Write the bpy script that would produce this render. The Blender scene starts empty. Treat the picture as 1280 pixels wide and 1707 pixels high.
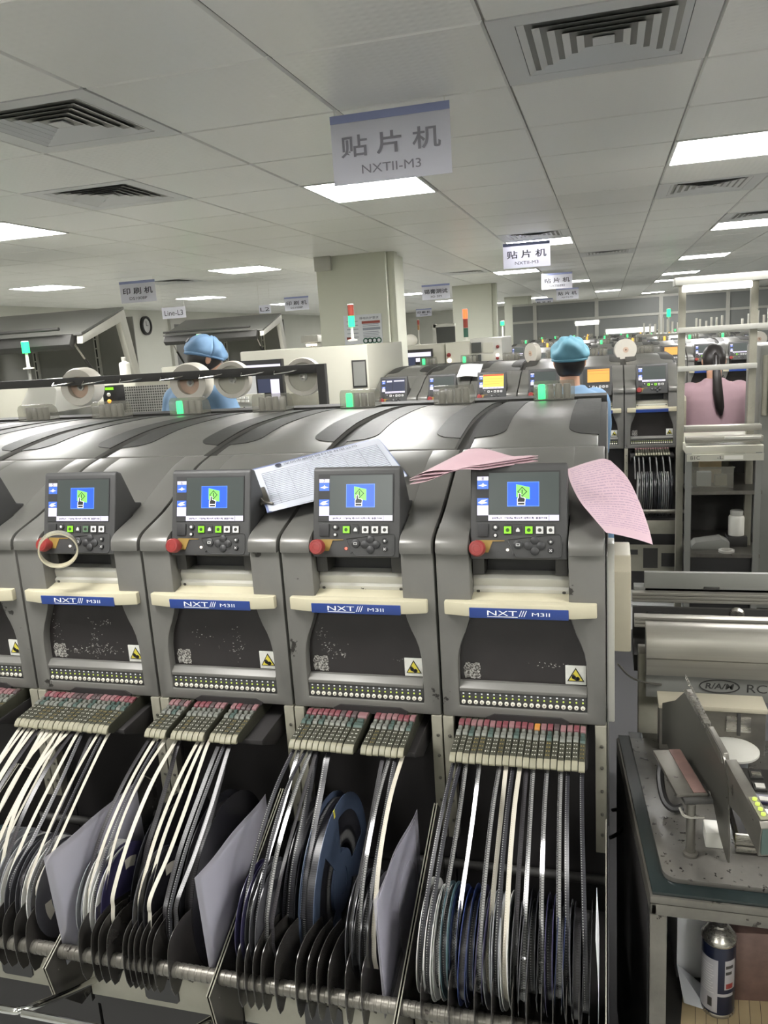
import bpy, bmesh, math, random
from mathutils import Vector, Matrix, Euler
R = math.radians
PI = math.pi
SC = bpy.context.scene
COL = SC.collection
rnd = random.Random(7)

# ------------------------------------------------------------------ camera, light, exposure
CAMZ = 1.62
YAW, PIT, ROL = R(-15.95), R(12.1), R(-3.65)
FPX = 1345.0
_r = Vector((math.cos(YAW), -math.sin(YAW), 0))
_f = Vector((math.sin(YAW) * math.cos(PIT), math.cos(YAW) * math.cos(PIT), -math.sin(PIT)))
_u = _r.cross(_f)
CR = _r * math.cos(ROL) + _u * math.sin(ROL)
CU = CR.cross(_f)
cam = bpy.data.cameras.new('camera')
cam.sensor_fit = 'HORIZONTAL'
cam.sensor_width = 36.0
cam.lens = FPX / 1280 * 36.0
cam.clip_start = 0.05
cam.clip_end = 200
camo = bpy.data.objects.new('camera', cam)
COL.objects.link(camo)
camo.matrix_world = Matrix(((CR.x, CU.x, -_f.x, 0), (CR.y, CU.y, -_f.y, 0), (CR.z, CU.z, -_f.z, CAMZ), (0, 0, 0, 1)))
SC.camera = camo
SC.view_settings.view_transform = 'Standard'
SC.view_settings.look = 'None'
SC.view_settings.exposure = 0.78
SC.view_settings.gamma = 1.0
SC.view_settings.use_curve_mapping = False
try:
    SC.cycles.max_bounces = 8
    SC.cycles.transparent_max_bounces = 12
    SC.cycles.caustics_reflective = False
    SC.cycles.caustics_refractive = False
    SC.cycles.sample_clamp_indirect = 6.0
except Exception:
    pass
PANEL_EMIT = 26.0
PANEL_EMIT_COL = (1.0, 0.985, 0.955)
wd = bpy.data.worlds.new('world')
SC.world = wd
wd.use_nodes = True
wd.node_tree.nodes['Background'].inputs[0].default_value = (1.0, 0.99, 0.95, 1)
wd.node_tree.nodes['Background'].inputs[1].default_value = 0.45


def at(px, py, Y=None, Z=None, X=None):
    """world point on the sight line of a photo pixel at a known depth (used only to look up places)"""
    d = CR * ((px - 640) / FPX) - CU * ((py - 853.5) / FPX) + _f
    if Y is not None:
        t = Y / d.y
    elif X is not None:
        t = X / d.x
    else:
        t = (Z - CAMZ) / d.z
    return Vector((0, 0, CAMZ)) + d * t


# ------------------------------------------------------------------ materials
def lin(c):
    return tuple(((x / 255) / 12.92 if x / 255 <= 0.04045 else ((x / 255 + 0.055) / 1.055) ** 2.4) for x in c) + (1.0,)


def mat(name, rgb, rough=0.5, metal=0.0, var=0.0, scale=8.0, bump=0.0, bscale=60.0, spec=0.5, chips=None, chipscale=14.0, chipcut=0.68, emit=None, estr=0.0, coat=0.0, stretch=None):
    m = bpy.data.materials.new(name)
    m.use_nodes = True
    nt = m.node_tree
    N, L = nt.nodes, nt.links
    b = N['Principled BSDF']
    b.inputs['Base Color'].default_value = lin(rgb)
    b.inputs['Roughness'].default_value = rough
    b.inputs['Metallic'].default_value = metal
    b.inputs['Specular IOR Level'].default_value = spec
    if coat:
        b.inputs['Coat Weight'].default_value = coat
        b.inputs['Coat Roughness'].default_value = 0.1
    tc = N.new('ShaderNodeTexCoord')
    vec = tc.outputs['Object']
    if stretch:
        mp = N.new('ShaderNodeMapping')
        mp.inputs['Scale'].default_value = stretch
        L.new(vec, mp.inputs[0])
        vec = mp.outputs[0]
    col = None
    if var:
        nz = N.new('ShaderNodeTexNoise')
        nz.inputs['Scale'].default_value = scale
        nz.inputs['Detail'].default_value = 6
        nz.inputs['Roughness'].default_value = 0.65
        L.new(vec, nz.inputs['Vector'])
        rp = N.new('ShaderNodeValToRGB')
        c = lin(rgb)
        rp.color_ramp.elements[0].position = 0.3
        rp.color_ramp.elements[1].position = 0.7
        rp.color_ramp.elements[0].color = tuple(max(0, x * (1 - var)) for x in c[:3]) + (1,)
        rp.color_ramp.elements[1].color = tuple(min(1, x * (1 + var)) for x in c[:3]) + (1,)
        L.new(nz.outputs['Fac'], rp.inputs[0])
        col = rp.outputs[0]
        mr = N.new('ShaderNodeMapRange')
        mr.inputs['To Min'].default_value = max(0.02, rough - 0.12)
        mr.inputs['To Max'].default_value = min(1, rough + 0.12)
        L.new(nz.outputs['Fac'], mr.inputs['Value'])
        L.new(mr.outputs[0], b.inputs['Roughness'])
    if chips:
        n2 = N.new('ShaderNodeTexNoise')
        n2.inputs['Scale'].default_value = chipscale
        n2.inputs['Detail'].default_value = 8
        n2.inputs['Roughness'].default_value = 0.6
        oi = N.new('ShaderNodeObjectInfo')
        va = N.new('ShaderNodeVectorMath')
        va.operation = 'MULTIPLY_ADD'
        va.inputs[1].default_value = (1, 1, 1)
        cb = N.new('ShaderNodeCombineXYZ')
        sc_ = N.new('ShaderNodeMath')
        sc_.operation = 'MULTIPLY'
        sc_.inputs[1].default_value = 37.0
        L.new(oi.outputs['Random'], sc_.inputs[0])
        for q in range(3):
            L.new(sc_.outputs[0], cb.inputs[q])
        L.new(tc.outputs['Object'], va.inputs[0])
        L.new(cb.outputs[0], va.inputs[2])
        L.new(va.outputs[0], n2.inputs['Vector'])
        r2 = N.new('ShaderNodeValToRGB')
        r2.color_ramp.elements[0].position = chipcut
        r2.color_ramp.elements[1].position = min(1, chipcut + 0.012)
        r2.color_ramp.elements[0].color = (0, 0, 0, 1)
        r2.color_ramp.elements[1].color = (1, 1, 1, 1)
        L.new(n2.outputs['Fac'], r2.inputs[0])
        mx = N.new('ShaderNodeMix')
        mx.data_type = 'RGBA'
        mx.inputs[7].default_value = lin(chips)
        if col:
            L.new(col, mx.inputs[6])
        else:
            mx.inputs[6].default_value = lin(rgb)
        L.new(r2.outputs[0], mx.inputs[0])
        col = mx.outputs[2]
    if col:
        L.new(col, b.inputs['Base Color'])
    if bump:
        n3 = N.new('ShaderNodeTexNoise')
        n3.inputs['Scale'].default_value = bscale
        n3.inputs['Detail'].default_value = 4
        L.new(vec, n3.inputs['Vector'])
        bp = N.new('ShaderNodeBump')
        bp.inputs['Strength'].default_value = bump
        bp.inputs['Distance'].default_value = 0.002
        L.new(n3.outputs['Fac'], bp.inputs['Height'])
        L.new(bp.outputs[0], b.inputs['Normal'])
    if emit:
        b.inputs['Emission Color'].default_value = lin(emit)
        b.inputs['Emission Strength'].default_value = estr
    return m


def emis(name, rgb, s):
    m = bpy.data.materials.new(name)
    m.use_nodes = True
    N = m.node_tree.nodes
    b = N['Principled BSDF']
    b.inputs['Base Color'].default_value = (0.02, 0.02, 0.02, 1)
    b.inputs['Roughness'].default_value = 0.3
    b.inputs['Emission Color'].default_value = lin(rgb)
    b.inputs['Emission Strength'].default_value = s
    return m


def clearmat(name, rgb, rough=0.15, opacity=0.35, tint=(235, 235, 232)):
    """thin clear plastic: part see-through, part milky and glossy"""
    m = bpy.data.materials.new(name)
    m.use_nodes = True
    N, L = m.node_tree.nodes, m.node_tree.links
    b = N['Principled BSDF']
    b.inputs['Base Color'].default_value = lin(rgb)
    b.inputs['Roughness'].default_value = rough
    t = N.new('ShaderNodeBsdfTransparent')
    t.inputs[0].default_value = lin(tint)
    x = N.new('ShaderNodeMixShader')
    x.inputs[0].default_value = opacity
    L.new(t.outputs[0], x.inputs[1])
    L.new(b.outputs[0], x.inputs[2])
    L.new(x.outputs[0], N['Material Output'].inputs[0])
    return m


M = {}
M['body'] = mat('machine_paint', (106, 105, 101), 0.42, 0.15, var=0.10, scale=5, bump=0.05, bscale=90, chips=(40, 38, 35), chipscale=13, chipcut=0.672)
M['hood'] = mat('hood_paint', (104, 103, 99), 0.34, 0.25, var=0.06, scale=4, bump=0.03, bscale=120)
M['seam'] = mat('seam_dark', (42, 41, 39), 0.6)
M['hoodglass'] = mat('hood_dark_inset', (50, 50, 48), 0.46, 0.0, var=0.5, scale=45, spec=0.2)
M['window'] = mat('smoked_window', (44, 41, 41), 0.18, 0.0, var=0.12, scale=6, spec=0.35)
M['cream'] = mat('cream_plastic', (184, 178, 154), 0.4, var=0.04, scale=10, chips=(90, 80, 66), chipscale=16, chipcut=0.74)
M['white'] = mat('white_paint', (186, 185, 177), 0.35, var=0.05, scale=8, chips=(40, 38, 36), chipscale=22, chipcut=0.70)
M['chippy'] = mat('chipped_cream_paint', (166, 160, 142), 0.45, var=0.06, scale=8, chips=(52, 44, 40), chipscale=16, chipcut=0.69)
M['creampost'] = mat('cream_steel', (142, 139, 126), 0.45, 0.1, var=0.10, scale=14, chips=(96, 80, 62), chipscale=30, chipcut=0.72)
M['blue'] = mat('blue_nameplate', (34, 58, 122), 0.35)
M['letter'] = mat('pale_letter', (232, 234, 238), 0.5)
M['panel'] = mat('panel_charcoal', (58, 58, 58), 0.5, var=0.05, scale=20, bump=0.08, bscale=400)
M['panel2'] = mat('panel_black', (40, 40, 41), 0.5)
M['screen'] = emis('screen_off_green', (62, 72, 68), 0.6)
M['scr_white'] = emis('screen_white', (222, 216, 240), 0.9)
M['scr_blue'] = emis('screen_blue', (20, 84, 250), 1.0)
M['scr_sky'] = emis('screen_icon_blue', (60, 110, 220), 0.9)
M['scr_frame'] = emis('screen_light_blue', (90, 140, 255), 1.0)
M['scr_lime'] = emis('screen_lime', (134, 222, 96), 0.9)
M['scr_black'] = emis('screen_black', (8, 12, 14), 0.5)
M['scr_text'] = emis('screen_text', (40, 40, 70), 0.5)
M['scr_yellow'] = emis('screen_yellow', (238, 206, 86), 0.95)
M['scr_orange'] = emis('screen_orange', (226, 160, 70), 0.95)
M['scr_red'] = emis('screen_red', (200, 70, 40), 0.9)
M['scr_navy'] = emis('screen_navy', (44, 50, 74), 0.8)
M['key_lime'] = emis('key_lit_green', (134, 226, 20), 0.9)
M['key_green_dim'] = mat('key_dark_green', (84, 108, 84), 0.4)
M['key_grey'] = mat('key_grey', (196, 196, 194), 0.4)
M['red'] = mat('red_plastic', (134, 48, 46), 0.35, var=0.08, scale=30)
M['yellow'] = mat('yellow_plate', (138, 112, 56), 0.45)
M['lampwhite'] = emis('lamp_white', (255, 240, 220), 2.0)
M['lampred'] = emis('lamp_red_pin', (255, 90, 70), 2.0)
M['ledw'] = mat('button_white', (222, 220, 206), 0.4)
M['ledy'] = emis('led_yellow_green', (196, 214, 90), 0.8)
M['black'] = mat('black_plastic', (34, 33, 33), 0.45)
M['blackmat'] = mat('black_metal', (38, 36, 36), 0.6, var=0.2, scale=10)
M['dark'] = mat('dark_grey_steel', (58, 57, 55), 0.55, 0.2, var=0.15, scale=8)
M['steel'] = mat('brushed_steel', (168, 165, 158), 0.28, 0.9, var=0.08, scale=20, stretch=(1, 12, 12))
M['alu'] = mat('satin_aluminium', (160, 157, 148), 0.36, 0.55, var=0.08, scale=5, stretch=(0.4, 10, 30))
M['oldsteel'] = mat('worn_steel', (112, 109, 102), 0.38, 0.7, var=0.2, scale=12, chips=(62, 58, 54), chipscale=34, chipcut=0.66)
M['chrome'] = mat('chrome', (200, 200, 196), 0.12, 1.0)
M['warn_white'] = mat('sticker_white', (206, 206, 200), 0.5, var=0.1, scale=60)
M['warn_yellow'] = mat('sticker_yellow', (204, 190, 66), 0.45)
M['clear'] = clearmat('clear_plastic_box', (170, 168, 158), 0.2, 0.30, (240, 240, 236))
M['lampgrey'] = mat('unlit_lamp', (128, 125, 117), 0.35)
M['green'] = emis('lamp_green', (30, 235, 120), 2.2)
M['amber'] = emis('lamp_amber', (255, 176, 40), 1.8)
M['redlamp'] = emis('lamp_red', (255, 80, 40), 2.4)
M['redoff'] = mat('lamp_red_off', (150, 62, 48), 0.35)
M['greenoff'] = mat('lamp_green_off', (50, 96, 78), 0.35)
M['paper'] = mat('white_paper', (222, 224, 228), 0.7, var=0.03, scale=6)
M['wall'] = mat('wall_paint', (206, 206, 196), 0.75, var=0.05, scale=0.8)
M['floor'] = mat('floor_epoxy', (168, 170, 168), 0.3, var=0.08, scale=1.2)
M['column'] = mat('column_paint', (214, 215, 200), 0.7, var=0.03, scale=2)
M['machine_cream'] = mat('machine_cream', (184, 182, 168), 0.5, var=0.04, scale=2)
M['machine_grey'] = mat('machine_grey', (128, 128, 123), 0.5, var=0.06, scale=3)
M['glassdark'] = mat('dark_glass', (74, 76, 74), 0.12, 0.0, spec=0.6)
M['whiteplastic'] = mat('white_plastic', (232, 230, 220), 0.35)


# ------------------------------------------------------------------ mesh builder
class MB:
    def __init__(s):
        s.v, s.f, s.mi, s.uv = [], [], [], {}

    def add(s, vs, fs, mi=0, T=None):
        o = len(s.v)
        for p in vs:
            p = Vector(p)
            s.v.append(T @ p if T is not None else p)
        for f in fs:
            s.f.append(tuple(i + o for i in f))
            s.mi.append(mi)
        return s

    def box(s, c, d, mi=0, rot=None, T=None):
        x, y, z = (q / 2 for q in d)
        vs = [Vector(p) for p in ((-x, -y, -z), (x, -y, -z), (x, y, -z), (-x, y, -z), (-x, -y, z), (x, -y, z), (x, y, z), (-x, y, z))]
        if rot is not None:
            E = Euler(rot).to_matrix()
            vs = [E @ p for p in vs]
        vs = [p + Vector(c) for p in vs]
        return s.add(vs, [(0, 3, 2, 1), (4, 5, 6, 7), (0, 1, 5, 4), (1, 2, 6, 5), (2, 3, 7, 6), (3, 0, 4, 7)], mi, T)

    def bb(s, x0, x1, y0, y1, z0, z1, mi=0, T=None):
        return s.box(((x0 + x1) / 2, (y0 + y1) / 2, (z0 + z1) / 2), (x1 - x0, y1 - y0, z1 - z0), mi, None, T)

    def prism(s, poly, ax, a, b, mi=0, T=None):
        """2-D outline pushed along an axis; 'x': (y,z), 'y': (x,z), 'z': (x,y)"""
        n = len(poly)
        g = {'x': lambda p, t: (t, p[0], p[1]), 'y': lambda p, t: (p[0], t, p[1]), 'z': lambda p, t: (p[0], p[1], t)}[ax]
        vs = [g(p, a) for p in poly] + [g(p, b) for p in poly]
        ar = sum(poly[i][0] * poly[(i + 1) % n][1] - poly[(i + 1) % n][0] * poly[i][1] for i in range(n))
        fl = (ar > 0) != (ax == 'y')
        lo, hi = tuple(range(n)), tuple(range(n, 2 * n))
        if b < a:
            fl = not fl
        fs = [lo[::-1] if fl else lo, hi if fl else hi[::-1]]
        for i in range(n):
            j = (i + 1) % n
            q = (i, j, n + j, n + i)
            fs.append(q if fl else q[::-1])
        return s.add(vs, fs, mi, T)

    def cyl(s, p0, p1, r0, r1=None, n=16, mi=0, caps=True, T=None):
        p0, p1 = Vector(p0), Vector(p1)
        r1 = r0 if r1 is None else r1
        d = (p1 - p0).normalized()
        a = d.orthogonal().normalized()
        b = d.cross(a)
        vs = []
        for p, r in ((p0, r0), (p1, r1)):
            for i in range(n):
                t = 2 * PI * i / n
                vs.append(p + a * (r * math.cos(t)) + b * (r * math.sin(t)))
        fs = [(i, (i + 1) % n, n + (i + 1) % n, n + i) for i in range(n)]
        if caps:
            fs += [tuple(range(n))[::-1], tuple(range(n, 2 * n))]
        return s.add(vs, fs, mi, T)

    def tube(s, pts, r, n=8, mi=0, closed=False, T=None):
        pts = [Vector(p) for p in pts]
        k = len(pts)
        rs = r if isinstance(r, (list, tuple)) else [r] * k
        tang = []
        for i in range(k):
            a = pts[(i - 1) % k] if (closed or i) else pts[0]
            b = pts[(i + 1) % k] if (closed or i < k - 1) else pts[-1]
            tang.append((b - a).normalized())
        nrm = tang[0].orthogonal().normalized()
        vs = []
        for i in range(k):
            t = tang[i]
            nrm = (nrm - t * nrm.dot(t)).normalized()
            bn = t.cross(nrm)
            for j in range(n):
                q = 2 * PI * j / n
                vs.append(pts[i] + nrm * (rs[i] * math.cos(q)) + bn * (rs[i] * math.sin(q)))
        fs = []
        for i in range(k if closed else k - 1):
            for j in range(n):
                a, b = i * n + j, i * n + (j + 1) % n
                c, d = ((i + 1) % k) * n + (j + 1) % n, ((i + 1) % k) * n + j
                fs.append((a, b, c, d))
        if not closed:
            fs += [tuple(range(n))[::-1], tuple(range((k - 1) * n, k * n))]
        return s.add(vs, fs, mi, T)

    def lathe(s, prof, c=(0, 0, 0), ax='z', n=24, mi=0, T=None):
        """(radius, height) outline turned about an axis"""
        k = len(prof)
        vs = []
        for r, h in prof:
            for i in range(n):
                t = 2 * PI * i / n
                a, b = r * math.cos(t), r * math.sin(t)
                p = {'z': (a, b, h), 'x': (h, a, b), 'y': (b, h, a)}[ax]
                vs.append(Vector(p) + Vector(c))
        fs = []
        for j in range(k - 1):
            for i in range(n):
                fs.append((j * n + i, j * n + (i + 1) % n, (j + 1) * n + (i + 1) % n, (j + 1) * n + i))
        shut = prof[0] == prof[-1]
        if prof[0][0] > 1e-6 and not shut:
            fs.append(tuple(range(n))[::-1])
        if prof[-1][0] > 1e-6 and not shut:
            fs.append(tuple(range((k - 1) * n, k * n)))
        return s.add(vs, fs, mi, T)

    def ball(s, c, r, n=16, m=10, mi=0, T=None):
        r = r if isinstance(r, (tuple, list)) else (r, r, r)
        vs, fs = [], []
        for j in range(m + 1):
            ph = PI * j / m - PI / 2
            for i in range(n):
                t = 2 * PI * i / n
                vs.append((c[0] + r[0] * math.cos(ph) * math.cos(t), c[1] + r[1] * math.cos(ph) * math.sin(t), c[2] + r[2] * math.sin(ph)))
        for j in range(m):
            for i in range(n):
                fs.append((j * n + i, j * n + (i + 1) % n, (j + 1) * n + (i + 1) % n, (j + 1) * n + i))
        return s.add(vs, fs, mi, T)

    def grid(s, fn, nu, nv, mi=0, T=None, thick=0.0, uv=False):
        """fn(u,v) -> point; optional thickness along the surface normal"""
        P = [[Vector(fn(i / nu, j / nv)) for j in range(nv + 1)] for i in range(nu + 1)]
        o = len(s.v)
        vs = [p for row in P for p in row]
        w = nv + 1
        fs = [(i * w + j, (i + 1) * w + j, (i + 1) * w + j + 1, i * w + j + 1) for i in range(nu) for j in range(nv)]
        if thick:
            nr = []
            for i in range(nu + 1):
                for j in range(nv + 1):
                    du = P[min(i + 1, nu)][j] - P[max(i - 1, 0)][j]
                    dv = P[i][min(j + 1, nv)] - P[i][max(j - 1, 0)]
                    c = du.cross(dv)
                    nr.append(c.normalized() if c.length > 1e-12 else Vector((0, 0, 1)))
            k = len(vs)
            vs = vs + [p - n * thick for p, n in zip(vs, nr)]
            fs2 = [tuple(q + k for q in f[::-1]) for f in fs]
            edge = []
            loop = [(i, 0) for i in range(nu)] + [(nu, j) for j in range(nv)] + [(i, nv) for i in range(nu, 0, -1)] + [(0, j) for j in range(nv, 0, -1)]
            ids = [i * w + j for i, j in loop]
            for q in range(len(ids)):
                a, b = ids[q], ids[(q + 1) % len(ids)]
                edge.append((b, a, a + k, b + k))
            fs = fs + fs2 + edge
        s.add(vs, fs, mi, T)
        if uv:
            for i in range(nu + 1):
                for j in range(nv + 1):
                    s.uv[o + i * w + j] = (i / nu, j / nv)
                    if thick:
                        s.uv[o + i * w + j + (nu + 1) * w] = (i / nu, j / nv)
        return s

    def mesh(s, name, mats, bevel=0.0, seg=2, smooth=True, ang=38):
        me = bpy.data.meshes.new(name)
        me.from_pydata([tuple(p) for p in s.v], [], s.f)
        if not isinstance(mats, (list, tuple)):
            mats = [mats]
        for m in mats:
            me.materials.append(M[m] if isinstance(m, str) else m)
        for p, i in zip(me.polygons, s.mi):
            p.material_index = i
        if s.uv:
            ul = me.uv_layers.new(name='UVMap')
            for lp in me.loops:
                ul.data[lp.index].uv = s.uv.get(lp.vertex_index, (0, 0))
        bm = bmesh.new()
        bm.from_mesh(me)
        if not s.uv:
            bmesh.ops.recalc_face_normals(bm, faces=bm.faces)
        if bevel:
            ed = [e for e in bm.edges if len(e.link_faces) == 2 and e.calc_face_angle(0) > R(32)]
            bmesh.ops.bevel(bm, geom=ed, offset=bevel, segments=seg, affect='EDGES', clamp_overlap=True, profile=0.6)
        bm.to_mesh(me)
        bm.free()
        if smooth:
            for p in me.polygons:
                p.use_smooth = True
            me.set_sharp_from_angle(angle=R(ang))
        return me


KIDS = {}


def link(name, data, parent=None, loc=(0, 0, 0), rot=(0, 0, 0), scale=(1, 1, 1), label=None):
    o = bpy.data.objects.new(name, data)
    COL.objects.link(o)
    o.location = loc
    o.rotation_euler = rot
    o.scale = scale
    if parent is not None:
        o.parent = parent
        KIDS.setdefault(parent.name, []).append(o)
    if label:
        o['label'] = label
    return o


def tag(o, label, cat, group=None):
    o['label'] = label
    o['category'] = cat
    if group:
        o['group'] = group
    return o


def thing(name, label, cat, loc=(0, 0, 0), rotz=0.0, group=None):
    o = link(name, None, None, loc, (0, 0, rotz))
    o.empty_display_size = 0.1
    return tag(o, label, cat, group)


def struct(name, me, loc=(0, 0, 0)):
    o = link(name, me, None, loc)
    o['kind'] = 'structure'
    return o


_tx = {}


def text_mesh(s, m, ext=0.0004, bold=0.0, shear=0.0):
    """letters as a mesh about 1 unit high, centred"""
    key = (s, m, ext, bold, shear)
    if key in _tx:
        return _tx[key]
    cu = bpy.data.curves.new('letters', 'FONT')
    cu.body = s
    cu.align_x = 'CENTER'
    cu.align_y = 'CENTER'
    cu.size = 1.0
    cu.extrude = 0.0
    cu.offset = bold
    cu.shear = shear
    cu.resolution_u = 3
    o = bpy.data.objects.new('letters', cu)
    COL.objects.link(o)
    dg = bpy.context.evaluated_depsgraph_get()
    dg.update()
    me = bpy.data.meshes.new_from_object(o.evaluated_get(dg))
    bpy.data.objects.remove(o)
    bpy.data.curves.remove(cu)
    xs = [v.co.x for v in me.vertices] or [0, 1]
    ys = [v.co.y for v in me.vertices] or [0, 1]
    cx, cy = (min(xs) + max(xs)) / 2, (min(ys) + max(ys)) / 2
    w, h = max(xs) - min(xs), max(ys) - min(ys)
    for v in me.vertices:
        v.co.x = (v.co.x - cx) / w
        v.co.y = (v.co.y - cy) / h
    me.materials.clear()
    me.materials.append(M[m] if isinstance(m, str) else m)
    me.name = 'lettering'
    _tx[key] = me
    return me


def lettering(s, m, parent, c, w, h, ux=(1, 0, 0), uy=(0, 0, 1), bold=0.0, shear=0.0, name='lettering'):
    """letters w wide and h high centred at c on the plane spanned by ux, uy (parent space)"""
    me = text_mesh(s, m, 0, bold, shear)
    ux, uy = Vector(ux).normalized(), Vector(uy).normalized()
    n = ux.cross(uy)
    o = link(name, me, parent)
    o.matrix_local = Matrix(((ux.x * w, uy.x * h, n.x, c[0]), (ux.y * w, uy.y * h, n.y, c[1]), (ux.z * w, uy.z * h, n.z, c[2]), (0, 0, 0, 1)))
    return o


def dup(root, loc=None, label=None, cat=None, group=None, parent=None, skip=()):
    """a copy of a thing with copies of its parts and sub-parts"""
    r = root.copy()
    COL.objects.link(r)
    if parent is not None:
        r.parent = parent
        KIDS.setdefault(parent.name, []).append(r)
    if loc is not None:
        r.location = loc
    for k, v in (('label', label), ('category', cat), ('group', group)):
        if v:
            r[k] = v
    for ch in KIDS.get(root.name, []):
        if ch.name.split('.')[0] not in skip:
            dup(ch, parent=r, skip=skip)
    return r


def swap(o, i, m):
    """own material on one slot of an object that shares its mesh"""
    o.material_slots[i].link = 'OBJECT'
    o.material_slots[i].material = M[m] if isinstance(m, str) else m


def ordinal(n):
    return ['first', 'second', 'third', 'fourth', 'fifth', 'sixth', 'seventh', 'eighth', 'ninth', 'tenth', 'eleventh', 'twelfth', 'thirteenth', 'fourteenth', 'fifteenth', 'sixteenth', 'seventeenth', 'eighteenth', 'nineteenth', 'twentieth', 'twenty-first', 'twenty-second', 'twenty-third', 'twenty-fourth', 'twenty-fifth', 'twenty-sixth', 'twenty-seventh', 'twenty-eighth', 'twenty-ninth', 'thirtieth'][n]


def catmull(pts, k=6):
    P = [Vector(p) for p in pts]
    P = [P[0] * 2 - P[1]] + P + [P[-1] * 2 - P[-2]]
    out = []
    for i in range(1, len(P) - 2):
        a, b, c, d = P[i - 1], P[i], P[i + 1], P[i + 2]
        for j in range(k):
            t = j / k
            out.append(0.5 * ((2 * b) + (c - a) * t + (2 * a - 5 * b + 4 * c - d) * t * t + (3 * b - a - 3 * c + d) * t ** 3))
    out.append(P[-2])
    return out

# ------------------------------------------------------------------ room
ZC = 2.404
GX, GY, GS = -0.31, 2.31, 0.6
XL, XR, YB, YF = -8.2, 8.6, 27.0, -3.09


def ceilmat():
    m = mat('ceiling_tile', (240, 239, 235), 0.36, 0.1, var=0.02, scale=0.7, spec=0.5)
    N, L = m.node_tree.nodes, m.node_tree.links
    tc = N.new('ShaderNodeTexCoord')
    hs = []
    for ax in ('X', 'Y'):
        w = N.new('ShaderNodeTexWave')
        w.wave_type = 'BANDS'
        w.bands_direction = ax
        w.inputs['Scale'].default_value = 10.0
        w.inputs['Distortion'].default_value = 1.2
        w.inputs['Detail'].default_value = 1.0
        L.new(tc.outputs['Object'], w.inputs['Vector'])
        hs.append(w)
    mm = N.new('ShaderNodeMath')
    mm.operation = 'MULTIPLY'
    L.new(hs[0].outputs['Fac'], mm.inputs[0])
    L.new(hs[1].outputs['Fac'], mm.inputs[1])
    bp = N.new('ShaderNodeBump')
    bp.inputs['Strength'].default_value = 0.22
    bp.inputs['Distance'].default_value = 0.003
    L.new(mm.outputs[0], bp.inputs['Height'])
    L.new(bp.outputs[0], N['Principled BSDF'].inputs['Normal'])
    return m


M['ceil'] = ceilmat()
M['tbar'] = mat('ceiling_grid_bar', (112, 112, 109), 0.3, 0.4)
M['vent'] = mat('vent_aluminium', (216, 216, 216), 0.4, 0.2)
M['ventdark'] = mat('vent_inside', (216, 216, 214), 0.7)


def cell(x, y):
    return (round((x - GX) / GS - 0.5), round((y - GY) / GS - 0.5))


def cellc(i, j):
    return (GX + (i + 0.5) * GS, GY + (j + 0.5) * GS)


LIGHTS = [(-3.6, 4.4), (-1.2, 4.4), (0.6, 4.4), (3.0, 4.4), (-6.0, 4.4),
          (-6.0, 8.0), (-3.6, 8.0), (-0.6, 8.0), (1.2, 8.0), (3.6, 8.0),
          (-6.0, 11.6), (-3.6, 11.6), (-1.2, 11.6), (1.2, 11.6), (3.6, 11.6),
          (-6.0, 15.2), (-3.6, 15.2), (-0.6, 15.2), (1.2, 15.2), (3.6, 15.2),
          (-3.6, 19.4), (-0.0, 20.6), (1.2, 17.6), (2.8, 20.4), (-6.0, 22.6), (-2.1, 21.6), (1.2, 24.2), (-3.0, 23.6),
          (-3.6, 0.8), (-1.2, 0.8), (1.2, 0.8), (3.0, 0.8), (-1.2, -1.6), (1.2, -1.6), (-6.0, 0.8)]  # rows carried on unseen over and behind the camera, added for illumination
VENTS = [(0.0, 2.6), (-1.8, 2.6), (-2.4, 3.8), (0.6, 5.6), (-0.6, 7.4), (0.0, 9.7), (1.2, 7.4), (-4.8, 8.6), (-1.8, 10.9)]
lc = [cell(*p) for p in LIGHTS]
vc = [cell(*p) for p in VENTS]

mb = MB()
i0, i1 = cell(XL, 0)[0] + 0, cell(XR, 0)[0]
j0, j1 = cell(0, YF + 0.01)[1], cell(0, YB)[1]
g = 0.003
for i in range(i0, i1 + 1):
    for j in range(j0, j1 + 1):
        if (i, j) in lc or (i, j) in vc:
            continue
        x, y = cellc(i, j)
        h = GS / 2 - g
        k = h - 0.006
        mb.add([(x - h, y - h, ZC + 0.008), (x + h, y - h, ZC + 0.008), (x + h, y + h, ZC + 0.008), (x - h, y + h, ZC + 0.008),
                (x - k, y - k, ZC), (x + k, y - k, ZC), (x + k, y + k, ZC), (x - k, y + k, ZC)],
               [(4, 7, 6, 5), (0, 4, 5, 1), (1, 5, 6, 2), (2, 6, 7, 3), (3, 7, 4, 0)], 0)
mb.bb(XL - 0.3, XR + 0.3, YF - 0.3, YB + 0.3, ZC + 0.0085, ZC + 0.06, 1)
struct('ceiling', mb.mesh('ceiling', ['ceil', 'tbar'], smooth=False))

mb = MB()
mb.bb(XL - 0.3, XR + 0.3, YF - 0.3, YB + 0.3, -0.1, 0.0)
struct('floor', mb.mesh('floor', 'floor', smooth=False))
for nm, a in (('wall_left', (XL - 0.15, XL, YF, YB)), ('wall_right', (XR, XR + 0.15, YF, YB)), ('wall_back', (XL - 0.15, XR + 0.15, YB, YB + 0.15)), ('wall_front', (XL - 0.15, XR + 0.15, YF - 0.15, YF))):
    mb = MB()
    mb.bb(*a, 0.0, ZC + 0.008)
    struct(nm, mb.mesh(nm, 'wall', smooth=False))

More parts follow.
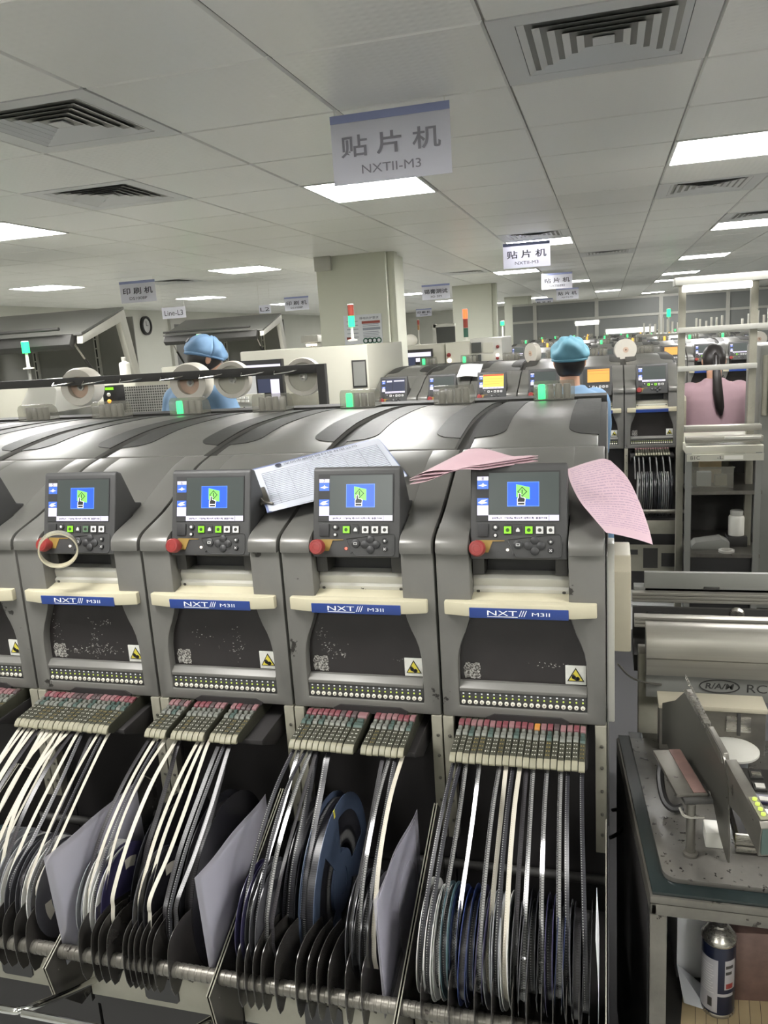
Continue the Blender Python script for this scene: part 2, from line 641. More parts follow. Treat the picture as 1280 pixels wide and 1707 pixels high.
# columns: square, painted, with a cable duct on the right flank of the near one
for n, (x0, x1, y0, y1) in enumerate(((-2.66, -1.98, 7.5, 8.2), (-2.52, -1.86, 13.8, 14.4), (-2.40, -1.84, 20.0, 20.6))):
    mb = MB()
    mb.bb(x0, x1, y0, y1, 0, ZC + 0.004)
    mb.bb(x1, x1 + 0.07, y0 + 0.06, y0 + 0.2, 0, ZC + 0.004)
    o = struct('trim_%d' % (n + 1), mb.mesh('column', 'column', bevel=0.012))
    o.name = 'column_%d' % (n + 1)

# ceiling lights
M['frame_white'] = mat('light_frame', (226, 226, 222), 0.4)
M['diffuser'] = emis('light_diffuser', (255, 252, 244), PANEL_EMIT)
M['diffuser'].node_tree.nodes['Principled BSDF'].inputs['Emission Color'].default_value = PANEL_EMIT_COL + (1,)
h = GS / 2 - 0.003
mb = MB()
for a in ((-h, h, -h, -h + 0.014), (-h, h, h - 0.014, h), (-h, -h + 0.014, -h + 0.014, h - 0.014), (h - 0.014, h, -h + 0.014, h - 0.014)):
    mb.bb(*a, -0.004, 0.008)
me_lf = mb.mesh('light_frame', 'frame_white', smooth=False)
mb = MB()
mb.bb(-h + 0.014, h - 0.014, -h + 0.014, h - 0.014, -0.002, 0.006)
me_ld = mb.mesh('diffuser', 'diffuser', smooth=False)
LROWS = sorted(set(round(p[1], 1) for p in LIGHTS))
LLAB = {(-1.2, 4.4): 'square ceiling light glowing just below the big hanging sign', (0.6, 4.4): 'square ceiling light at the right edge, beside the nearest right vent', (-3.6, 4.4): 'square ceiling light at the left edge beyond the two left vents',
        (-3.6, 8.0): 'square ceiling light to the left of the column top', (-6.0, 8.0): 'square ceiling light left of the hanging printer sign', (-0.6, 8.0): 'square ceiling light half hidden by the second hanging mounter sign',
        (1.2, 8.0): 'square ceiling light at the right edge, second in the right run of lights', (-6.0, 11.6): 'square ceiling light right of the hanging printer sign, left of the column', (-1.2, 11.6): 'square ceiling light just below the second hanging mounter sign',
        (1.2, 11.6): 'square ceiling light third in the right run, above the work frame', (1.2, 15.2): 'square ceiling light fourth in the right run of lights', (1.2, 17.6): 'square ceiling light fifth in the right run of lights',
        (-0.6, 15.2): 'small far ceiling light right of the third hanging mounter sign', (-3.6, 15.2): 'far ceiling light just right of the near column', (-3.6, 19.4): 'far ceiling light under the solder paste test sign'}
for k, (i, j) in enumerate(lc):
    x, y = cellc(i, j)
    lab = LLAB.get(LIGHTS[k]) or 'square ceiling light, %s from left in the %s row of lights' % (ordinal(sorted(p[0] for p in LIGHTS if round(p[1], 1) == round(LIGHTS[k][1], 1)).index(LIGHTS[k][0])), ordinal(LROWS.index(round(LIGHTS[k][1], 1))))
    t = thing('ceiling_light', lab, 'ceiling light', (x, y, ZC), 0, 'square ceiling lights')
    link('light_frame', me_lf, t)
    link('diffuser', me_ld, t)

# square four-way air diffusers
def ring_mesh(a0, z0, a1, z1, th=0.0012):
    mb = MB()
    for q in range(4):
        T = Matrix.Rotation(q * PI / 2, 4, 'Z')
        mb.add([(-a0, -a0, z0), (a0, -a0, z0), (a1, -a1, z1), (-a1, -a1, z1), (-a0 + th, -a0 + th, z0 + th), (a0 - th, -a0 + th, z0 + th), (a1 - th, -a1 + th, z1 + th), (-a1 + th, -a1 + th, z1 + th)],
               [(0, 1, 2, 3), (7, 6, 5, 4), (0, 4, 5, 1), (3, 2, 6, 7)], 0, T)
    return mb.mesh('louvre', 'vent', smooth=False)


fr = MB()
for q in range(4):
    T = Matrix.Rotation(q * PI / 2, 4, 'Z')
    fr.add([(-h, -h, 0), (h, -h, 0), (h - 0.07, -h + 0.07, 0.002), (-h + 0.07, -h + 0.07, 0.002)], [(0, 1, 2, 3)], 0, T)
    fr.add([(-h, -h, 0), (h, -h, 0), (h, -h, 0.008), (-h, -h, 0.008)], [(0, 3, 2, 1)], 0, T)
me_vf = fr.mesh('vent_frame', 'vent', smooth=False)
mb = MB()
mb.bb(-h + 0.01, h - 0.01, -h + 0.01, h - 0.01, 0.022, 0.024)
for q in range(4):
    T = Matrix.Rotation(q * PI / 2, 4, 'Z')
    mb.add([(-h + 0.07, -h + 0.07, 0.002), (h - 0.07, -h + 0.07, 0.002), (h - 0.02, -h + 0.02, 0.022), (-h + 0.02, -h + 0.02, 0.022)], [(0, 1, 2, 3)], 0, T)
me_vb = mb.mesh('vent_box', 'ventdark', smooth=False)
rings = [ring_mesh(0.225 - 0.038 * k, 0.0 + 0.002, 0.225 - 0.038 * k - 0.036, 0.014) for k in range(5)]
mb = MB()
mb.bb(-0.03, 0.03, -0.03, 0.03, 0.002, 0.006)
me_vc = mb.mesh('centre_plate', 'vent', smooth=False)
VLAB = ['square slatted air vent at top right, the largest and nearest in view', 'square slatted air vent at the left edge, nearer of the two left vents', 'square slatted air vent on the left, behind the nearest left vent', 'square slatted vent beyond the big light at the right edge',
        'square slatted vent just above the second hanging mounter sign', 'thin far vent between the second mounter sign and the right run of lights', 'square slatted vent at the right edge, above the second right light', 'thin far vent just right of the hanging printer sign', 'thin far vent right of the column top']
for k, (i, j) in enumerate(vc):
    x, y = cellc(i, j)
    t = thing('air_vent', VLAB[k], 'air vent', (x, y, ZC), 0, 'square ceiling air vents')
    link('vent_frame', me_vf, t)
    link('vent_box', me_vb, t)
    for r in rings:
        link('louvre', r, t)
    link('centre_plate', me_vc, t)

# hanging signs: a printed sheet in a holder strip with two cords
M['sign_sheet'] = mat('sign_sheet', (234, 234, 240), 0.35)
_nt = M['sign_sheet'].node_tree
_tr = _nt.nodes.new('ShaderNodeBsdfTranslucent')
_tr.inputs[0].default_value = lin((226, 226, 234))
_mx = _nt.nodes.new('ShaderNodeMixShader')
_mx.inputs[0].default_value = 0.5
_nt.links.new(_nt.nodes['Principled BSDF'].outputs[0], _mx.inputs[1])
_nt.links.new(_tr.outputs[0], _mx.inputs[2])
_nt.links.new(_mx.outputs[0], _nt.nodes['Material Output'].inputs[0])
M['sign_band'] = mat('sign_band', (150, 158, 200), 0.35)
M['sign_text'] = mat('sign_text', (142, 140, 150), 0.5)
M['sign_dark'] = mat('sign_text_dark', (60, 60, 68), 0.5)


def sign(x, y, ztop, w, h, big, small, lab, dark=True, band=True, group='signs hanging from the ceiling'):
    t = thing('hanging_sign', lab, 'sign', (x, y, ztop - h), 0, group)
    tx = 'sign_dark' if dark else 'sign_text'
    mb = MB()
    mb.grid(lambda u, v: ((u - 0.5) * w, 0.004 * math.sin(u * 3.1) * (1 - v), v * h), 10, 4, thick=0.0012)
    link('sheet', mb.mesh('sheet', 'sign_sheet', ang=60), t)
    if band:
        mb = MB()
        mb.bb(-w / 2, w / 2, -0.0025, 0.003, h - 0.022, h + 0.004)
        link('top_band', mb.mesh('top_band', 'sign_band', smooth=False), t)
    for s in (-1, 1):
        mb = MB()
        mb.cyl((s * w * 0.46, 0, h), (s * w * 0.46, 0, ZC + 0.007 - ztop + h), 0.0012, n=6)
        link('cord', mb.mesh('cord', 'whiteplastic'), t)
    if big and small:
        n = len(big)
        lettering(big, tx, t, (0, -0.0035, h * 0.55), w * (0.76 if n == 3 else 0.84), h * 0.32, bold=0.014)
        lettering(small, tx, t, (0, -0.0035, h * 0.2), w * (0.5 if len(small) > 6 else 0.4), h * 0.13)
    else:
        lettering(big, tx, t, (0, -0.0035, h * 0.48), w * 0.78, h * 0.46)
    return t


sign(-0.725, 2.91, 2.385, 0.425, 0.225, '贴 片 机', 'NXTII-M3', 'large white mounter sign with blue top band hanging nearest, above a ceiling light', dark=False)
sign(-0.71, 7.7, 2.385, 0.42, 0.215, '贴 片 机', 'NXTII-M3', 'white mounter sign with dark lettering, second nearest, upper right of the column')
sign(-0.69, 11.9, 2.36, 0.42, 0.21, '贴 片 机', 'NXTII-M3', 'small white mounter sign, third away, below and right of the second sign')
sign(-0.76, 16.5, 2.35, 0.42, 0.21, '贴 片 机', 'NXTII-M3', 'small far mounter sign partly covered by the third one')
sign(-1.52, 20.8, 2.33, 0.42, 0.19, '贴 片 机', 'NXTII-M3', 'tiny farthest mounter sign to the left of the others')
sign(-4.76, 7.8, 2.37, 0.42, 0.215, '印 刷 机', 'DS1008P', 'white printer sign with dark lettering hanging at left over the near printer')
sign(-4.88, 12.7, 2.37, 0.42, 0.21, '印 刷 机', 'DS1008P', 'white printer sign hanging just left of the column')
sign(-2.45, 12.1, 2.35, 0.42, 0.21, '锡膏测试', '3D SPI', 'grey solder paste test sign hanging right of the column')
sign(-4.68, 21.4, 2.32, 0.42, 0.19, '印 刷 机', 'DS1008P', 'tiny far printer sign below the solder paste test sign')
sign(-4.76, 8.5, 2.12, 0.30, 0.125, 'Line-L3', None, 'small white sign reading Line-L3 hanging below the printer sign', band=False)
sign(-4.2, 9.8, 2.13, 0.16, 0.10, 'L2', None, 'tiny sign reading L2 hanging above the far printer', band=False)

# ------------------------------------------------------------------ placement machine module (local: x across, y away from the front, z up; 0 = handle front)
HP = [(0.0, 1.222), (0.006, 1.236), (0.03, 1.249), (0.115, 1.273), (0.2, 1.309), (0.29, 1.345), (0.37, 1.363), (0.45, 1.377), (0.57, 1.393), (0.69, 1.402), (0.9, 1.405), (1.1, 1.400), (1.3, 1.384)]
HC = [(p.x, p.y) for p in catmull([(a, b, 0) for a, b in HP], 4)]


def hz(y):
    for (a, b), (c, d) in zip(HC, HC[1:]):
        if a <= y <= c:
            return b + (d - b) * (y - a) / max(1e-9, c - a)
    return HC[-1][1]


YS = 0.36
lo = [p for p in HC if p[0] < YS] + [(YS, hz(YS))]
up = [(YS + 0.004, hz(YS + 0.004))] + [p for p in HC if p[0] > YS + 0.01]
P = {}
mb = MB()
for s in (-1, 1):
    mb.prism(lo + [(YS, 1.30), (0.09, 1.21), (0.0, 1.21)], 'x', s * 0.0925, s * 0.1565)
mb.prism([(0.10, hz(0.10))] + [p for p in lo if p[0] > 0.102] + [(YS, 1.30), (0.10, 1.21)], 'x', -0.094, 0.094)
P['lower_hood'] = mb.mesh('lower_hood', 'hood', bevel=0.003)
mb = MB()
mb.prism(up + [(1.3, 1.2), (YS + 0.004, 1.2)], 'x', -0.1425, 0.1425)
P['hood'] = mb.mesh('hood', 'hood', bevel=0.004)
mb = MB()
mb.prism([(y, z - 0.011) for y, z in HC if y > 0.05] + [(1.36, 1.36), (1.36, 0.9), (0.12, 0.9), (0.12, 1.2)], 'x', -0.1598, 0.1598)
mb.bb(-0.1598, 0.1598, 1.25, 1.36, 1.33, 1.398)
P['core'] = mb.mesh('core', 'seam')


def inset(side):
    ys = [0.44 + 0.86 * (i / 40) for i in range(41)]

    def fn(u, v):
        y = 0.44 + 0.86 * v
        r = 0.07
        d = y - 0.44
        xin = 0.074
        if d < r:
            xin = 0.143 - (0.143 - 0.074) * math.sqrt(max(0, 1 - (1 - d / r) ** 2))
        x = xin + (0.1432 - xin) * u
        return (side * x, y, hz(y) + 0.0016)
    mb = MB()
    mb.grid(fn, 4, 60, thick=0.003 * side)
    return mb.mesh('dark_inset', 'hoodglass', ang=60)


P['dark_inset'] = [inset(-1), inset(1)]

WC = [(0.092, 1.235), (0.092, 1.105), (0.094, 1.088), (0.098, 1.072), (0.105, 1.052), (0.113, 1.034), (0.119, 1.015), (0.1225, 0.993), (0.1235, 0.965), (0.1235, 0.896)]
poly = [(-0.158, 1.237), (-0.158, 0.872), (0.158, 0.872), (0.158, 1.237)] + WC + [(-a, b) for a, b in WC[::-1]]
mb = MB()
mb.prism(poly, 'y', 0.008, 0.10)
P['front_frame'] = mb.mesh('front_frame', 'body', bevel=0.005)
mb = MB()
mb.bb(-0.128, 0.128, 0.03, 0.04, 0.94, 1.12)
P['window'] = mb.mesh('window', 'window')
mb = MB()
mb.prism([(0.01, 0.927), (0.01, 0.934), (0.022, 0.944), (0.06, 0.944), (0.06, 0.927)], 'x', -0.1232, 0.1232)
P['window_sill'] = mb.mesh('window_sill', 'body', bevel=0.001)
mb = MB()
mb.bb(-0.1232, 0.1232, 0.012, 0.05, 0.8965, 0.9268)
P['button_panel'] = mb.mesh('button_panel', 'panel', bevel=0.001)
a, b, c2 = MB(), MB(), MB()
for k in range(20):
    x = -0.1155 + 0.01215 * k
    a.lathe([(0.0042, 0), (0.0042, 0.002), (0.0036, 0.0026), (0.0, 0.0026)], (0, 0, 0), 'z', 10, T=Matrix.Translation((x, 0.0122, 0.9045)) @ Matrix.Rotation(PI / 2, 4, 'X'))
    c2.add([(x - 0.0016, 0.0094, 0.9032), (x + 0.0016, 0.0094, 0.9032), (x, 0.0094, 0.9062)], [(0, 1, 2)])
    b.lathe([(0.0017, 0), (0.0017, 0.0012), (0, 0.0016)], (0, 0, 0), 'z', 8, T=Matrix.Translation((x, 0.0122, 0.9152)) @ Matrix.Rotation(PI / 2, 4, 'X'))
    c2.bb(x - 0.0016, x + 0.0016, 0.0116, 0.0122, 0.9208, 0.9232, 1)
P['key'] = a.mesh('key', 'ledw')
P['dot'] = b.mesh('dot', 'ledy')
P['print'] = c2.mesh('print', ['black', 'letter'], smooth=False)
mb = MB()
mb.prism([(-0.055, 0.884), (0.075, 0.884), (0.09, 0.876), (0.085, 0.868), (-0.06, 0.868), (-0.07, 0.876)], 'y', 0.004, 0.03)
P['latch_recess'] = mb.mesh('latch_recess', 'blackmat')

# warning sticker
mb = MB()
mb.bb(0.0825, 0.1215, 0.0272, 0.0302, 0.9455, 0.9845, 0)
P['warning_sticker'] = mb.mesh('warning_sticker', 'warn_white', bevel=0.001)
mb = MB()
tri = lambda r, cx, cz: [(cx + r * math.sin(q), cz + r * math.cos(q)) for q in (0, 2 * PI / 3, 4 * PI / 3)]
mb.prism(tri(0.0185, 0.102, 0.962), 'y', 0.0262, 0.0272, 0)
mb.prism(tri(0.0150, 0.102, 0.962), 'y', 0.0257, 0.0263, 1)
for cx, cz, r in ((0.0985, 0.9615, 0.0042), (0.1055, 0.9585, 0.0042)):
    mb.lathe([(r, 0), (r, 0.0005), (r * 0.5, 0.0005), (r * 0.5, 0)], (cx, 0.0253, cz), 'y', 10, 0)
mb.box((0.101, 0.0254, 0.9570), (0.012, 0.0005, 0.002), 0, (0, 0.5, 0))
mb.box((0.0965, 0.0254, 0.9655), (0.006, 0.0005, 0.0018), 0, (0, -0.6, 0))
P['mark'] = mb.mesh('logo', ['black', 'warn_yellow'], smooth=False)


def scuffmat():
    m = bpy.data.materials.new('torn_label_residue')
    m.use_nodes = True
    N, L = m.node_tree.nodes, m.node_tree.links
    tc = N.new('ShaderNodeTexCoord')
    nz = N.new('ShaderNodeTexNoise')
    nz.inputs['Scale'].default_value = 170
    nz.inputs['Detail'].default_value = 5
    nz.inputs['Distortion'].default_value = 1.5
    rp = N.new('ShaderNodeValToRGB')
    rp.color_ramp.elements[0].position = 0.44
    rp.color_ramp.elements[1].position = 0.56
    rp.color_ramp.elements[0].color = lin((58, 54, 52))
    rp.color_ramp.elements[1].color = lin((176, 174, 168))
    L.new(tc.outputs['Object'], nz.inputs['Vector'])
    L.new(nz.outputs['Fac'], rp.inputs[0])
    L.new(rp.outputs[0], N['Principled BSDF'].inputs['Base Color'])
    N['Principled BSDF'].inputs['Roughness'].default_value = 0.6
    return m


M['scuff'] = scuffmat()
mb = MB()
pl = []
rr = random.Random(3)
for q in range(22):
    t = 2 * PI * q / 22
    k = 0.0175 / max(abs(math.cos(t)), abs(math.sin(t))) * rr.uniform(0.82, 1.02)
    pl.append((-0.0985 + k * math.cos(t), 0.964 + k * math.sin(t)))
mb.prism(pl, 'y', 0.0291, 0.0301)
P['torn_label'] = mb.mesh('torn_label', 'scuff', smooth=False)


def scraps(seed, zones):
    r = random.Random(seed)
    mb = MB()
    for (cx, cz, sx, sz, n) in zones:
        for i in range(n):
            x, z = r.gauss(cx, sx), r.gauss(cz, sz)
            if abs(x) > 0.115 or z < 0.948 or z > 1.08:
                continue
            k = r.randint(4, 6)
            q0 = r.uniform(0, 6)
            s = r.uniform(0.0005, 0.0019)
            mb.prism([(x + s * r.uniform(0.5, 1.6) * math.cos(q0 + 2 * PI * j / k), z + s * r.uniform(0.3, 1.0) * math.sin(q0 + 2 * PI * j / k)) for j in range(k)], 'y', 0.0294, 0.0301)
    return mb.mesh('speck', 'scuff', smooth=False) if mb.v else None


SCR = {5: scraps(1, [(-0.06, 0.967, 0.03, 0.005, 70), (0.02, 0.972, 0.022, 0.008, 80), (0.0, 1.0, 0.006, 0.018, 40), (0.03, 1.035, 0.01, 0.004, 18), (-0.1, 1.01, 0.008, 0.02, 26)]),
       6: scraps(2, [(-0.045, 1.01, 0.02, 0.012, 18), (0.035, 1.0, 0.008, 0.018, 26), (0.02, 0.985, 0.02, 0.003, 8)]),
       7: scraps(3, [(-0.09, 1.03, 0.008, 0.01, 22), (-0.075, 0.998, 0.012, 0.006, 30), (-0.05, 0.984, 0.018, 0.003, 20), (0.07, 0.978, 0.01, 0.003, 8)]),
       8: scraps(4, [(0.06, 0.982, 0.014, 0.003, 24)])}

# handle, shelf, roller cover
mb = MB()
hp = [(-0.143, -0.004), (-0.143, 0.012), (0.143, 0.012), (0.143, -0.004), (0.10, -0.013), (-0.10, -0.013)]
mb.prism(hp, 'z', 1.092, 1.1185)
P['handle'] = mb.mesh('handle', 'cream', bevel=0.003)
mb = MB()
mb.prism([(-0.010, 1.1135), (0.046, 1.126), (0.046, 1.118), (-0.008, 1.105)], 'x', -0.0925, 0.0925)
P['shelf'] = mb.mesh('shelf', 'cream', bevel=0.0015)
mb = MB()
mb.bb(-0.0925, 0.0925, -0.0148, -0.010, 1.0905, 1.1105)
P['nameplate'] = mb.mesh('nameplate', 'blue', bevel=0.0012)
mb = MB()
mb.prism([(0.048, 1.119), (0.040, 1.121), (0.038, 1.132), (0.045, 1.136), (0.043, 1.139), (0.041, 1.152), (0.047, 1.159), (0.075, 1.16), (0.075, 1.119)], 'x', -0.0915, 0.0915)
P['roller_cover'] = mb.mesh('roller_cover', 'white', bevel=0.0012)
mb = MB()
for s in (-1, 1):
    mb.lathe([(0.0035, 0), (0.0035, 0.002), (0, 0.0024)], (0, 0, 0), 'z', 10, T=Matrix.Translation((s * 0.082, 0.0405, 1.127)) @ Matrix.Rotation(PI / 2, 4, 'X'))
P['screw'] = mb.mesh('screw', 'dark')
mb = MB()
mb.bb(-0.0918, 0.0918, 0.076, 0.098, 1.10, 1.225)
P['recess'] = mb.mesh('recess', 'panel2')
mb = MB()
mb.bb(-0.09, -0.067, 0.030, 0.085, 1.163, 1.196)
mb2 = MB()
mb2.bb(0.067, 0.09, 0.030, 0.085, 1.163, 1.196)
P['bracket'] = [mb.mesh('bracket', 'dark', bevel=0.002), mb2.mesh('bracket', 'dark', bevel=0.002)]

# control panel: leaning display box
mb = MB()
mb.prism([(0.012, 1.199), (0.013, 1.206), (0.057, 1.369), (0.063, 1.374), (0.078, 1.368), (0.118, 1.294), (0.142, 1.289), (0.142, 1.282), (0.05, 1.225), (0.028, 1.199)], 'x', -0.0905, 0.0905)
P['panel'] = mb.mesh('control_panel', 'panel', bevel=0.005, seg=3)
ang = math.atan2(0.045, 0.172)
# panel frame: u across, v up the leaning face, n out of the face
PT = Matrix.Translation((0, 0.0110, 1.1995)) @ Matrix(((1, 0, 0, 0), (0, math.sin(ang), -math.cos(ang), 0), (0, math.cos(ang), math.sin(ang), 0), (0, 0, 0, 1)))
PW, PHT = 0.181, 0.176
U = lambda px: (px - 371) / 682 * PW
V = lambda py: (818 - py) / 668 * PHT


def rc(mb, x0, x1, y0, y1, n0, n1, mi=0):
    mb.bb(U(x0), U(x1), V(y1), V(y0), n0, n1, mi, PT)
    return mb


def flat(polys, n0, n1, mats, name):
    mb = MB()
    for mi, pts in polys:
        mb.prism([(U(a), V(b)) for a, b in pts], 'z', n0, n1, mi, PT)
    return mb.mesh(name, mats, smooth=False)


mb = MB()
rc(mb, 72, 662, 185, 545, 0.0, 0.0006)
P['bezel'] = mb.mesh('bezel', 'panel2', smooth=False)
mb = MB()
rc(mb, 165, 655, 196, 498, 0.0004, 0.0010)
P['screen'] = mb.mesh('screen', 'screen', smooth=False)
mb = MB()
rc(mb, 160, 655, 500, 541, 0.0004, 0.0011)
rc(mb, 80, 160, 222, 250, 0.0004, 0.0011)
rc(mb, 80, 160, 430, 502, 0.0004, 0.0011)
rc(mb, 80, 160, 252, 312, 0.0004, 0.0011, 1)
rc(mb, 80, 160, 378, 428, 0.0004, 0.0011, 1)
mb.prism([(U(a), V(b)) for a, b in ((85, 288), (112, 279), (122, 268), (131, 279), (155, 285), (131, 291), (120, 298), (108, 291))], 'z', 0.0011, 0.0013, 0, PT)
mb.prism([(U(a), V(b)) for a, b in ((84, 412), (110, 392), (156, 386), (130, 402), (156, 412), (112, 422))], 'z', 0.0011, 0.0013, 0, PT)
r2 = random.Random(11)
for k in range(40):
    x = 190 + k * 9.6
    if k in (7, 8, 15, 22, 31):
        continue
    rc(mb, x, x + r2.uniform(4, 9), r2.uniform(514, 519), r2.uniform(524, 530), 0.0011, 0.0013, 2)
rc(mb, 585, 588, 503, 540, 0.0011, 0.0013, 2)
for k in range(6):
    rc(mb, 88, 88 + r2.uniform(30, 60), 438 + k * 10, 441 + k * 10, 0.0011, 0.0013, 3)
P['screen_print'] = mb.mesh('screen_bar', ['scr_white', 'scr_sky', 'scr_text', 'key_grey'], smooth=False)
# pointing-hand symbol on the blue square
mb = MB()
rc(mb, 295, 519, 263, 439, 0.0010, 0.0012, 0)
rc(mb, 299, 515, 267, 435, 0.0012, 0.0014, 1)
gp = lambda pts, n0, n1, mi: mb.prism([(U(a), V(b)) for a, b in pts], 'z', n0, n1, mi, PT)
gp([(358, 280), (453, 302), (453, 388), (358, 372)], 0.0014, 0.0016, 2)
gp([(400, 298), (436, 334), (400, 370), (366, 334)], 0.0016, 0.0018, 3)
gp([(400, 306), (428, 334), (400, 362), (374, 334)], 0.0018, 0.00195, 2)
rc(mb, 397, 404, 318, 350, 0.00195, 0.0021, 3)
gp([(374, 344), (392, 344), (394, 372), (420, 376), (426, 384), (422, 408), (422, 432), (364, 432), (364, 384), (372, 374)], 0.00195, 0.0021, 4)
gp([(379, 347), (388, 347), (390, 374), (414, 380), (420, 388), (416, 407), (370, 407), (370, 386), (378, 376)], 0.0021, 0.0023, 3)
rc(mb, 371, 416, 413, 426, 0.0021, 0.0023, 3)
P['screen_symbol'] = mb.mesh('screen_symbol', ['scr_frame', 'scr_blue', 'scr_lime', 'scr_black', 'letter'], smooth=False)
# alternative contents for the farther machines
mb = MB()
rc(mb, 165, 655, 196, 498, 0.0009, 0.0012, 0)
rc(mb, 170, 650, 200, 238, 0.0012, 0.0014, 1)
rc(mb, 190, 630, 300, 312, 0.0012, 0.0014, 2)
rc(mb, 190, 630, 360, 372, 0.0012, 0.0014, 2)
rc(mb, 190, 560, 420, 432, 0.0012, 0.0014, 2)
P['screen_yellow'] = mb.mesh('screen_alarm', ['scr_yellow', 'scr_red', 'scr_orange'], smooth=False)
mb = MB()
rc(mb, 165, 655, 196, 498, 0.0009, 0.0012, 0)
rc(mb, 170, 650, 225, 235, 0.0012, 0.0014, 1)
rc(mb, 190, 640, 300, 304, 0.0012, 0.0014, 1)
P['screen_orange'] = mb.mesh('screen_alarm', ['scr_orange', 'scr_red'], smooth=False)
mb = MB()
rc(mb, 165, 655, 196, 498, 0.0009, 0.0012, 0)
rc(mb, 200, 330, 230, 270, 0.0012, 0.0014, 1)
rc(mb, 380, 640, 230, 260, 0.0012, 0.0014, 1)
rc(mb, 340, 350, 280, 480, 0.0012, 0.0014, 2)
P['screen_navy'] = mb.mesh('screen_page', ['scr_navy', 'scr_white', 'scr_black'], smooth=False)
# keys
mb = MB()
rc(mb, 84, 161, 563, 657, 0.0, 0.0025)
P['blank_cover'] = mb.mesh('blank_cover', 'panel2', bevel=0.0008)


def knob(px, py, r, n=0.003, m='panel2'):
    mb = MB()
    mb.lathe([(r, 0), (r, n * 0.7), (r * 0.85, n), (0, n)], (0, 0, 0), 'z', 16, T=PT @ Matrix.Translation((U(px), V(py), 0)))
    return mb


mb = knob(211, 588, 0.0066)
knob2 = mb
mb.lathe([(0.0028, 0.003), (0.0028, 0.0034), (0, 0.0034)], (0, 0, 0), 'z', 12, 1, PT @ Matrix.Translation((U(211), V(588), 0)))
P['rotary_knob'] = mb.mesh('rotary_knob', ['panel2', 'key_grey'])
mb = knob(211, 646, 0.0045)
mb.lathe([(0.0026, 0.003), (0.0026, 0.0034), (0, 0.0034)], (0, 0, 0), 'z', 12, 1, PT @ Matrix.Translation((U(211), V(646), 0)))
P['small_knob'] = mb.mesh('small_knob', ['panel2', 'key_grey'])
KX = [298, 370, 447, 522, 597]
P['keys'] = []
for i, kx in enumerate(KX):
    mb = MB()
    if i == 1:
        rc(mb, kx - 26, kx + 26, 582, 634, 0, 0.0012)
        rc(mb, kx - 13, kx + 13, 604, 620, 0.0012, 0.0022, 1)
        gp2 = [(U(kx - 10), V(604)), (U(kx + 10), V(604)), (U(kx + 5), V(592)), (U(kx - 5), V(592))]
        mb.prism(gp2, 'z', 0.0012, 0.002, 1, PT)
    else:
        rc(mb, kx - 30, kx + 30, 577, 638, 0, 0.0012, 0)
        rc(mb, kx - 25, kx + 25, 582, 633, 0.0012, 0.0028, 1)
        mb.lathe([(0.0036, 0.0028), (0.0036, 0.003), (0.0028, 0.003), (0.0028, 0.0028)], (0, 0, 0), 'z', 14, 2, PT @ Matrix.Translation((U(kx), V(608), 0)))
        rc(mb, kx - 2, kx + 2, 598, 616, 0.0028, 0.003, 2)
    rc(mb, kx - 24, kx + 24, 566, 569, 0, 0.0004, 2)
    P['keys'].append(mb.mesh('key', ['panel2', 'key_grey', 'dark'], bevel=0, smooth=False))
mb = MB()
for px, py in ((487, 682), (487, 758), (443, 720), (531, 720)):
    mb.lathe([(0.0078, 0), (0.0078, 0.002), (0.0066, 0.003), (0, 0.0034)], (0, 0, 0), 'z', 18, 0, PT @ Matrix.Translation((U(px), V(py), 0)))
mb.lathe([(0.0065, 0), (0.0065, 0.0022), (0, 0.0022)], (0, 0, 0), 'z', 14, 0, PT @ Matrix.Translation((U(487), V(720), 0)))
P['direction_pad'] = mb.mesh('key', 'panel2')
mb = knob(371, 712, 0.0085)
rc(mb, 357, 385, 704, 722, 0.003, 0.0033, 1)
rc(mb, 361, 381, 708, 718, 0.0033, 0.0035, 0)
P['round_key'] = mb.mesh('round_key', ['panel2', 'key_grey'])
mb = knob(598, 690, 0.0056)
mb.box((0, 0, 0.0032), (0.0034, 0.0034, 0.0005), 1, (0, 0, 0.785), PT @ Matrix.Translation((U(598), V(690), 0)))
P['start_key'] = mb.mesh('start_key', ['panel2', 'key_grey'])
mb = knob(598, 752, 0.0056)
for s in (-1, 1):
    mb.box((0, 0, 0.0032), (0.0062, 0.0011, 0.0005), 1, (0, 0, s * 0.785), PT @ Matrix.Translation((U(598), V(752), 0)))
P['cancel_key'] = mb.mesh('cancel_key', ['panel2', 'key_grey'])
mb = MB()
pts = []
for (cx, cy, a0) in ((645, 665, -90), (645, 775, 0), (375, 775, 90)):
    for k in range(5):
        t = R(a0 + k * 22.5)
        pts.append((cx + 28 * math.cos(t), cy + 28 * math.sin(t)))
pts += [(335, 790), (318, 725), (300, 690), (300, 676)]
P3 = [PT @ Vector((U(a), V(b), 0.0004)) for a, b in pts]
mb.tube(P3, 0.0008, 6, closed=True)
P['key_border'] = mb.mesh('border', 'panel')
mb = MB()
mb.prism([(U(a), V(b)) for a, b in ((92, 680), (275, 682), (275, 687), (190, 690), (160, 770), (92, 770))], 'z', 0, 0.001, 0, PT)
P['stop_plate'] = mb.mesh('stop_plate', 'yellow', smooth=False)
mb = MB()
mb.lathe([(0.0105, 0), (0.0105, 0.012), (0.0152, 0.013), (0.0158, 0.017), (0.0155, 0.024), (0.013, 0.028), (0.0118, 0.0282), (0.0116, 0.0275), (0.009, 0.0275), (0.0088, 0.0282), (0.006, 0.0284), (0.0058, 0.0277), (0, 0.0277)], (0, 0, 0), 'z', 28, 0, PT @ Matrix.Translation((U(92), V(740), 0)))
P['emergency_stop'] = mb.mesh('emergency_stop', 'red')
mb = MB()
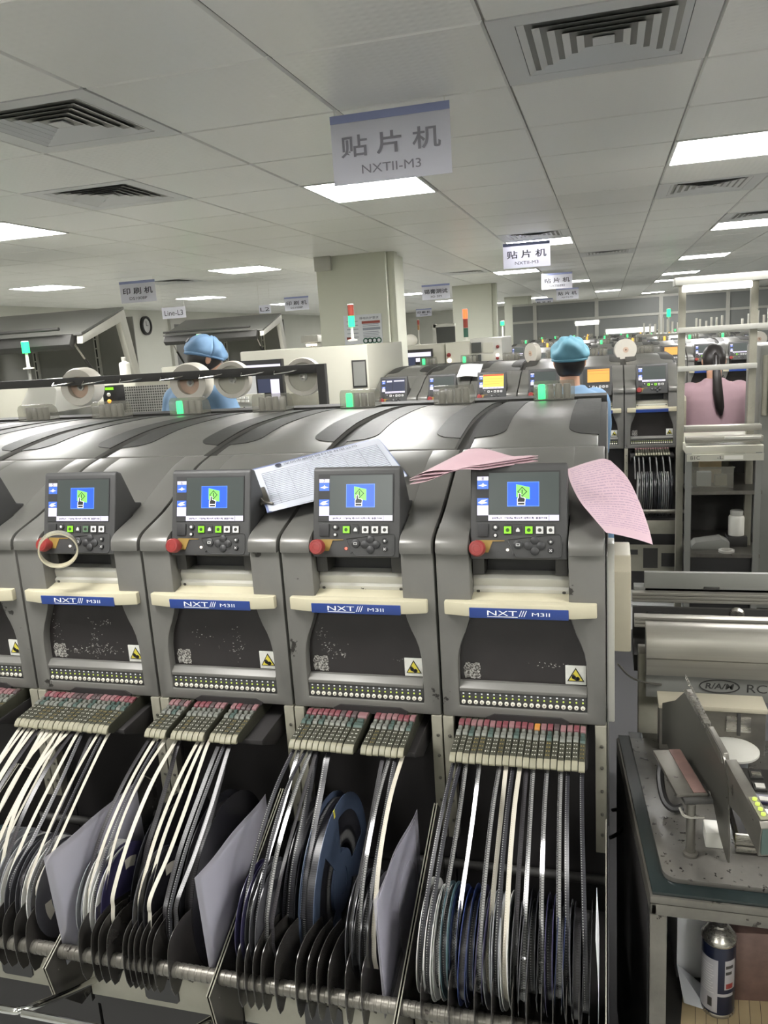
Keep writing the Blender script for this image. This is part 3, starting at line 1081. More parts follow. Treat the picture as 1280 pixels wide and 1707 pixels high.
mb.lathe([(0.0026, 0), (0.0026, 0.0016), (0, 0.002)], (0, 0, 0), 'z', 10, 0, PT @ Matrix.Translation((U(297), V(750), 0)))
P['pilot_lamp'] = mb.mesh('pilot_lamp', 'lampwhite')

# light box on the crest
bx = [(0, 0), (0, 0.042), (0.006, 0.054), (0.018, 0.060), (0.045, 0.058), (0.066, 0.045), (0.078, 0.02), (0.08, 0)]
mb = MB()
mb.prism(bx, 'x', -0.062, 0.062)
P['beacon'] = mb.mesh('lamp_box', 'clear', bevel=0.003)
P['lamps'] = []
for k in range(4):
    mb = MB()
    mb.lathe([(0.0115, 0.002), (0.0115, 0.044), (0.009, 0.048), (0, 0.048)], (-0.039 + 0.026 * k, 0.035, 0), 'z', 12)
    P['lamps'].append(mb.mesh('lamp', 'lampgrey'))
mb = MB()
mb.bb(-0.06, 0.06, 0.002, 0.078, -0.012, 0.0025)
P['lamp_base'] = mb.mesh('lamp_base', 'dark')

# lower body
mb = MB()
mb.bb(-0.1585, 0.1585, 0.075, 1.36, 0.03, 0.885)
P['cabinet'] = mb.mesh('cabinet', 'blackmat')
mb = MB()
mb.prism([(-0.085, 0.828), (-0.085, 0.838), (0.0, 0.842), (0.09, 0.842), (0.09, 0.795), (-0.02, 0.795)], 'x', -0.124, 0.124)
P['feeder_bed'] = mb.mesh('feeder_bed', 'blackmat', bevel=0.002)
P['posts'], P['post_rivets'] = [], []
for s in (-1, 1):
    mb = MB()
    mb.bb(s * 0.148 - 0.0105, s * 0.148 + 0.0105, 0.006, 0.03, 0.60, 0.8715)
    P['posts'].append(mb.mesh('post', 'creampost', bevel=0.0015))
    mb = MB()
    for z in (0.83, 0.785, 0.735, 0.685, 0.64):
        mb.lathe([(0.0036, 0), (0.0032, 0.0018), (0, 0.0026)], (0, 0, 0), 'z', 10, T=Matrix.Translation((s * 0.148 + 0.002, 0.006, z)) @ Matrix.Rotation(PI / 2, 4, 'X'))
    P['post_rivets'].append(mb.mesh('screw', 'oldsteel'))
mb = MB()
mb.bb(-0.1585, 0.1585, 0.02, 0.1, 0.0, 0.03)
mb.bb(-0.158, 0.158, 0.03, 1.3, 0.0, 0.03)
P['plinth'] = mb.mesh('plinth', 'blackmat')
# module side skin for the end of a row
mb = MB()
mb.prism([(0.10, 0.60), (0.10, 0.91), (0.02, 0.91), (0.02, 1.205), (0.10, 1.23), (0.36, 1.355), (0.70, 1.395), (1.30, 1.375), (1.34, 0.60)], 'x', 0.1602, 0.1625)
P['side_skin'] = mb.mesh('side_skin', 'machine_grey', smooth=False)
mb = MB()
mb.bb(0.1585, 0.1745, 0.11, 0.16, 0.83, 1.205)
P['edge_guard'] = mb.mesh('edge_guard', 'white', bevel=0.003)
mb = MB()
mb.prism([(0.155, 0.965), (0.155, 1.135), (0.19, 1.16), (0.30, 1.16), (0.30, 0.965)], 'x', 0.166, 0.207)
P['duct_cover'] = mb.mesh('duct_cover', 'chippy', bevel=0.004)


def module(x, y, num, label, group, lamp=None, screen='symbol', lit=(1, 0, 0), full=True, end=False, letters=True, lower=True, core_only=False):
    t = thing('placement_machine', label, 'machine', (x, y, 0), 0, group)
    link('core', P['core'], t)
    link('lower_hood', P['lower_hood'], t)
    link('hood', P['hood'], t)
    for m in P['dark_inset']:
        link('dark_inset', m, t)
    b = link('lamp_box', P['beacon'], t, (0, 1.12, 1.4))
    link('lamp_base', P['lamp_base'], b)
    for k in range(4):
        o = link('lamp', P['lamps'][k], b)
        if lamp and k == lamp[0]:
            swap(o, 0, lamp[1])
    if core_only:
        link('cabinet', P['cabinet'], t)
        link('plinth', P['plinth'], t)
        return t
    link('front_frame', P['front_frame'], t)
    w = link('window', P['window'], t)
    s = link('warning_sticker', P['warning_sticker'], w)
    link('logo', P['mark'], w)
    link('torn_label', P['torn_label'], w)
    if num in SCR and full and SCR[num]:
        link('speck', SCR[num], w)
    link('window_sill', P['window_sill'], t)
    bp = link('button_panel', P['button_panel'], t)
    link('key', P['key'], bp)
    link('dot', P['dot'], bp)
    if full:
        link('print', P['print'], bp)
        link('latch_recess', P['latch_recess'], t)
    link('handle', P['handle'], t)
    link('shelf', P['shelf'], t)
    n = link('nameplate', P['nameplate'], t)
    if letters:
        lettering('NXT', 'letter', n, (-0.030, -0.0151, 1.1015), 0.056, 0.0095, name='lettering')
        mb = MB()
        mb.bb(-0.058, -0.001, -0.0152, -0.0148, 1.0938, 1.0948)
        for q in range(3):
            mb.prism([(0.001 + q * 0.0045, 1.0955), (0.0025 + q * 0.0045, 1.0955), (0.0075 + q * 0.0045, 1.1075), (0.006 + q * 0.0045, 1.1075)], 'y', -0.0152, -0.0148)
        link('stripe', mb.mesh('stripe', 'letter', smooth=False), n)
        lettering('M3II', 'letter', n, (0.042, -0.0151, 1.1005), 0.033, 0.007, name='lettering')
    rcv = link('roller_cover', P['roller_cover'], t)
    link('screw', P['screw'], rcv)
    link('recess', P['recess'], t)
    for m in P['bracket']:
        link('bracket', m, t)
    c = link('control_panel', P['panel'], t)
    link('bezel', P['bezel'], c)
    link('screen', P['screen'], c)
    if screen in ('symbol', 'dark', 'yellow', 'navy'):
        link('screen_bar', P['screen_print'], c)
    if screen == 'symbol':
        link('screen_symbol', P['screen_symbol'], c)
    elif screen in ('yellow', 'orange', 'navy'):
        link('screen_page', P['screen_' + screen], c)
    if full and num:
        lettering(str(num), 'scr_text', c, PT @ Vector((U(120), V(236), 0.0013)), 0.0042, 0.0062, (1, 0, 0), PT.to_3x3() @ Vector((0, 1, 0)), name='lettering')
    link('blank_cover', P['blank_cover'], c)
    link('rotary_knob', P['rotary_knob'], c)
    if full:
        link('small_knob', P['small_knob'], c)
    for k, me in enumerate(P['keys']):
        o = link('key', me, c)
        st = {0: 'key_lime' if lit[0] else 'key_grey', 2: ('key_grey', 'key_lime', 'key_green_dim')[lit[1]], 3: 'key_grey', 4: 'key_grey'}.get(k)
        if st:
            swap(o, 1, st)
    link('direction_pad', P['direction_pad'], c)
    link('round_key', P['round_key'], c)
    if full:
        link('start_key', P['start_key'], c)
        link('cancel_key', P['cancel_key'], c)
        link('border', P['key_border'], c)
        o = link('pilot_lamp', P['pilot_lamp'], c)
        if num == 7:
            swap(o, 0, 'lampred')
    link('stop_plate', P['stop_plate'], c)
    link('emergency_stop', P['emergency_stop'], c)
    link('cabinet', P['cabinet'], t)
    link('plinth', P['plinth'], t)
    if lower:
        link('feeder_bed', P['feeder_bed'], t)
        for k in range(2):
            p = link('post', P['posts'][k], t)
            link('screw', P['post_rivets'][k], p)
    if end:
        link('side_skin', P['side_skin'], t)
        link('edge_guard', P['edge_guard'], t)
        link('duct_cover', P['duct_cover'], t)
    return t


XM = {n: -0.165 - 0.32 * (8 - n) for n in range(0, 9)}
Y1 = 1.46
G1 = 'placement machines of the near row'
module(XM[8], Y1, 8, 'grey mounting machine at the right end of the near row, pink papers on it', G1, lamp=(0, 'green'), lit=(1, 1), end=True)
module(XM[7], Y1, 7, 'grey mounting machine in the near row, clipboard at its upper left', G1, lit=(1, 0))
module(XM[6], Y1, 6, 'grey mounting machine in the near row, just left of the clipboard', G1, lamp=(0, 'green'), lit=(1, 1))
module(XM[5], Y1, 5, 'grey mounting machine with a tape ring hung on its red stop button', G1, lit=(1, 2))
module(XM[4], Y1, 4, 'grey mounting machine cut off by the left edge of the photo', G1, lamp=(0, 'green'), lit=(1, 0))
for n, w in ((3, 'second hood from the left edge'), (2, 'hood at the far left edge'), (1, 'last hood of the near row')):
    module(XM[n], Y1, n, 'grey machine showing only hood and lamp box, ' + w, G1, core_only=True)

# ------------------------------------------------------------------ feeders, tapes, reels, reel racks of the near row
PITCH = 0.01225
SX = lambda k: -0.1165 + PITCH * k
M['feeder'] = mat('feeder_grey', (60, 60, 50), 0.45, 0.25, var=0.15, scale=40)
M['feeder_dark'] = mat('feeder_dark', (44, 43, 42), 0.45, 0.2)
M['lever_pink'] = mat('lever_pink', (112, 80, 82), 0.5, var=0.1, scale=60)
M['lever_red'] = mat('lever_red', (100, 52, 58), 0.5, var=0.1, scale=60)
M['lever_dark'] = mat('lever_dark', (66, 54, 54), 0.5)
M['lever_orange'] = mat('lever_orange', (160, 108, 44), 0.5)
M['latch_pale'] = mat('latch_pale', (116, 118, 112), 0.35, 0.3)
M['latch_teal'] = mat('latch_teal', (72, 88, 83), 0.35, 0.3)
M['tag_cream'] = mat('tag_cream', (128, 125, 106), 0.5, var=0.06, scale=50)
M['tag_grey'] = mat('tag_grey', (120, 118, 100), 0.5)
M['dot_white'] = mat('dot_white', (196, 196, 186), 0.4)
M['dot_amber'] = mat('dot_amber', (150, 132, 72), 0.4)
F = {}
w = 0.0056
mb = MB()
mb.prism([(-0.118, 0.848), (-0.118, 0.856), (-0.110, 0.861), (-0.035, 0.868), (0.03, 0.872), (0.06, 0.872), (0.06, 0.842), (-0.10, 0.838)], 'x', -w, w)
F['body'] = mb.mesh('body', 'feeder', bevel=0.0008)
mb = MB()
mb.prism([(-0.124, 0.8465), (-0.1245, 0.850), (-0.119, 0.8575), (-0.1105, 0.8615), (-0.110, 0.8590), (-0.117, 0.845)], 'x', -w, w)
F['tag'] = mb.mesh('name_tag', 'tag_cream', bevel=0.0012)
mb = MB()
for i in range(4):
    y = -0.100 + 0.0125 * i
    for sx in (-0.0022, 0.0022):
        mb.lathe([(0.00125, 0), (0.00125, 0.0008), (0, 0.001)], (sx, y, 0.8622 + 0.00115 * i), 'z', 6)
F['dots'] = mb.mesh('dot', 'dot_white')
mb = MB()
mb.prism([(-0.054, 0.8655), (-0.051, 0.8705), (-0.040, 0.8712), (-0.037, 0.867)], 'x', -w * 0.85, w * 0.85)
mb.prism([(-0.0345, 0.867), (-0.033, 0.8725), (-0.026, 0.873), (-0.024, 0.868)], 'x', -w * 0.6, w * 0.6)
F['latch'] = mb.mesh('latch', 'latch_pale', bevel=0.0006)
mb = MB()
mb.prism([(-0.021, 0.8685), (-0.020, 0.8725), (-0.0165, 0.8748), (-0.003, 0.8756), (0.002, 0.872)], 'x', -w * 0.92, w * 0.92)
F['lever'] = mb.mesh('lever', 'lever_pink', bevel=0.0012)
FEED = {8: [(k, 1) for k in range(20)], 7: [(k, 1) for k in range(9)] + [(9.5, 2)] + [(k, 1) for k in range(12, 19)], 6: [(k, 1) for k in range(0, 4)] + [(k, 1) for k in range(5, 11)] + [(k, 1) for k in range(12, 17)],
        5: [(k, 1) for k in range(19)], 4: [(k, 1) for k in range(12, 20)]}
MNAME = {8: 'the right end machine', 7: 'the machine right of the clipboard', 6: 'the machine left of the clipboard', 5: 'the machine with the tape ring', 4: 'the left edge machine'}
fr_ = random.Random(21)
for n, lst in FEED.items():
    for q, (k, wd_) in enumerate(lst):
        t = thing('tape_feeder', 'slim grey tape feeder, %s from the left on %s' % (ordinal(q), MNAME[n]), 'feeder', (XM[n] + SX(k), Y1 + fr_.uniform(-0.002, 0.002), 0), 0, 'tape feeders plugged into ' + MNAME[n])
        t.scale = (0.98 * wd_, 1, 1)
        link('body', F['body'], t)
        o = link('name_tag', F['tag'], t)
        if fr_.random() < 0.15:
            swap(o, 0, 'tag_grey')
        o = link('dot', F['dots'], t)
        if fr_.random() < 0.25:
            swap(o, 0, 'dot_amber')
        o = link('latch', F['latch'], t)
        if fr_.random() < 0.2:
            swap(o, 0, 'latch_teal')
        o = link('lever', F['lever'], t)
        c = fr_.random()
        if n == 8 and k == 12:
            swap(o, 0, 'lever_orange')
        elif c < 0.2:
            swap(o, 0, 'lever_dark')
        elif c < 0.55:
            swap(o, 0, 'lever_red')


# tape materials: sprocket holes and pockets run along the strip (v of the strip is in 4 mm steps)
def tapemat(name, rgb, hole, rough, pocket=None, metal=0.0, holes=True, alpha=None):
    m = bpy.data.materials.new(name)
    m.use_nodes = True
    N, L = m.node_tree.nodes, m.node_tree.links
    b = N['Principled BSDF']
    b.inputs['Roughness'].default_value = rough
    b.inputs['Metallic'].default_value = metal
    b.inputs['Base Color'].default_value = lin(rgb)
    uv = N.new('ShaderNodeUVMap')
    uv.uv_map = 'UVMap'
    sp = N.new('ShaderNodeSeparateXYZ')
    L.new(uv.outputs[0], sp.inputs[0])

    def math_(op, a, bb=None, c=None):
        n = N.new('ShaderNodeMath')
        n.operation = op
        for i, v in enumerate((a, bb, c)):
            if v is None:
                continue
            if isinstance(v, (int, float)):
                n.inputs[i].default_value = v
            else:
                L.new(v, n.inputs[i])
        return n.outputs[0]
    fv = math_('FRACT', sp.outputs[1])
    last = None
    if holes:
        dx = math_('MULTIPLY', math_('SUBTRACT', sp.outputs[0], 0.22), 2.0)
        dy = math_('SUBTRACT', fv, 0.5)
        d = math_('SQRT', math_('ADD', math_('MULTIPLY', dx, dx), math_('MULTIPLY', dy, dy)))
        h = math_('LESS_THAN', d, 0.21)
        mx = N.new('ShaderNodeMix')
        mx.data_type = 'RGBA'
        mx.inputs[6].default_value = lin(rgb)
        mx.inputs[7].default_value = lin(hole)
        L.new(h, mx.inputs[0])
        last = mx.outputs[2]
    if pocket:
        a = math_('GREATER_THAN', sp.outputs[0], 0.42)
        c = math_('LESS_THAN', sp.outputs[0], 0.9)
        e = math_('LESS_THAN', math_('ABSOLUTE', math_('SUBTRACT', fv, 0.5)), 0.27)
        pk = math_('MULTIPLY', math_('MULTIPLY', a, c), e)
        mx2 = N.new('ShaderNodeMix')
        mx2.data_type = 'RGBA'
        if last:
            L.new(last, mx2.inputs[6])
        else:
            mx2.inputs[6].default_value = lin(rgb)
        mx2.inputs[7].default_value = lin(pocket)
        L.new(pk, mx2.inputs[0])
        last = mx2.outputs[2]
        bp = N.new('ShaderNodeBump')
        bp.inputs['Strength'].default_value = 0.6
        bp.inputs['Distance'].default_value = 0.001
        L.new(pk, bp.inputs['Height'])
        L.new(bp.outputs[0], b.inputs['Normal'])
    if last:
        L.new(last, b.inputs['Base Color'])
    return m


M['tp_white'] = tapemat('paper_tape', (178, 173, 160), (150, 142, 122), 0.6, holes=True)
M['tp_plain'] = tapemat('plain_paper_tape', (176, 172, 160), (0, 0, 0), 0.55, holes=False)
M['tp_black'] = tapemat('black_tape', (24, 24, 28), (150, 150, 148), 0.34, pocket=(44, 44, 50))
M['tp_clear'] = tapemat('clear_tape', (96, 96, 96), (30, 30, 32), 0.13, pocket=(150, 150, 148), metal=0.3)
M['tp_dark'] = tapemat('dark_cover_tape', (38, 36, 38), (20, 20, 22), 0.3, pocket=(60, 58, 62))
TAPEWORD = {'tp_white': 'white paper', 'tp_plain': 'plain cream paper', 'tp_black': 'black punched', 'tp_clear': 'shiny clear', 'tp_dark': 'dark glossy'}


def tape_mesh(x0, x1, P3, wid, m, twist=0.0):
    """strip following (y,z) points; x drifts from x0 to x1"""
    pts = catmull([(0, a, b) for a, b in P3], 8)
    n = len(pts) - 1
    s = [0]
    for a, b in zip(pts, pts[1:]):
        s.append(s[-1] + (b - a).length)
    mb = MB()
    vs, fs = [], []
    for th in (0, 1):
        for i, p in enumerate(pts):
            a = pts[max(0, i - 1)]
            b = pts[min(n, i + 1)]
            t = (b - a).normalized()
            nn = Vector((0, t.z, -t.y))
            if nn.z < 0:
                nn = -nn
            f = s[i] / s[-1]
            x = x0 + (x1 - x0) * (f * f * (3 - 2 * f))
            tw = twist * math.sin(PI * f)
            for k, sx in enumerate((-1, 1)):
                q = Vector((x + sx * wid / 2 * math.cos(tw), p.y, p.z)) + nn * (-th * 0.0006 + sx * wid / 2 * math.sin(tw))
                mb.uv[len(vs)] = (k, s[i] / 0.004)
                vs.append(q)
    w2 = 2 * (n + 1)
    for i in range(n):
        a = 2 * i
        fs.append((a, a + 1, a + 3, a + 2))
        fs.append((w2 + a, w2 + a + 2, w2 + a + 3, w2 + a + 1))
        fs.append((a, a + 2, w2 + a + 2, w2 + a))
        fs.append((a + 1, w2 + a + 1, w2 + a + 3, a + 3))
    uvk = dict(mb.uv)
    mb.uv = {}
    mb.add(vs, fs)
    mb.uv = uvk
    return mb.mesh('tape', m, ang=50)


# reels
def flange_mesh(Rr, m, n_sp=3, c0=0.42, c1=0.78, frac=0.42, th=0.0012, phase=0.3, name='flange', hub=0.16):
    """thin disc in the y-z plane with windows between spokes"""
    mb = MB()
    n = 48
    radii = [hub * Rr, c0 * Rr, c1 * Rr, Rr]
    if frac <= 0:
        radii = [hub * Rr, Rr]
    k = len(radii)
    vs, fs = [], []
    for x in (-th / 2, th / 2):
        for r in radii:
            for i in range(n):
                t = 2 * PI * i / n
                vs.append((x, r * math.cos(t), r * math.sin(t)))
    off = k * n

    def solid(j, i):
        if k == 2 or j != 1:
            return True
        t = (i / n * n_sp + phase) % 1.0
        return t < frac
    for j in range(k - 1):
        for i in range(n):
            i2 = (i + 1) % n
            if solid(j, i):
                a, b, c, d = j * n + i, j * n + i2, (j + 1) * n + i2, (j + 1) * n + i
                fs += [(a, d, c, b), (off + a, off + b, off + c, off + d)]
                if not solid(j, (i - 1) % n):
                    fs.append((a, a + off, d + off, d))
                if not solid(j, i2):
                    fs.append((b, c, c + off, b + off))
    for i in range(n):
        i2 = (i + 1) % n
        fs.append(((k - 1) * n + i, (k - 1) * n + i + off, (k - 1) * n + i2 + off, (k - 1) * n + i2))
        fs.append((i, i2, i2 + off, i + off))
        if k == 4:
            if not solid(1, i):
                fs.append((n + i, n + i2, n + i2 + off, n + i + off))
                fs.append((2 * n + i, 2 * n + i + off, 2 * n + i2 + off, 2 * n + i2))
    mb.add(vs, fs)
    return mb.mesh(name, m, ang=40)


RC = {'white': ('reel_white', (190, 190, 188), 0.35), 'grey': ('reel_grey', (130, 132, 136), 0.35), 'blue': ('reel_blue', (40, 52, 96), 0.3), 'violet': ('reel_violet', (46, 43, 70), 0.3), 'black': ('reel_black', (34, 34, 38), 0.25),
      'navy': ('reel_navy', (30, 40, 72), 0.28), 'teal': ('reel_teal', (70, 92, 98), 0.35), 'smoke': ('reel_smoke', (72, 72, 76), 0.2)}
for k, v in RC.items():
    M['rl_' + k] = mat(*v)
M['rl_bigblue'] = mat('reel_big_blue', (70, 82, 104), 0.35, var=0.05, scale=12)
FL = {}


def reel(x, cy, cz, Rr, wid, col, tapem, lab, group, roll=0.8, tilt=0.0, big=False, nsp=3, frac=0.7, marks=None, label_patch=False):
    t = thing('component_reel', lab, 'reel', (x, cy, cz), 0, group)
    t.rotation_euler = (0, tilt, 0)
    key = (round(Rr, 4), col, nsp, frac)
    if key not in FL:
        FL[key] = flange_mesh(Rr, 'rl_' + col, nsp, 0.36 if big else 0.5, 0.8 if big else 0.72, frac)
    for s in (-1, 1):
        link('flange', FL[key], t, (s * wid / 2, 0, 0))
    kr = ('roll', round(Rr * roll, 4), round(wid, 4), tapem)
    if kr not in FL:
        mb = MB()
        rr = Rr * roll
        hw = wid / 2 - 0.0008
        n = 40
        vs, fs = [], []
        for i in range(n):
            q = 2 * PI * i / n
            for k, (xx, r) in enumerate(((-hw, rr), (hw, rr), (hw, rr * 0.45), (-hw, rr * 0.45))):
                mb.uv[len(vs)] = (k % 2 if k < 2 else 0.05, i * (2 * PI * rr / n) / 0.004)
                vs.append((xx, rr * 1.0 * math.cos(q) * (r / rr), r * math.sin(q)))
        for i in range(n):
            j = (i + 1) % n
            for k in range(4):
                a, b = i * 4 + k, i * 4 + (k + 1) % 4
                c, d = j * 4 + (k + 1) % 4, j * 4 + k
                fs.append((a, b, c, d))
        uvk = dict(mb.uv)
        mb.uv = {}
        mb.add(vs, fs)
        mb.uv = uvk
        FL[kr] = mb.mesh('tape_roll', tapem, ang=40)
    link('tape_roll', FL[kr], t)
    kh = ('hub', round(Rr, 4), round(wid, 4), col)
    if kh not in FL:
        mb = MB()
        mb.lathe([(Rr * 0.16, -wid / 2 + 0.0007), (Rr * (0.36 if big else 0.3), -wid / 2 + 0.0007), (Rr * (0.36 if big else 0.3), wid / 2 - 0.0007), (Rr * 0.16, wid / 2 - 0.0007)], (0, 0, 0), 'x', 28)
        FL[kh] = mb.mesh('hub', 'rl_' + col)
    link('hub', FL[kh], t)
    if marks:
        for q, s in marks:
            mb = MB()
            a = R(q)
            c = Vector((s * (wid / 2 + 0.0009), Rr * 0.955 * math.cos(a), Rr * 0.955 * math.sin(a)))
            mb.box((0, 0, 0), (0.0012, Rr * 0.10, 0.006), 0, None, Matrix.Translation(c) @ Matrix.Rotation(a, 4, 'X'))
            link('stripe', mb.mesh('stripe', 'warn_yellow', smooth=False), t)
    if label_patch:
        mb = MB()
        mb.box((wid / 2 + 0.001, -Rr * 0.62, Rr * 0.44), (0.0006, 0.034, 0.022), 0, (0.25, 0, 0))
        p = link('paper_label', mb.mesh('paper_label', 'warn_white', smooth=False), t)
        mb = MB()
        for k in range(3):
            mb.box((wid / 2 + 0.0015, -Rr * 0.62, Rr * 0.44 - 0.005 + 0.005 * k), (0.0004, 0.024, 0.0018), 0, (0.25, 0, 0))
        link('print', mb.mesh('print', 'dark', smooth=False), p)
    return t


# racks
R0 = dict(bar=(-0.41, 0.572))
fin_out = [(-0.425, 0.545), (-0.427, 0.58), (-0.42, 0.62), (-0.402, 0.637), (-0.37, 0.641), (-0.34, 0.636), (-0.29, 0.62), (-0.29, 0.50), (-0.36, 0.50), (-0.388, 0.535), (-0.405, 0.522), (-0.418, 0.526)]
M['fin'] = mat('divider_dark', (58, 56, 54), 0.24, 0.2, var=0.1, scale=10)
mb = MB()
mb.prism([(p.x, p.y) for p in catmull([(a, b, 0) for a, b in fin_out[:7]], 4)] + fin_out[7:], 'x', -0.0006, 0.0006)
ME_FIN = mb.mesh('divider', 'fin')
mb = MB()
mb.cyl((-0.157, 0, 0), (0.157, 0, 0), 0.0115, n=18)
for k in range(26):
    x = -0.15 + 0.012 * k
    mb.lathe([(0.0119, -0.0042), (0.0124, -0.0036), (0.0124, 0.0036), (0.0119, 0.0042)], (x, 0, 0), 'x', 16)
ME_BAR = mb.mesh('front_bar', 'oldsteel')
mb = MB()
mb.cyl((-0.158, 0.025, 0.525), (0.158, 0.025, 0.525), 0.010, n=14)
ME_RBAR = mb.mesh('rear_bar', 'dark')
mb = MB()
mb.prism([(-0.44, 0.505), (-0.452, 0.57), (-0.09, 0.735), (-0.055, 0.70), (-0.055, 0.43), (-0.38, 0.43)], 'x', -0.0009, 0.0009)
ME_SIDE = mb.mesh('side_plate', 'fin', smooth=False)
mb = MB()
mb.tube([(0, -0.44, 0.505), (0, -0.453, 0.571), (0, -0.09, 0.737), (0, -0.054, 0.703)], 0.0011, 6)
ME_EDGE = mb.mesh('edge', 'creampost')
mb = MB()
mb.prism([(-0.155, 0.425), (-0.155, 0.497), (-0.145, 0.505), (0.145, 0.505), (0.155, 0.497), (0.155, 0.425)], 'y', -0.35, -0.344)
ME_FP = mb.mesh('front_plate', 'creampost', bevel=0.001)
mb = MB()
mb.bb(-0.156, 0.156, -0.344, 0.06, 0.40, 0.425)
mb.bb(-0.1565, 0.1565, -0.33, -0.325, 0.08, 0.40)
ME_TRAY = mb.mesh('tray', 'blackmat')
mb = MB()
mb.prism([(-0.03, 0.44), (-0.035, 0.445), (-0.035, 0.485), (-0.03, 0.49), (0.03, 0.49), (0.035, 0.485), (0.035, 0.445), (0.03, 0.44)], 'y', -0.353, -0.3495)
ME_SLOT = mb.mesh('recess', 'black')
mb = MB()
for sx in (-0.1, 0.1):
    mb.bb(sx - 0.015, sx + 0.015, -0.31, 0.05, 0.06, 0.40)
ME_LEG = mb.mesh('leg', 'blackmat')
mb = MB()
for sx in (-0.1, 0.1):
    mb.cyl((sx - 0.01, -0.29, 0.03), (sx + 0.01, -0.29, 0.03), 0.03, n=18)
    mb.cyl((sx - 0.01, 0.02, 0.03), (sx + 0.01, 0.02, 0.03), 0.03, n=18)
ME_WHEEL = mb.mesh('wheel', 'black')
hp_ = catmull([(0.03, -0.36, 0.47), (0.03, -0.42, 0.50), (0.028, -0.50, 0.545), (0.015, -0.528, 0.558), (-0.02, -0.535, 0.560), (-0.26, -0.535, 0.560)], 5)
mb = MB()
mb.tube(hp_, 0.006, 10)
ME_HAND = mb.mesh('trolley_handle', 'chrome')
RACKLAB = {8: 'reel trolley at the right end, under the machine with the pink papers', 7: 'reel trolley holding the large blue reel', 6: 'reel trolley holding two large black reels', 5: 'reel trolley full of white reels, chrome handle at lower left', 4: 'reel trolley cut off by the left edge'}
FINS = {8: [0.02, 3.6, 6.9, 9.1, 11.6, 13.4, 15.2, 16.6, 18.2, 19.7], 7: [0.4, 1.6, 2.8, 4.0, 6.0, 9.0, 10.6, 12.0, 13.6, 16.0, 18.2], 6: [1.5, 3.6, 4.8, 6.2, 8.8, 9.7, 10.6, 11.6, 12.6, 13.6, 16.0],
        5: [1.0, 3.5, 6.5, 8.5, 10.0, 11.5, 13.0, 14.5, 16.5, 18.6], 4: [12, 14, 16, 18]}
for n in (4, 5, 6, 7, 8):
    t = thing('reel_trolley', RACKLAB[n], 'reel trolley', (XM[n], Y1, 0), 0, 'reel trolleys under the near row')
    link('front_bar', ME_BAR, t, (0, R0['bar'][0], R0['bar'][1]))
    link('rear_bar', ME_RBAR, t)
    for s in (-1, 1):
        p = link('side_plate', ME_SIDE, t, (s * 0.1575, 0, 0))
        link('edge', ME_EDGE, p)
    fp = link('front_plate', ME_FP, t)
    link('recess', ME_SLOT, fp)
    link('tray', ME_TRAY, t)
    link('leg', ME_LEG, t)
    link('wheel', ME_WHEEL, t)
    for k in FINS[n]:
        link('divider', ME_FIN, t, (SX(k) - PITCH / 2 + 0.0, 0, 0))
    if n in (5, 6):
        link('trolley_handle', ME_HAND, t, (0.155 if n == 5 else 0.12, 0, 0))

# which slots hold what: colour, size, tape kind
B = None
SET = {
    8: [('white', 'tp_black'), ('white', 'tp_black'), ('white', 'tp_clear'), ('teal', '-tp_black'), ('navy', 'tp_clear'), ('blue', '-tp_dark'), ('navy', '-tp_black'), ('violet', 'tp_clear'), ('grey', 'tp_white'), ('grey', 'tp_black'),
        ('white', 'tp_white'), ('smoke', 'tp_dark'), ('smoke', 'tp_clear'), ('black', '-tp_black'), ('black', 'tp_clear'), ('violet', '-tp_black'), ('navy', 'tp_clear'), ('smoke', 'tp_black'), ('black', '-tp_dark'), ('black', 'tp_black')],
    7: [('violet', 'tp_black'), ('smoke', 'tp_clear'), ('smoke', 'tp_black'), ('none', 'tp_clear'), ('none', 'tp_dark'), B, B, B, B, B, B, B, B, B, B, ('smoke', 'tp_dark'), ('black', 'tp_clear'), ('black', 'tp_black'), ('none', 'tp_white')],
    6: [('grey', 'tp_dark'), ('white', 'tp_plain'), ('white', 'tp_black'), ('violet', 'tp_plain'), B, ('none', 'tp_plain'), B, B, B, ('smoke', 'tp_white'), ('black', 'tp_plain'), ('none', 'tp_plain'), B, ('none', 'tp_dark'), ('none', 'tp_black'), ('none', 'tp_dark'), B],
    5: [('white', 'tp_plain'), ('teal', 'tp_plain'), ('white', 'tp_plain'), ('grey', 'tp_plain'), ('white', 'tp_dark'), ('teal', 'tp_plain'), ('white', 'tp_plain'), ('white', 'tp_white'), ('white', 'tp_white'), ('grey', 'tp_plain'), ('white', 'tp_plain'), ('grey', 'tp_dark'),
        ('white', 'tp_plain'), ('smoke', 'tp_black'), B, ('smoke', 'tp_dark'), ('white', 'tp_plain'), ('white', 'tp_black'), ('smoke', 'tp_plain')],
    4: [B] * 12 + [('grey', 'tp_plain'), ('white', 'tp_plain'), ('grey', 'tp_dark'), ('white', 'tp_plain'), ('white', 'tp_plain'), ('grey', 'tp_plain'), ('white', 'tp_plain'), B],
}
tr = random.Random(5)
RCY, RCZ, RR_ = Y1 - 0.305, 0.622, 0.089
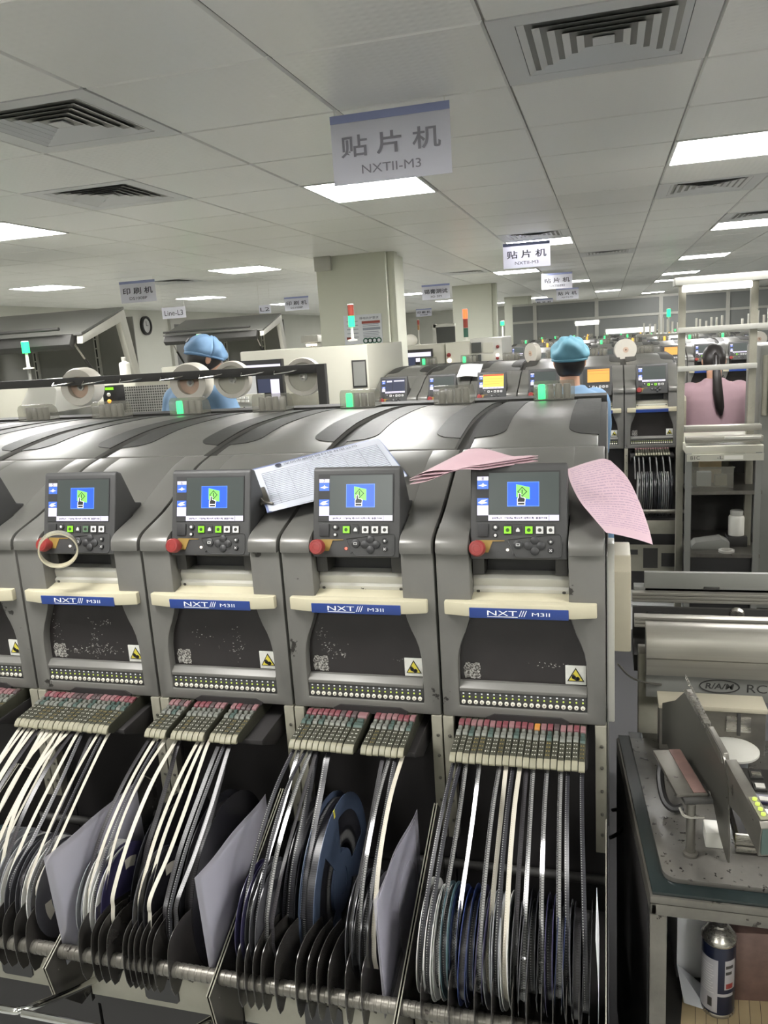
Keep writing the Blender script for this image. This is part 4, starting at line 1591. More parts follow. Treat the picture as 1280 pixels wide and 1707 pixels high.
for n, lst in SET.items():
    nt = {}
    nr = 0
    for k, e in enumerate(lst):
        if e is None:
            continue
        col, tp = e
        bare = tp[0] == '-'
        tp = tp.lstrip('-')
        xf = XM[n] + SX(k)
        x = XM[n] - 0.001 + (k - 9.5) * (0.0136 if n == 8 else 0.0128)
        cy, cz = RCY + tr.uniform(-0.008, 0.008), RCZ + tr.uniform(-0.006, 0.006)
        lab = 'small %s reel, %s from the left among reels under %s' % (col, ordinal(nr), MNAME[n])
        nr += 1
        roll = tr.uniform(0.72, 0.9)
        if col != 'none':
            reel(x, cy, cz, RR_, 0.0108, col, tp, lab, 'small reels under ' + MNAME[n], roll, tilt=tr.uniform(-0.05, 0.05), frac=0.72)
        else:
            nr -= 1
        if bare:
            continue
        q = nt.get(tp, 0)
        nt[tp] = q + 1
        rr = RR_ * roll + 0.001
        up_ = tr.uniform(-0.022, 0.024)
        a0, a1 = R(158), R(205)
        pts = [(Y1 - 0.085, 0.842), (Y1 - 0.118, 0.838), (Y1 - 0.21, 0.793 + up_), (Y1 - 0.30, 0.735 + up_), (cy + rr * math.cos(R(140)) - 0.004, cz + rr * math.sin(R(140)) + 0.006)]
        pts += [(cy + rr * math.cos(R(a)), cz + rr * math.sin(R(a))) for a in (160, 180, 205)]
        t = link('carrier_tape', tape_mesh(xf, x + 0.0003, pts, 0.0078 if tp != 'tp_plain' else 0.0074, tp, twist=tr.uniform(-0.35, 0.35)))
        tag(t, '%s tape, %s from left under %s' % (TAPEWORD[tp], ordinal(q), MNAME[n]), 'tape', 'carrier tapes under ' + MNAME[n])

# large reels
BR = 0.165
reel(XM[7] - 0.035, Y1 - 0.15, 0.588, BR, 0.028, 'bigblue', 'tp_black', 'large blue reel with yellow marks under the machine right of the clipboard', 'large reels', 0.93, big=True, frac=0.36, marks=[(97, 1), (205, 1), (205, -1), (320, 1)])
reel(XM[7] - 0.069, Y1 - 0.155, 0.585, BR * 0.97, 0.022, 'black', 'tp_black', 'large black reel just left of the large blue reel', 'large reels', 0.9, big=True, frac=1.0)
reel(XM[6] - 0.048, Y1 - 0.175, 0.575, BR * 0.97, 0.02, 'black', 'tp_dark', 'large black reel under the machine left of the clipboard, the left of two, white label', 'large reels', 0.9, big=True, frac=1.0, label_patch=True)
reel(XM[6] + 0.062, Y1 - 0.175, 0.585, BR, 0.026, 'black', 'tp_dark', 'large black reel under the machine left of the clipboard, the right of two, white label', 'large reels', 0.9, big=True, frac=1.0, label_patch=True)
for (n, k, tp, lab, w_) in ((7, 5.8, 'tp_black', 'black punched tape rising from the large blue reel', 0.012), (7, 3.9, 'tp_black', 'shiny black tape rising from the large black reel beside the blue one', 0.012), (6, 5.4, 'tp_dark', 'dark tape rising from the left large black reel', 0.010), (6, 14.6, 'tp_dark', 'dark tape rising from the right large black reel', 0.012)):
    x = XM[n] + SX(k)
    pts = [(Y1 - 0.085, 0.842), (Y1 - 0.118, 0.832), (Y1 - 0.16, 0.79), (Y1 - 0.22, 0.735), (Y1 - 0.27, 0.69), (Y1 - 0.305, 0.62)]
    tag(link('carrier_tape', tape_mesh(x, x, pts, w_, tp)), lab, 'tape')

# clear plastic document sleeves hanging at the joins
M['sleeve'] = clearmat('sleeve_plastic', (216, 214, 222), 0.16, 0.36, (235, 235, 240))
M['sleeve_paper'] = clearmat('sleeve_sheet', (238, 236, 242), 0.6, 0.85, (225, 225, 230))


def sleeve(x, lab, bulge, lean):
    t = thing('document_sleeve', lab, 'plastic sleeve', (x, 0, 0), 0, 'clear document sleeves')
    c00, c10, c11, c01 = Vector((0, 1.045, 0.765)), Vector((0, 1.325, 0.75)), Vector((0, 1.33, 0.55)), Vector((0, 1.058, 0.535))

    def fn(u, v, o=0.0):
        p = (c00 * (1 - u) + c10 * u) * (1 - v) + (c01 * (1 - u) + c11 * u) * v
        p = p.copy()
        p.x += bulge * math.sin(PI * u) * math.sin(PI * v * 0.9 + 0.2) + lean * (1 - u) + o + 0.002 * math.sin(u * 9)
        return p
    mb = MB()
    mb.grid(fn, 16, 12, thick=0.0004)
    link('cover', mb.mesh('cover', 'sleeve', ang=80), t)
    mb = MB()
    mb.grid(lambda u, v: fn(0.06 + 0.88 * u, 0.06 + 0.88 * v, -0.0012), 16, 12, thick=0.0004)
    link('sheet', mb.mesh('sheet', 'sleeve_paper', ang=80), t)
    return t


sleeve(-0.955, 'clear plastic document sleeve hanging left of the large black reels', 0.006, -0.006)
sleeve(-0.662, 'clear plastic document sleeve hanging just right of the two large black reels', 0.005, -0.004)
sleeve(-0.352, 'bulging clear plastic document sleeve hanging right of the large blue reel', -0.012, -0.004)
# loose white card at the right end of the reels
mb = MB()
mb.grid(lambda u, v: (-0.022 + 0.004 * math.sin(3 * v), 1.08 + 0.12 * u, 0.48 + 0.24 * v), 6, 10, thick=0.0005)
tag(link('paper_sheet', mb.mesh('paper_sheet', 'paper', ang=80)), 'white sheet standing on edge at the right end of the reels', 'paper')

# ------------------------------------------------------------------ papers and clipboard on the near machines
M['form'] = mat('form_paper', (184, 188, 198), 0.65)
M['board'] = mat('clipboard_blue', (112, 122, 158), 0.4)
M['ink'] = mat('form_ink', (70, 72, 84), 0.7)
M['inkline'] = mat('form_line', (152, 156, 167), 0.7)


def pinkmat():
    m = mat('pink_form', (186, 160, 169), 0.7)
    N, L = m.node_tree.nodes, m.node_tree.links
    uv = N.new('ShaderNodeUVMap')
    uv.uv_map = 'UVMap'
    sp = N.new('ShaderNodeSeparateXYZ')
    L.new(uv.outputs[0], sp.inputs[0])

    def mth(op, a, b):
        n = N.new('ShaderNodeMath')
        n.operation = op
        for i, v in enumerate((a, b)):
            if isinstance(v, (int, float)):
                n.inputs[i].default_value = v
            else:
                L.new(v, n.inputs[i])
        return n.outputs[0]
    ln = mth('LESS_THAN', mth('FRACT', mth('MULTIPLY', sp.outputs[1], 34.0), 0), 0.36)
    nz = N.new('ShaderNodeTexNoise')
    nz.inputs['Scale'].default_value = 46
    L.new(uv.outputs[0], nz.inputs['Vector'])
    gate = mth('GREATER_THAN', nz.outputs['Fac'], 0.46)
    a = mth('MULTIPLY', ln, gate)
    mar = mth('MULTIPLY', mth('GREATER_THAN', sp.outputs[1], 0.05), mth('LESS_THAN', sp.outputs[1], 0.86))
    mar2 = mth('MULTIPLY', mth('GREATER_THAN', sp.outputs[0], 0.06), mth('LESS_THAN', sp.outputs[0], 0.94))
    f = mth('MULTIPLY', mth('MULTIPLY', a, mar), mth('MULTIPLY', mar2, 0.55))
    mx = N.new('ShaderNodeMix')
    mx.data_type = 'RGBA'
    mx.inputs[6].default_value = lin((186, 160, 169))
    mx.inputs[7].default_value = lin((120, 106, 134))
    L.new(f, mx.inputs[0])
    L.new(mx.outputs[2], N['Principled BSDF'].inputs['Base Color'])
    return m


M['pinkform'] = pinkmat()
M['pink'] = mat('pink_paper', (184, 155, 162), 0.7, var=0.03, scale=20)

# clipboard
o_, ux, uy = Vector((-0.785, 1.685, 1.345)), Vector((0.225, 0.125, 0.040)).normalized(), None
nn_ = ux.cross(Vector((0.11, -0.14, -0.05))).normalized()
if nn_.z < 0:
    nn_ = -nn_
uy = nn_.cross(ux).normalized()          # uy points away from the lower edge
CT = Matrix(((ux.x, uy.x, nn_.x, o_.x), (ux.y, uy.y, nn_.y, o_.y), (ux.z, uy.z, nn_.z, o_.z), (0, 0, 0, 1)))
t = thing('clipboard', 'blue clipboard with a printed white form, lying between two machine screens', 'clipboard')
t.matrix_world = CT
mb = MB()
mb.bb(-0.005, 0.305, -0.205, 0.012, -0.006, -0.003)
link('board', mb.mesh('board', 'board', bevel=0.001), t)
for k in range(3):
    mb = MB()
    mb.grid(lambda u, v: (0.297 * u + 0.002 * k, -0.205 + 0.208 * v - 0.004 * k, 0.0005 * k + 0.004 * math.sin(u * 5 + k) * (1 - v) * 0.4 - 0.002), 10, 8, thick=0.0004)
    link('sheet', mb.mesh('sheet', 'form', ang=70), t)
mb = MB()
zz = 0.0034
for k in range(19):
    y = -0.19 + 0.0085 * k
    mb.bb(0.012, 0.285, y, y + 0.0004, zz - 0.0012, zz - 0.0003)
for x in (0.03, 0.07, 0.115, 0.16, 0.20, 0.24, 0.285, 0.012):
    mb.bb(x, x + 0.0007, -0.19, -0.037, zz - 0.0012, zz)
link('print', mb.mesh('print', 'inkline', smooth=False), t)
lettering('深圳市鹏帆微科技有限公司', 'ink', t, (0.155, -0.0155, zz), 0.175, 0.0125, (1, 0, 0), (0, 1, 0))
lettering('工 单 记 录', 'ink', t, (0.155, -0.031, zz), 0.055, 0.006, (1, 0, 0), (0, 1, 0))
mb = MB()
mb.lathe([(0.0075, 0), (0.0075, 0.0008), (0.005, 0.0008), (0.005, 0)], (0.055, -0.014, zz - 0.0004), 'z', 18)
link('logo', mb.mesh('logo', 'ink', smooth=False), t)
mb = MB()
mb.tube([(-0.006, -0.10, 0.004), (-0.012, -0.14, 0.006), (-0.006, -0.17, 0.004), (0.012, -0.19, 0.005)], 0.003, 8)
mb.bb(-0.012, 0.008, -0.17, -0.10, -0.003, 0.003)
link('clip', mb.mesh('clip', 'oldsteel', bevel=0.001), t)

# pink paper stack draped between the two right displays
def pinkstack(u, v, k=0):
    a = Vector((-0.372, 1.495, 1.352))
    b = Vector((-0.273, 1.605, 1.392))
    c = Vector((-0.130, 1.545, 1.382))
    d = Vector((-0.232, 1.490, 1.376))
    p = (a * (1 - u) + d * u) * (1 - v) + (b * (1 - u) + c * u) * v
    p = p.copy()
    p.z += 0.006 * math.sin(PI * u) * (1 - v) + 0.004 * math.sin(u * 7 + k) - 0.0035 * k * (1 - u * 0.5)
    p.y -= 0.004 * k * math.sin(u * 3)
    return p


t = thing('paper_stack', 'stack of folded pink papers lying across the tops of the two right displays', 'papers', (0, 0, 0))
for k in range(4):
    mb = MB()
    mb.grid(lambda u, v: pinkstack(u, v, k), 18, 10, thick=0.0006)
    link('sheet', mb.mesh('sheet', 'pink', ang=80), t)
# printed pink sheet hanging over the machine's right corner
rows = [[at(946, 782, Y=1.60), at(975, 772, Y=1.70), at(1003, 765, Y=1.74), at(1018, 768, Y=1.72)],
        [at(950, 803, Y=1.555), at(980, 797, Y=1.62), at(1022, 790, Y=1.66), at(1046, 797, Y=1.64)],
        [at(966, 835, Y=1.52), at(1000, 832, Y=1.56), at(1042, 832, Y=1.585), at(1067, 840, Y=1.575)],
        [at(988, 862, Y=1.485), at(1020, 864, Y=1.515), at(1056, 870, Y=1.535), at(1080, 876, Y=1.53)],
        [at(1010, 888, Y=1.455), at(1036, 893, Y=1.475), at(1064, 900, Y=1.49), at(1088, 908, Y=1.49)]]


def bil(u, v):
    def cr(P, t):
        n = len(P) - 1
        i = min(int(t * n), n - 1)
        f = t * n - i
        a, b, c, d = P[max(i - 1, 0)], P[i], P[i + 1], P[min(i + 2, n)]
        return 0.5 * (2 * b + (c - a) * f + (2 * a - 5 * b + 4 * c - d) * f * f + (3 * b - a - 3 * c + d) * f ** 3)
    return cr([cr(r, u) for r in rows], v)


mb = MB()
mb.grid(bil, 16, 24, thick=0.0004, uv=True)
tag(link('paper_sheet', mb.mesh('paper_sheet', 'pinkform', ang=80)), 'printed pink sheet drooping over the right corner of the right end machine', 'paper')

# tape ring on the stop button
t = thing('tape_ring', 'cream tape roll core hung on the red stop button of the second machine from left', 'tape ring', at(97, 916, Y=1.422))
t.rotation_euler = (R(10), 0, R(34))
mb = MB()
mb.lathe([(0.037, -0.009), (0.040, -0.009), (0.040, 0.009), (0.037, 0.009), (0.037, -0.009)], (0, 0, 0), 'y', 40)
link('core', mb.mesh('core', 'cream'), t)
mb = MB()
mb.lathe([(0.0402, -0.0088), (0.0408, -0.0088), (0.0408, 0.0088), (0.0402, 0.0088), (0.0402, -0.0088)], (0, 0, 0), 'y', 40)
link('tape_remnant', mb.mesh('tape_remnant', 'clear'), t)

# ------------------------------------------------------------------ right side: conveyor, table and what stands on it
t = thing('conveyor', 'aluminium board conveyor running off the right edge with R/A/M lettering', 'conveyor')
mb = MB()
fc = [(1.752, 0.858), (1.742, 0.862), (1.742, 0.900), (1.740, 0.902), (1.740, 0.925), (1.744, 0.945), (1.757, 0.960), (1.776, 0.966), (1.80, 0.966), (1.80, 0.858)]
mb.prism(fc, 'x', 0.077, 1.4)
link('front_cover', mb.mesh('front_cover', 'alu', bevel=0.001), t)
mb = MB()
mb.prism([(1.752, 0.806), (1.752, 0.858), (1.82, 0.858), (1.82, 0.806)], 'x', 0.077, 1.4)
b_ = link('beam', mb.mesh('beam', 'machine_grey', bevel=0.001), t)
mb = MB()
ring = [(0.229 + 0.040 * math.cos(2 * PI * i / 36), 1.7512, 0.8395 + 0.0145 * math.sin(2 * PI * i / 36)) for i in range(36)]
mb.tube(ring, 0.0013, 6, closed=True)
link('logo', mb.mesh('logo', 'dark'), b_)
lettering('R/A/M', 'dark', b_, (0.229, 1.7514, 0.8395), 0.058, 0.0135, bold=0.02, shear=0.15)
lettering('RCV-L', 'dark', b_, (0.328, 1.7514, 0.8375), 0.088, 0.019)
for x in (0.092, 1.2):
    mb = MB()
    mb.bb(x - 0.03, x + 0.022, 1.77, 1.83, 0.02, 0.858 if x > 0.5 else 0.90)
    link('leg', mb.mesh('leg', 'creampost', bevel=0.003), t)
    mb = MB()
    mb.cyl((x - 0.004, 1.80, 0), (x - 0.004, 1.80, 0.022), 0.028, 0.02, 16)
    link('foot', mb.mesh('foot', 'black'), t)
for (y, z, h_, d_) in ((1.84, 0.952, 0.018, 0.035), (2.02, 0.952, 0.018, 0.03)):
    mb = MB()
    for q in range(3):
        mb.bb(0.055, 1.4, y + 0.002 * q, y + d_ - 0.002 * q, z - 0.008 + 0.008 * q - 0.008, z - 0.001 + 0.008 * q - 0.008)
    link('rail', mb.mesh('rail', 'alu', bevel=0.0008), t)
mb = MB()
mb.bb(0.055, 1.4, 1.86, 2.03, 0.82, 0.86)
mb.bb(0.055, 1.4, 1.985, 1.995, 0.86, 0.935)
link('inner_plate', mb.mesh('inner_plate', 'dark'), t)
mb = MB()
mb.bb(0.085, 1.4, 2.05, 2.065, 0.955, 1.005)
mb.bb(0.06, 1.4, 2.05, 2.09, 0.94, 0.965)
link('far_plate', mb.mesh('far_plate', 'machine_grey', bevel=0.002), t)
mb = MB()
mb.bb(0.225, 0.262, 2.046, 2.05, 0.962, 0.970)
link('handle_slot', mb.mesh('recess', 'dark', bevel=0.002), t)
k_ = MB()
k_.lathe([(0.016, 0), (0.016, 0.008), (0.011, 0.012), (0, 0.012)], (0, 0, 0), 'z', 20, T=Matrix.Translation((0.294, 1.984, 0.925)) @ Matrix.Rotation(PI / 2, 4, 'X'))
k_.box((0.294, 1.970, 0.925), (0.004, 0.004, 0.018))
link('knob', k_.mesh('knob', 'steel'), t)
mb = MB()
mb.bb(0.09, 0.125, 1.93, 1.985, 0.905, 0.925)
mb.cyl((0.108, 1.955, 0.86), (0.108, 1.955, 0.91), 0.008, n=12)
link('sensor', mb.mesh('sensor_bracket', 'dark', bevel=0.001), t)

# cable bundle and air hose between machine and conveyor
mb = MB()
mb.tube(catmull([(0.016, 1.66, 0.92), (0.035, 1.69, 0.885), (0.055, 1.73, 0.855), (0.08, 1.745, 0.842), (0.11, 1.748, 0.838)], 5), 0.0022, 6)
tag(link('air_hose', mb.mesh('air_hose', 'oldsteel')), 'thin grey hose running from the end machine to the conveyor leg', 'hose')
mb = MB()
mb.tube(catmull([(0.0, 1.52, 0.60), (0.02, 1.56, 0.59), (0.035, 1.60, 0.60), (0.03, 1.66, 0.58), (0.005, 1.70, 0.55)], 5), 0.004, 8)
tag(link('cable', mb.mesh('cable', 'black')), 'black cable looping beside the foot of the end machine', 'cable')

# table
TX0, TX1, TY0, TY1, TZ = 0.060, 0.86, 1.175, 1.69, 0.75
SH = -0.09
t = thing('work_table', 'worn steel table with a glass top at the lower right edge', 'table')
tp = lambda x, y: (x + SH * (y - TY0), y)
mb = MB()
mb.prism([tp(TX0, TY0), tp(TX1, TY0), tp(TX1, TY1), tp(TX0, TY1)], 'z', 0.722, 0.735)
mb.prism([tp(TX0, TY0), tp(TX1, TY0), tp(TX1, TY0 + 0.012), tp(TX0, TY0 + 0.012)], 'z', 0.701, 0.722)
mb.prism([tp(TX0, TY0), tp(TX0 + 0.012, TY0), tp(TX0 + 0.012, TY1), tp(TX0, TY1)], 'z', 0.701, 0.722)
link('frame', mb.mesh('frame', 'oldsteel', bevel=0.003), t)
M['mat_green'] = mat('green_table_mat', (26, 34, 34), 0.25)
mb = MB()
mb.prism([tp(TX0 + 0.004, TY0 + 0.004), tp(TX1, TY0 + 0.004), tp(TX1, TY1), tp(TX0 + 0.004, TY1)], 'z', 0.735, 0.741)
link('dark_sheet', mb.mesh('dark_sheet', 'mat_green', bevel=0.001), t)
M['glass_dirty'] = mat('dusty_glass_top', (80, 78, 74), 0.14, 0.0, var=0.25, scale=7, chips=(34, 31, 30), chipscale=70, chipcut=0.62, spec=0.8)
mb = MB()
cr_ = []
for a in range(0, 91, 18):
    cr_.append(tp(TX0 + 0.047 - 0.022 * math.sin(R(a)) , TY0 + 0.052 - 0.022 * math.cos(R(a))))
mb.prism([tp(TX1, TY0 + 0.03)] + [tp(TX1, TY1), tp(TX0 + 0.025, TY1)] + cr_[::-1], 'z', 0.7412, 0.75)
link('glass_top', mb.mesh('glass_top', 'glass_dirty', bevel=0.001), t)
for (x, y) in ((TX0, TY0), (TX1 - 0.03, TY0), (TX0, TY1 - 0.03), (TX1 - 0.03, TY1 - 0.03)):
    q = tp(x, y)
    mb = MB()
    mb.bb(q[0], q[0] + 0.026, q[1] + 0.002, q[1] + 0.028, 0.0, 0.722)
    link('leg', mb.mesh('leg', 'oldsteel', bevel=0.002), t)
mb = MB()
mb.prism([tp(TX0 + 0.01, TY0 + 0.01), tp(TX1, TY0 + 0.01), tp(TX1, TY1), tp(TX0 + 0.01, TY1)], 'z', 0.405, 0.42)
link('shelf', mb.mesh('shelf', 'dark', bevel=0.002), t)
mb = MB()
mb.prism([tp(TX0 + 0.0, TY0 + 0.03), tp(TX0 + 0.004, TY0 + 0.03), tp(TX0 + 0.004, TY1), tp(TX0, TY1)], 'z', 0.03, 0.70)
link('side_sheet', mb.mesh('side_sheet', 'blackmat'), t)

# large tape feeder standing on the table
A_, B_ = Vector((0.1349, 1.45, 0)), Vector((0.1829, 1.262, 0))
dd = (B_ - A_).normalized()
pn = Vector((-dd.y, dd.x, 0))
if pn.x < 0:
    pn = -pn
fp = lambda s, z, o=0.0: A_ + dd * s + pn * o + Vector((0, 0, z))
t = thing('large_feeder', 'dark steel tape feeder standing on the table, slanting toward the camera', 'feeder')


def plate(pts, o0, o1, m, nm, bev=0.0):
    mb = MB()
    n = len(pts)
    vs = [fp(s, z, o0) for s, z in pts] + [fp(s, z, o1) for s, z in pts]
    fs = [tuple(range(n))[::-1], tuple(range(n, 2 * n))] + [(i, (i + 1) % n, n + (i + 1) % n, n + i) for i in range(n)]
    mb.add(vs, fs)
    return link(nm, mb.mesh(nm, m, bevel=bev), t)


M['feederplate'] = mat('feeder_plate', (96, 94, 88), 0.3, 0.6, var=0.15, scale=7)
plate([(-0.136, 0.783), (-0.136, 0.873), (-0.06, 0.915), (0.0, 0.964), (0.163, 0.927), (0.172, 0.921), (0.180, 0.905), (0.19, 0.88), (0.2, 0.78), (0.199, 0.752), (0.194, 0.752), (0.160, 0.780), (0.137, 0.814), (0.117, 0.832), (0.05, 0.80), (-0.016, 0.762), (-0.104, 0.80)], 0, 0.003, 'feederplate', 'side_plate')
plate([(-0.02, 0.955), (0.0, 0.9645), (0.09, 0.944), (0.09, 0.934)], -0.001, 0.010, 'steel', 'top_rail', 0.0008)
plate([(0.095, 0.930), (0.095, 0.940), (0.160, 0.926), (0.168, 0.912), (0.160, 0.910)], -0.001, 0.012, 'oldsteel', 'middle_rail', 0.0008)
plate([(0.172, 0.850), (0.172, 0.921), (0.300, 0.893), (0.306, 0.885), (0.300, 0.835), (0.285, 0.842), (0.232, 0.856)], 0.002, 0.020, 'oldsteel', 'head', 0.001)
plate([(0.255, 0.9045), (0.255, 0.9055), (0.300, 0.8960), (0.300, 0.8950)], 0.004, 0.018, 'tag_grey', 'key_plate')
mb = MB()
for k in range(4):
    c = fp(0.262 + 0.010 * k, 0.9045 - 0.0021 * k, 0.011)
    mb.lathe([(0.0035, 0), (0.0035, 0.003), (0.002, 0.004), (0, 0.004)], c, 'z', 10)
link('key', mb.mesh('key', 'ledy'), t)
plate([(0.302, 0.842), (0.302, 0.884), (0.306, 0.884), (0.306, 0.842)], 0.004, 0.018, 'latch_teal', 'front_cap')
mb = MB()
mb.tube([fp(0.0, 0.972, 0.004), fp(-0.02, 0.982, 0.004), fp(0.03, 0.968, 0.004), fp(0.075, 0.955, 0.004)], 0.002, 6)
link('lever', mb.mesh('lever', 'steel'), t)
plate([(0.160, 0.885), (0.172, 0.900), (0.19, 0.88), (0.185, 0.862)], 0.003, 0.014, 'steel', 'hook', 0.001)
# splice plate on a post
t = thing('splice_stand', 'small metal plate on a round post standing on the glass top', 'stand', (0.128, 1.272, 0.7505))
mb = MB()
mb.cyl((0, 0, 0.0), (0, 0, 0.094), 0.0075, n=18)
mb.lathe([(0.012, 0), (0.012, 0.004), (0.008, 0.006)], (0, 0, 0), 'z', 18)
link('post', mb.mesh('post', 'oldsteel'), t)
TP = Matrix.Rotation(R(12), 4, 'Z')
mb = MB()
mb.bb(-0.022, 0.028, 0.005, 0.15, 0.102, 0.108, 0, TP)
link('plate', mb.mesh('plate', 'oldsteel', bevel=0.001), t)
mb = MB()
mb.bb(-0.012, 0.034, -0.004, 0.05, 0.094, 0.102, 0, TP)
link('bracket', mb.mesh('bracket', 'dark', bevel=0.001), t)
M['rust'] = mat('rusty_strip', (104, 82, 76), 0.5, var=0.2, scale=40)
mb = MB()
mb.bb(0.006, 0.026, 0.008, 0.15, 0.108, 0.1088, 0, TP)
link('strip', mb.mesh('strip', 'rust', smooth=False), t)
mb = MB()
mb.tube(catmull([(-0.018, 0.0, 0.085), (-0.012, -0.006, 0.075), (0.0, -0.006, 0.072), (0.02, -0.004, 0.074)], 4), 0.0025, 6)
link('hook', mb.mesh('hook', 'steel'), t)
# white block behind the post
t = thing('foam_block', 'small white block lying on the glass top behind the post', 'block', (0.168, 1.315, 0.7505))
mb = MB()
mb.bb(-0.014, 0.014, -0.02, 0.02, 0, 0.028)
link('body', mb.mesh('body', 'white', bevel=0.002), t)
mb = MB()
mb.bb(0.0145, 0.0155, -0.02, 0.02, 0.004, 0.026)
link('tape_edge', mb.mesh('tape_edge', 'warn_yellow', smooth=False), t)
# black strap loop
mb = MB()
sl = catmull([(0.118, 1.475, 0.80), (0.098, 1.455, 0.815), (0.089, 1.43, 0.80), (0.094, 1.40, 0.772), (0.108, 1.385, 0.762), (0.125, 1.39, 0.764)], 5)
mb.tube(sl, 0.007, 8)
tag(link('strap', mb.mesh('strap', 'black')), 'black strap looped at the left end of the large feeder', 'strap')
# steel cover box at the back of the table
t = thing('steel_case', 'steel case with a worn white top edge at the back of the table', 'case', (0.0, 1.62, 0.7505))
mb = MB()
mb.bb(0.098, 0.30, 0, 0.06, 0.0, 0.094)
link('body', mb.mesh('body', 'oldsteel', bevel=0.002), t)
mb = MB()
mb.bb(0.096, 0.302, -0.004, 0.06, 0.094, 0.104)
link('top_edge', mb.mesh('top_edge', 'chippy', bevel=0.002), t)
mb = MB()
mb.bb(0.226, 0.272, -0.004, 0, 0.052, 0.084)
p = link('latch_plate', mb.mesh('latch_plate', 'steel', bevel=0.001), t)
mb = MB()
mb.bb(0.2455, 0.2525, -0.008, -0.004, 0.046, 0.094)
link('latch', mb.mesh('latch', 'dark', bevel=0.001), p)
# white disc reel lying behind the feeder base
t = thing('white_reel', 'white reel lying flat on a block behind the feeder base', 'reel', (0.232, 1.575, 0.7505))
mb = MB()
mb.lathe([(0.012, 0.0), (0.048, 0.0), (0.05, 0.002), (0.05, 0.006), (0.046, 0.008), (0.012, 0.008)], (0, 0, 0.03), 'z', 36)
link('flange', mb.mesh('flange', 'white'), t)
mb = MB()
mb.lathe([(0.03, 0.0), (0.03, 0.03), (0.012, 0.03)], (0, 0, 0), 'z', 24)
link('hub', mb.mesh('hub', 'rl_grey'), t)
# black feeder base with pockets at the right edge
t = thing('feeder_base', 'black pocketed feeder base on the table at the right edge', 'feeder base', (0.0, 0.0, 0.7505))
mb = MB()
mb.bb(0.205, 0.52, 1.30, 1.52, 0.0, 0.028)
link('body', mb.mesh('body', 'black', bevel=0.002), t)
mb = MB()
mb.bb(0.20, 0.52, 1.292, 1.30, 0.004, 0.03)
mb.bb(0.20, 0.52, 1.285, 1.29, 0.004, 0.012)
link('front_rail', mb.mesh('front_rail', 'steel', bevel=0.001), t)
br_ = random.Random(4)
for i in range(9):
    for j in range(5):
        x, y = 0.218 + 0.034 * i, 1.315 + 0.042 * j
        mb = MB()
        mb.bb(x, x + 0.022, y, y + 0.026, 0.0275, 0.0305)
        mb.bb(x + 0.003, x + 0.019, y + 0.004, y + 0.010 + 0.01 * br_.random(), 0.0305, 0.033, 1)
        link('pocket', mb.mesh('pocket', ['dark' if br_.random() < 0.6 else 'rl_violet', 'steel' if br_.random() < 0.5 else 'white'], smooth=False), t)
# spray can on the shelf
t = thing('spray_can', 'navy and white aerosol can standing on the table shelf', 'can', (0.182, 1.315, 0.4208))
M['can_navy'] = mat('can_navy', (28, 34, 56), 0.3, 0.3)
M['can_label'] = mat('can_label', (164, 162, 166), 0.4)
mb = MB()
mb.lathe([(0.0275, 0.0), (0.029, 0.002), (0.029, 0.006), (0.028, 0.008)], (0, 0, 0), 'z', 32, 1)
mb.lathe([(0.028, 0.008), (0.028, 0.142)], (0, 0, 0), 'z', 32, 0)
link('body', mb.mesh('body', ['can_navy', 'steel'], ang=50), t)
mb = MB()
mb.lathe([(0.028, 0.142), (0.0293, 0.144), (0.0293, 0.149), (0.027, 0.152), (0.020, 0.163), (0.013, 0.168), (0.013, 0.172), (0.009, 0.173)], (0, 0, 0), 'z', 32)
link('dome', mb.mesh('dome', 'steel', ang=50), t)
mb = MB()
mb.lathe([(0.0085, 0.171), (0.0085, 0.182), (0.0065, 0.190), (0.0, 0.191)], (0, 0, 0), 'z', 18)
link('nozzle', mb.mesh('nozzle', 'black'), t)


def wrap(a0, a1, z0, z1, m, nm, r=0.0283):
    mb = MB()
    mb.grid(lambda u, v: (r * math.cos(R(a0 + (a1 - a0) * u)), r * math.sin(R(a0 + (a1 - a0) * u)), z0 + (z1 - z0) * v), 14, 1)
    return link(nm, mb.mesh(nm, m, ang=80), t)


wrap(178, 262, 0.012, 0.118, 'can_label', 'label_panel')
wrap(285, 330, 0.060, 0.118, 'can_label', 'label_panel')
wrap(228, 244, 0.022, 0.040, 'dark', 'patch', 0.0285)
wrap(290, 318, 0.062, 0.072, 'red', 'patch', 0.0285)
for k in range(12):
    wrap(186, 250 - (k * 7) % 12, 0.05 + 0.005 * k, 0.0515 + 0.005 * k, 'key_grey', 'print', 0.0285)
wrap(288, 318, 0.102, 0.108, 'dark', 'print', 0.0285)
wrap(288, 312, 0.090, 0.096, 'dark', 'print', 0.0285)
wrap(262, 320, 0.046, 0.052, 'can_label', 'print', 0.0285)
# papers, board and cartons on the shelf
t = thing('carton', 'white cardboard carton with an open flap behind the spray can', 'box', (0.0, 0.0, 0.4205))
mb = MB()
mb.prism([(0.118, 1.372), (0.30, 1.40), (0.29, 1.52), (0.11, 1.50)], 'z', 0, 0.165)
link('body', mb.mesh('body', 'paper', bevel=0.001), t)
mb = MB()
mb.add([(0.118, 1.37, 0.03), (0.172, 1.35, 0.0), (0.172, 1.352, 0.0), (0.118, 1.372, 0.03), (0.125, 1.30, 0.012), (0.165, 1.30, 0.003), (0.165, 1.301, 0.0015), (0.125, 1.301, 0.0105)], [(0, 1, 5, 4), (3, 7, 6, 2), (0, 4, 7, 3), (1, 2, 6, 5), (4, 5, 6, 7), (0, 3, 2, 1)])
link('flap', mb.mesh('flap', 'paper', smooth=False), t)
M['kraft'] = mat('ruled_card', (196, 176, 138), 0.7, var=0.06, scale=14)
mb = MB()
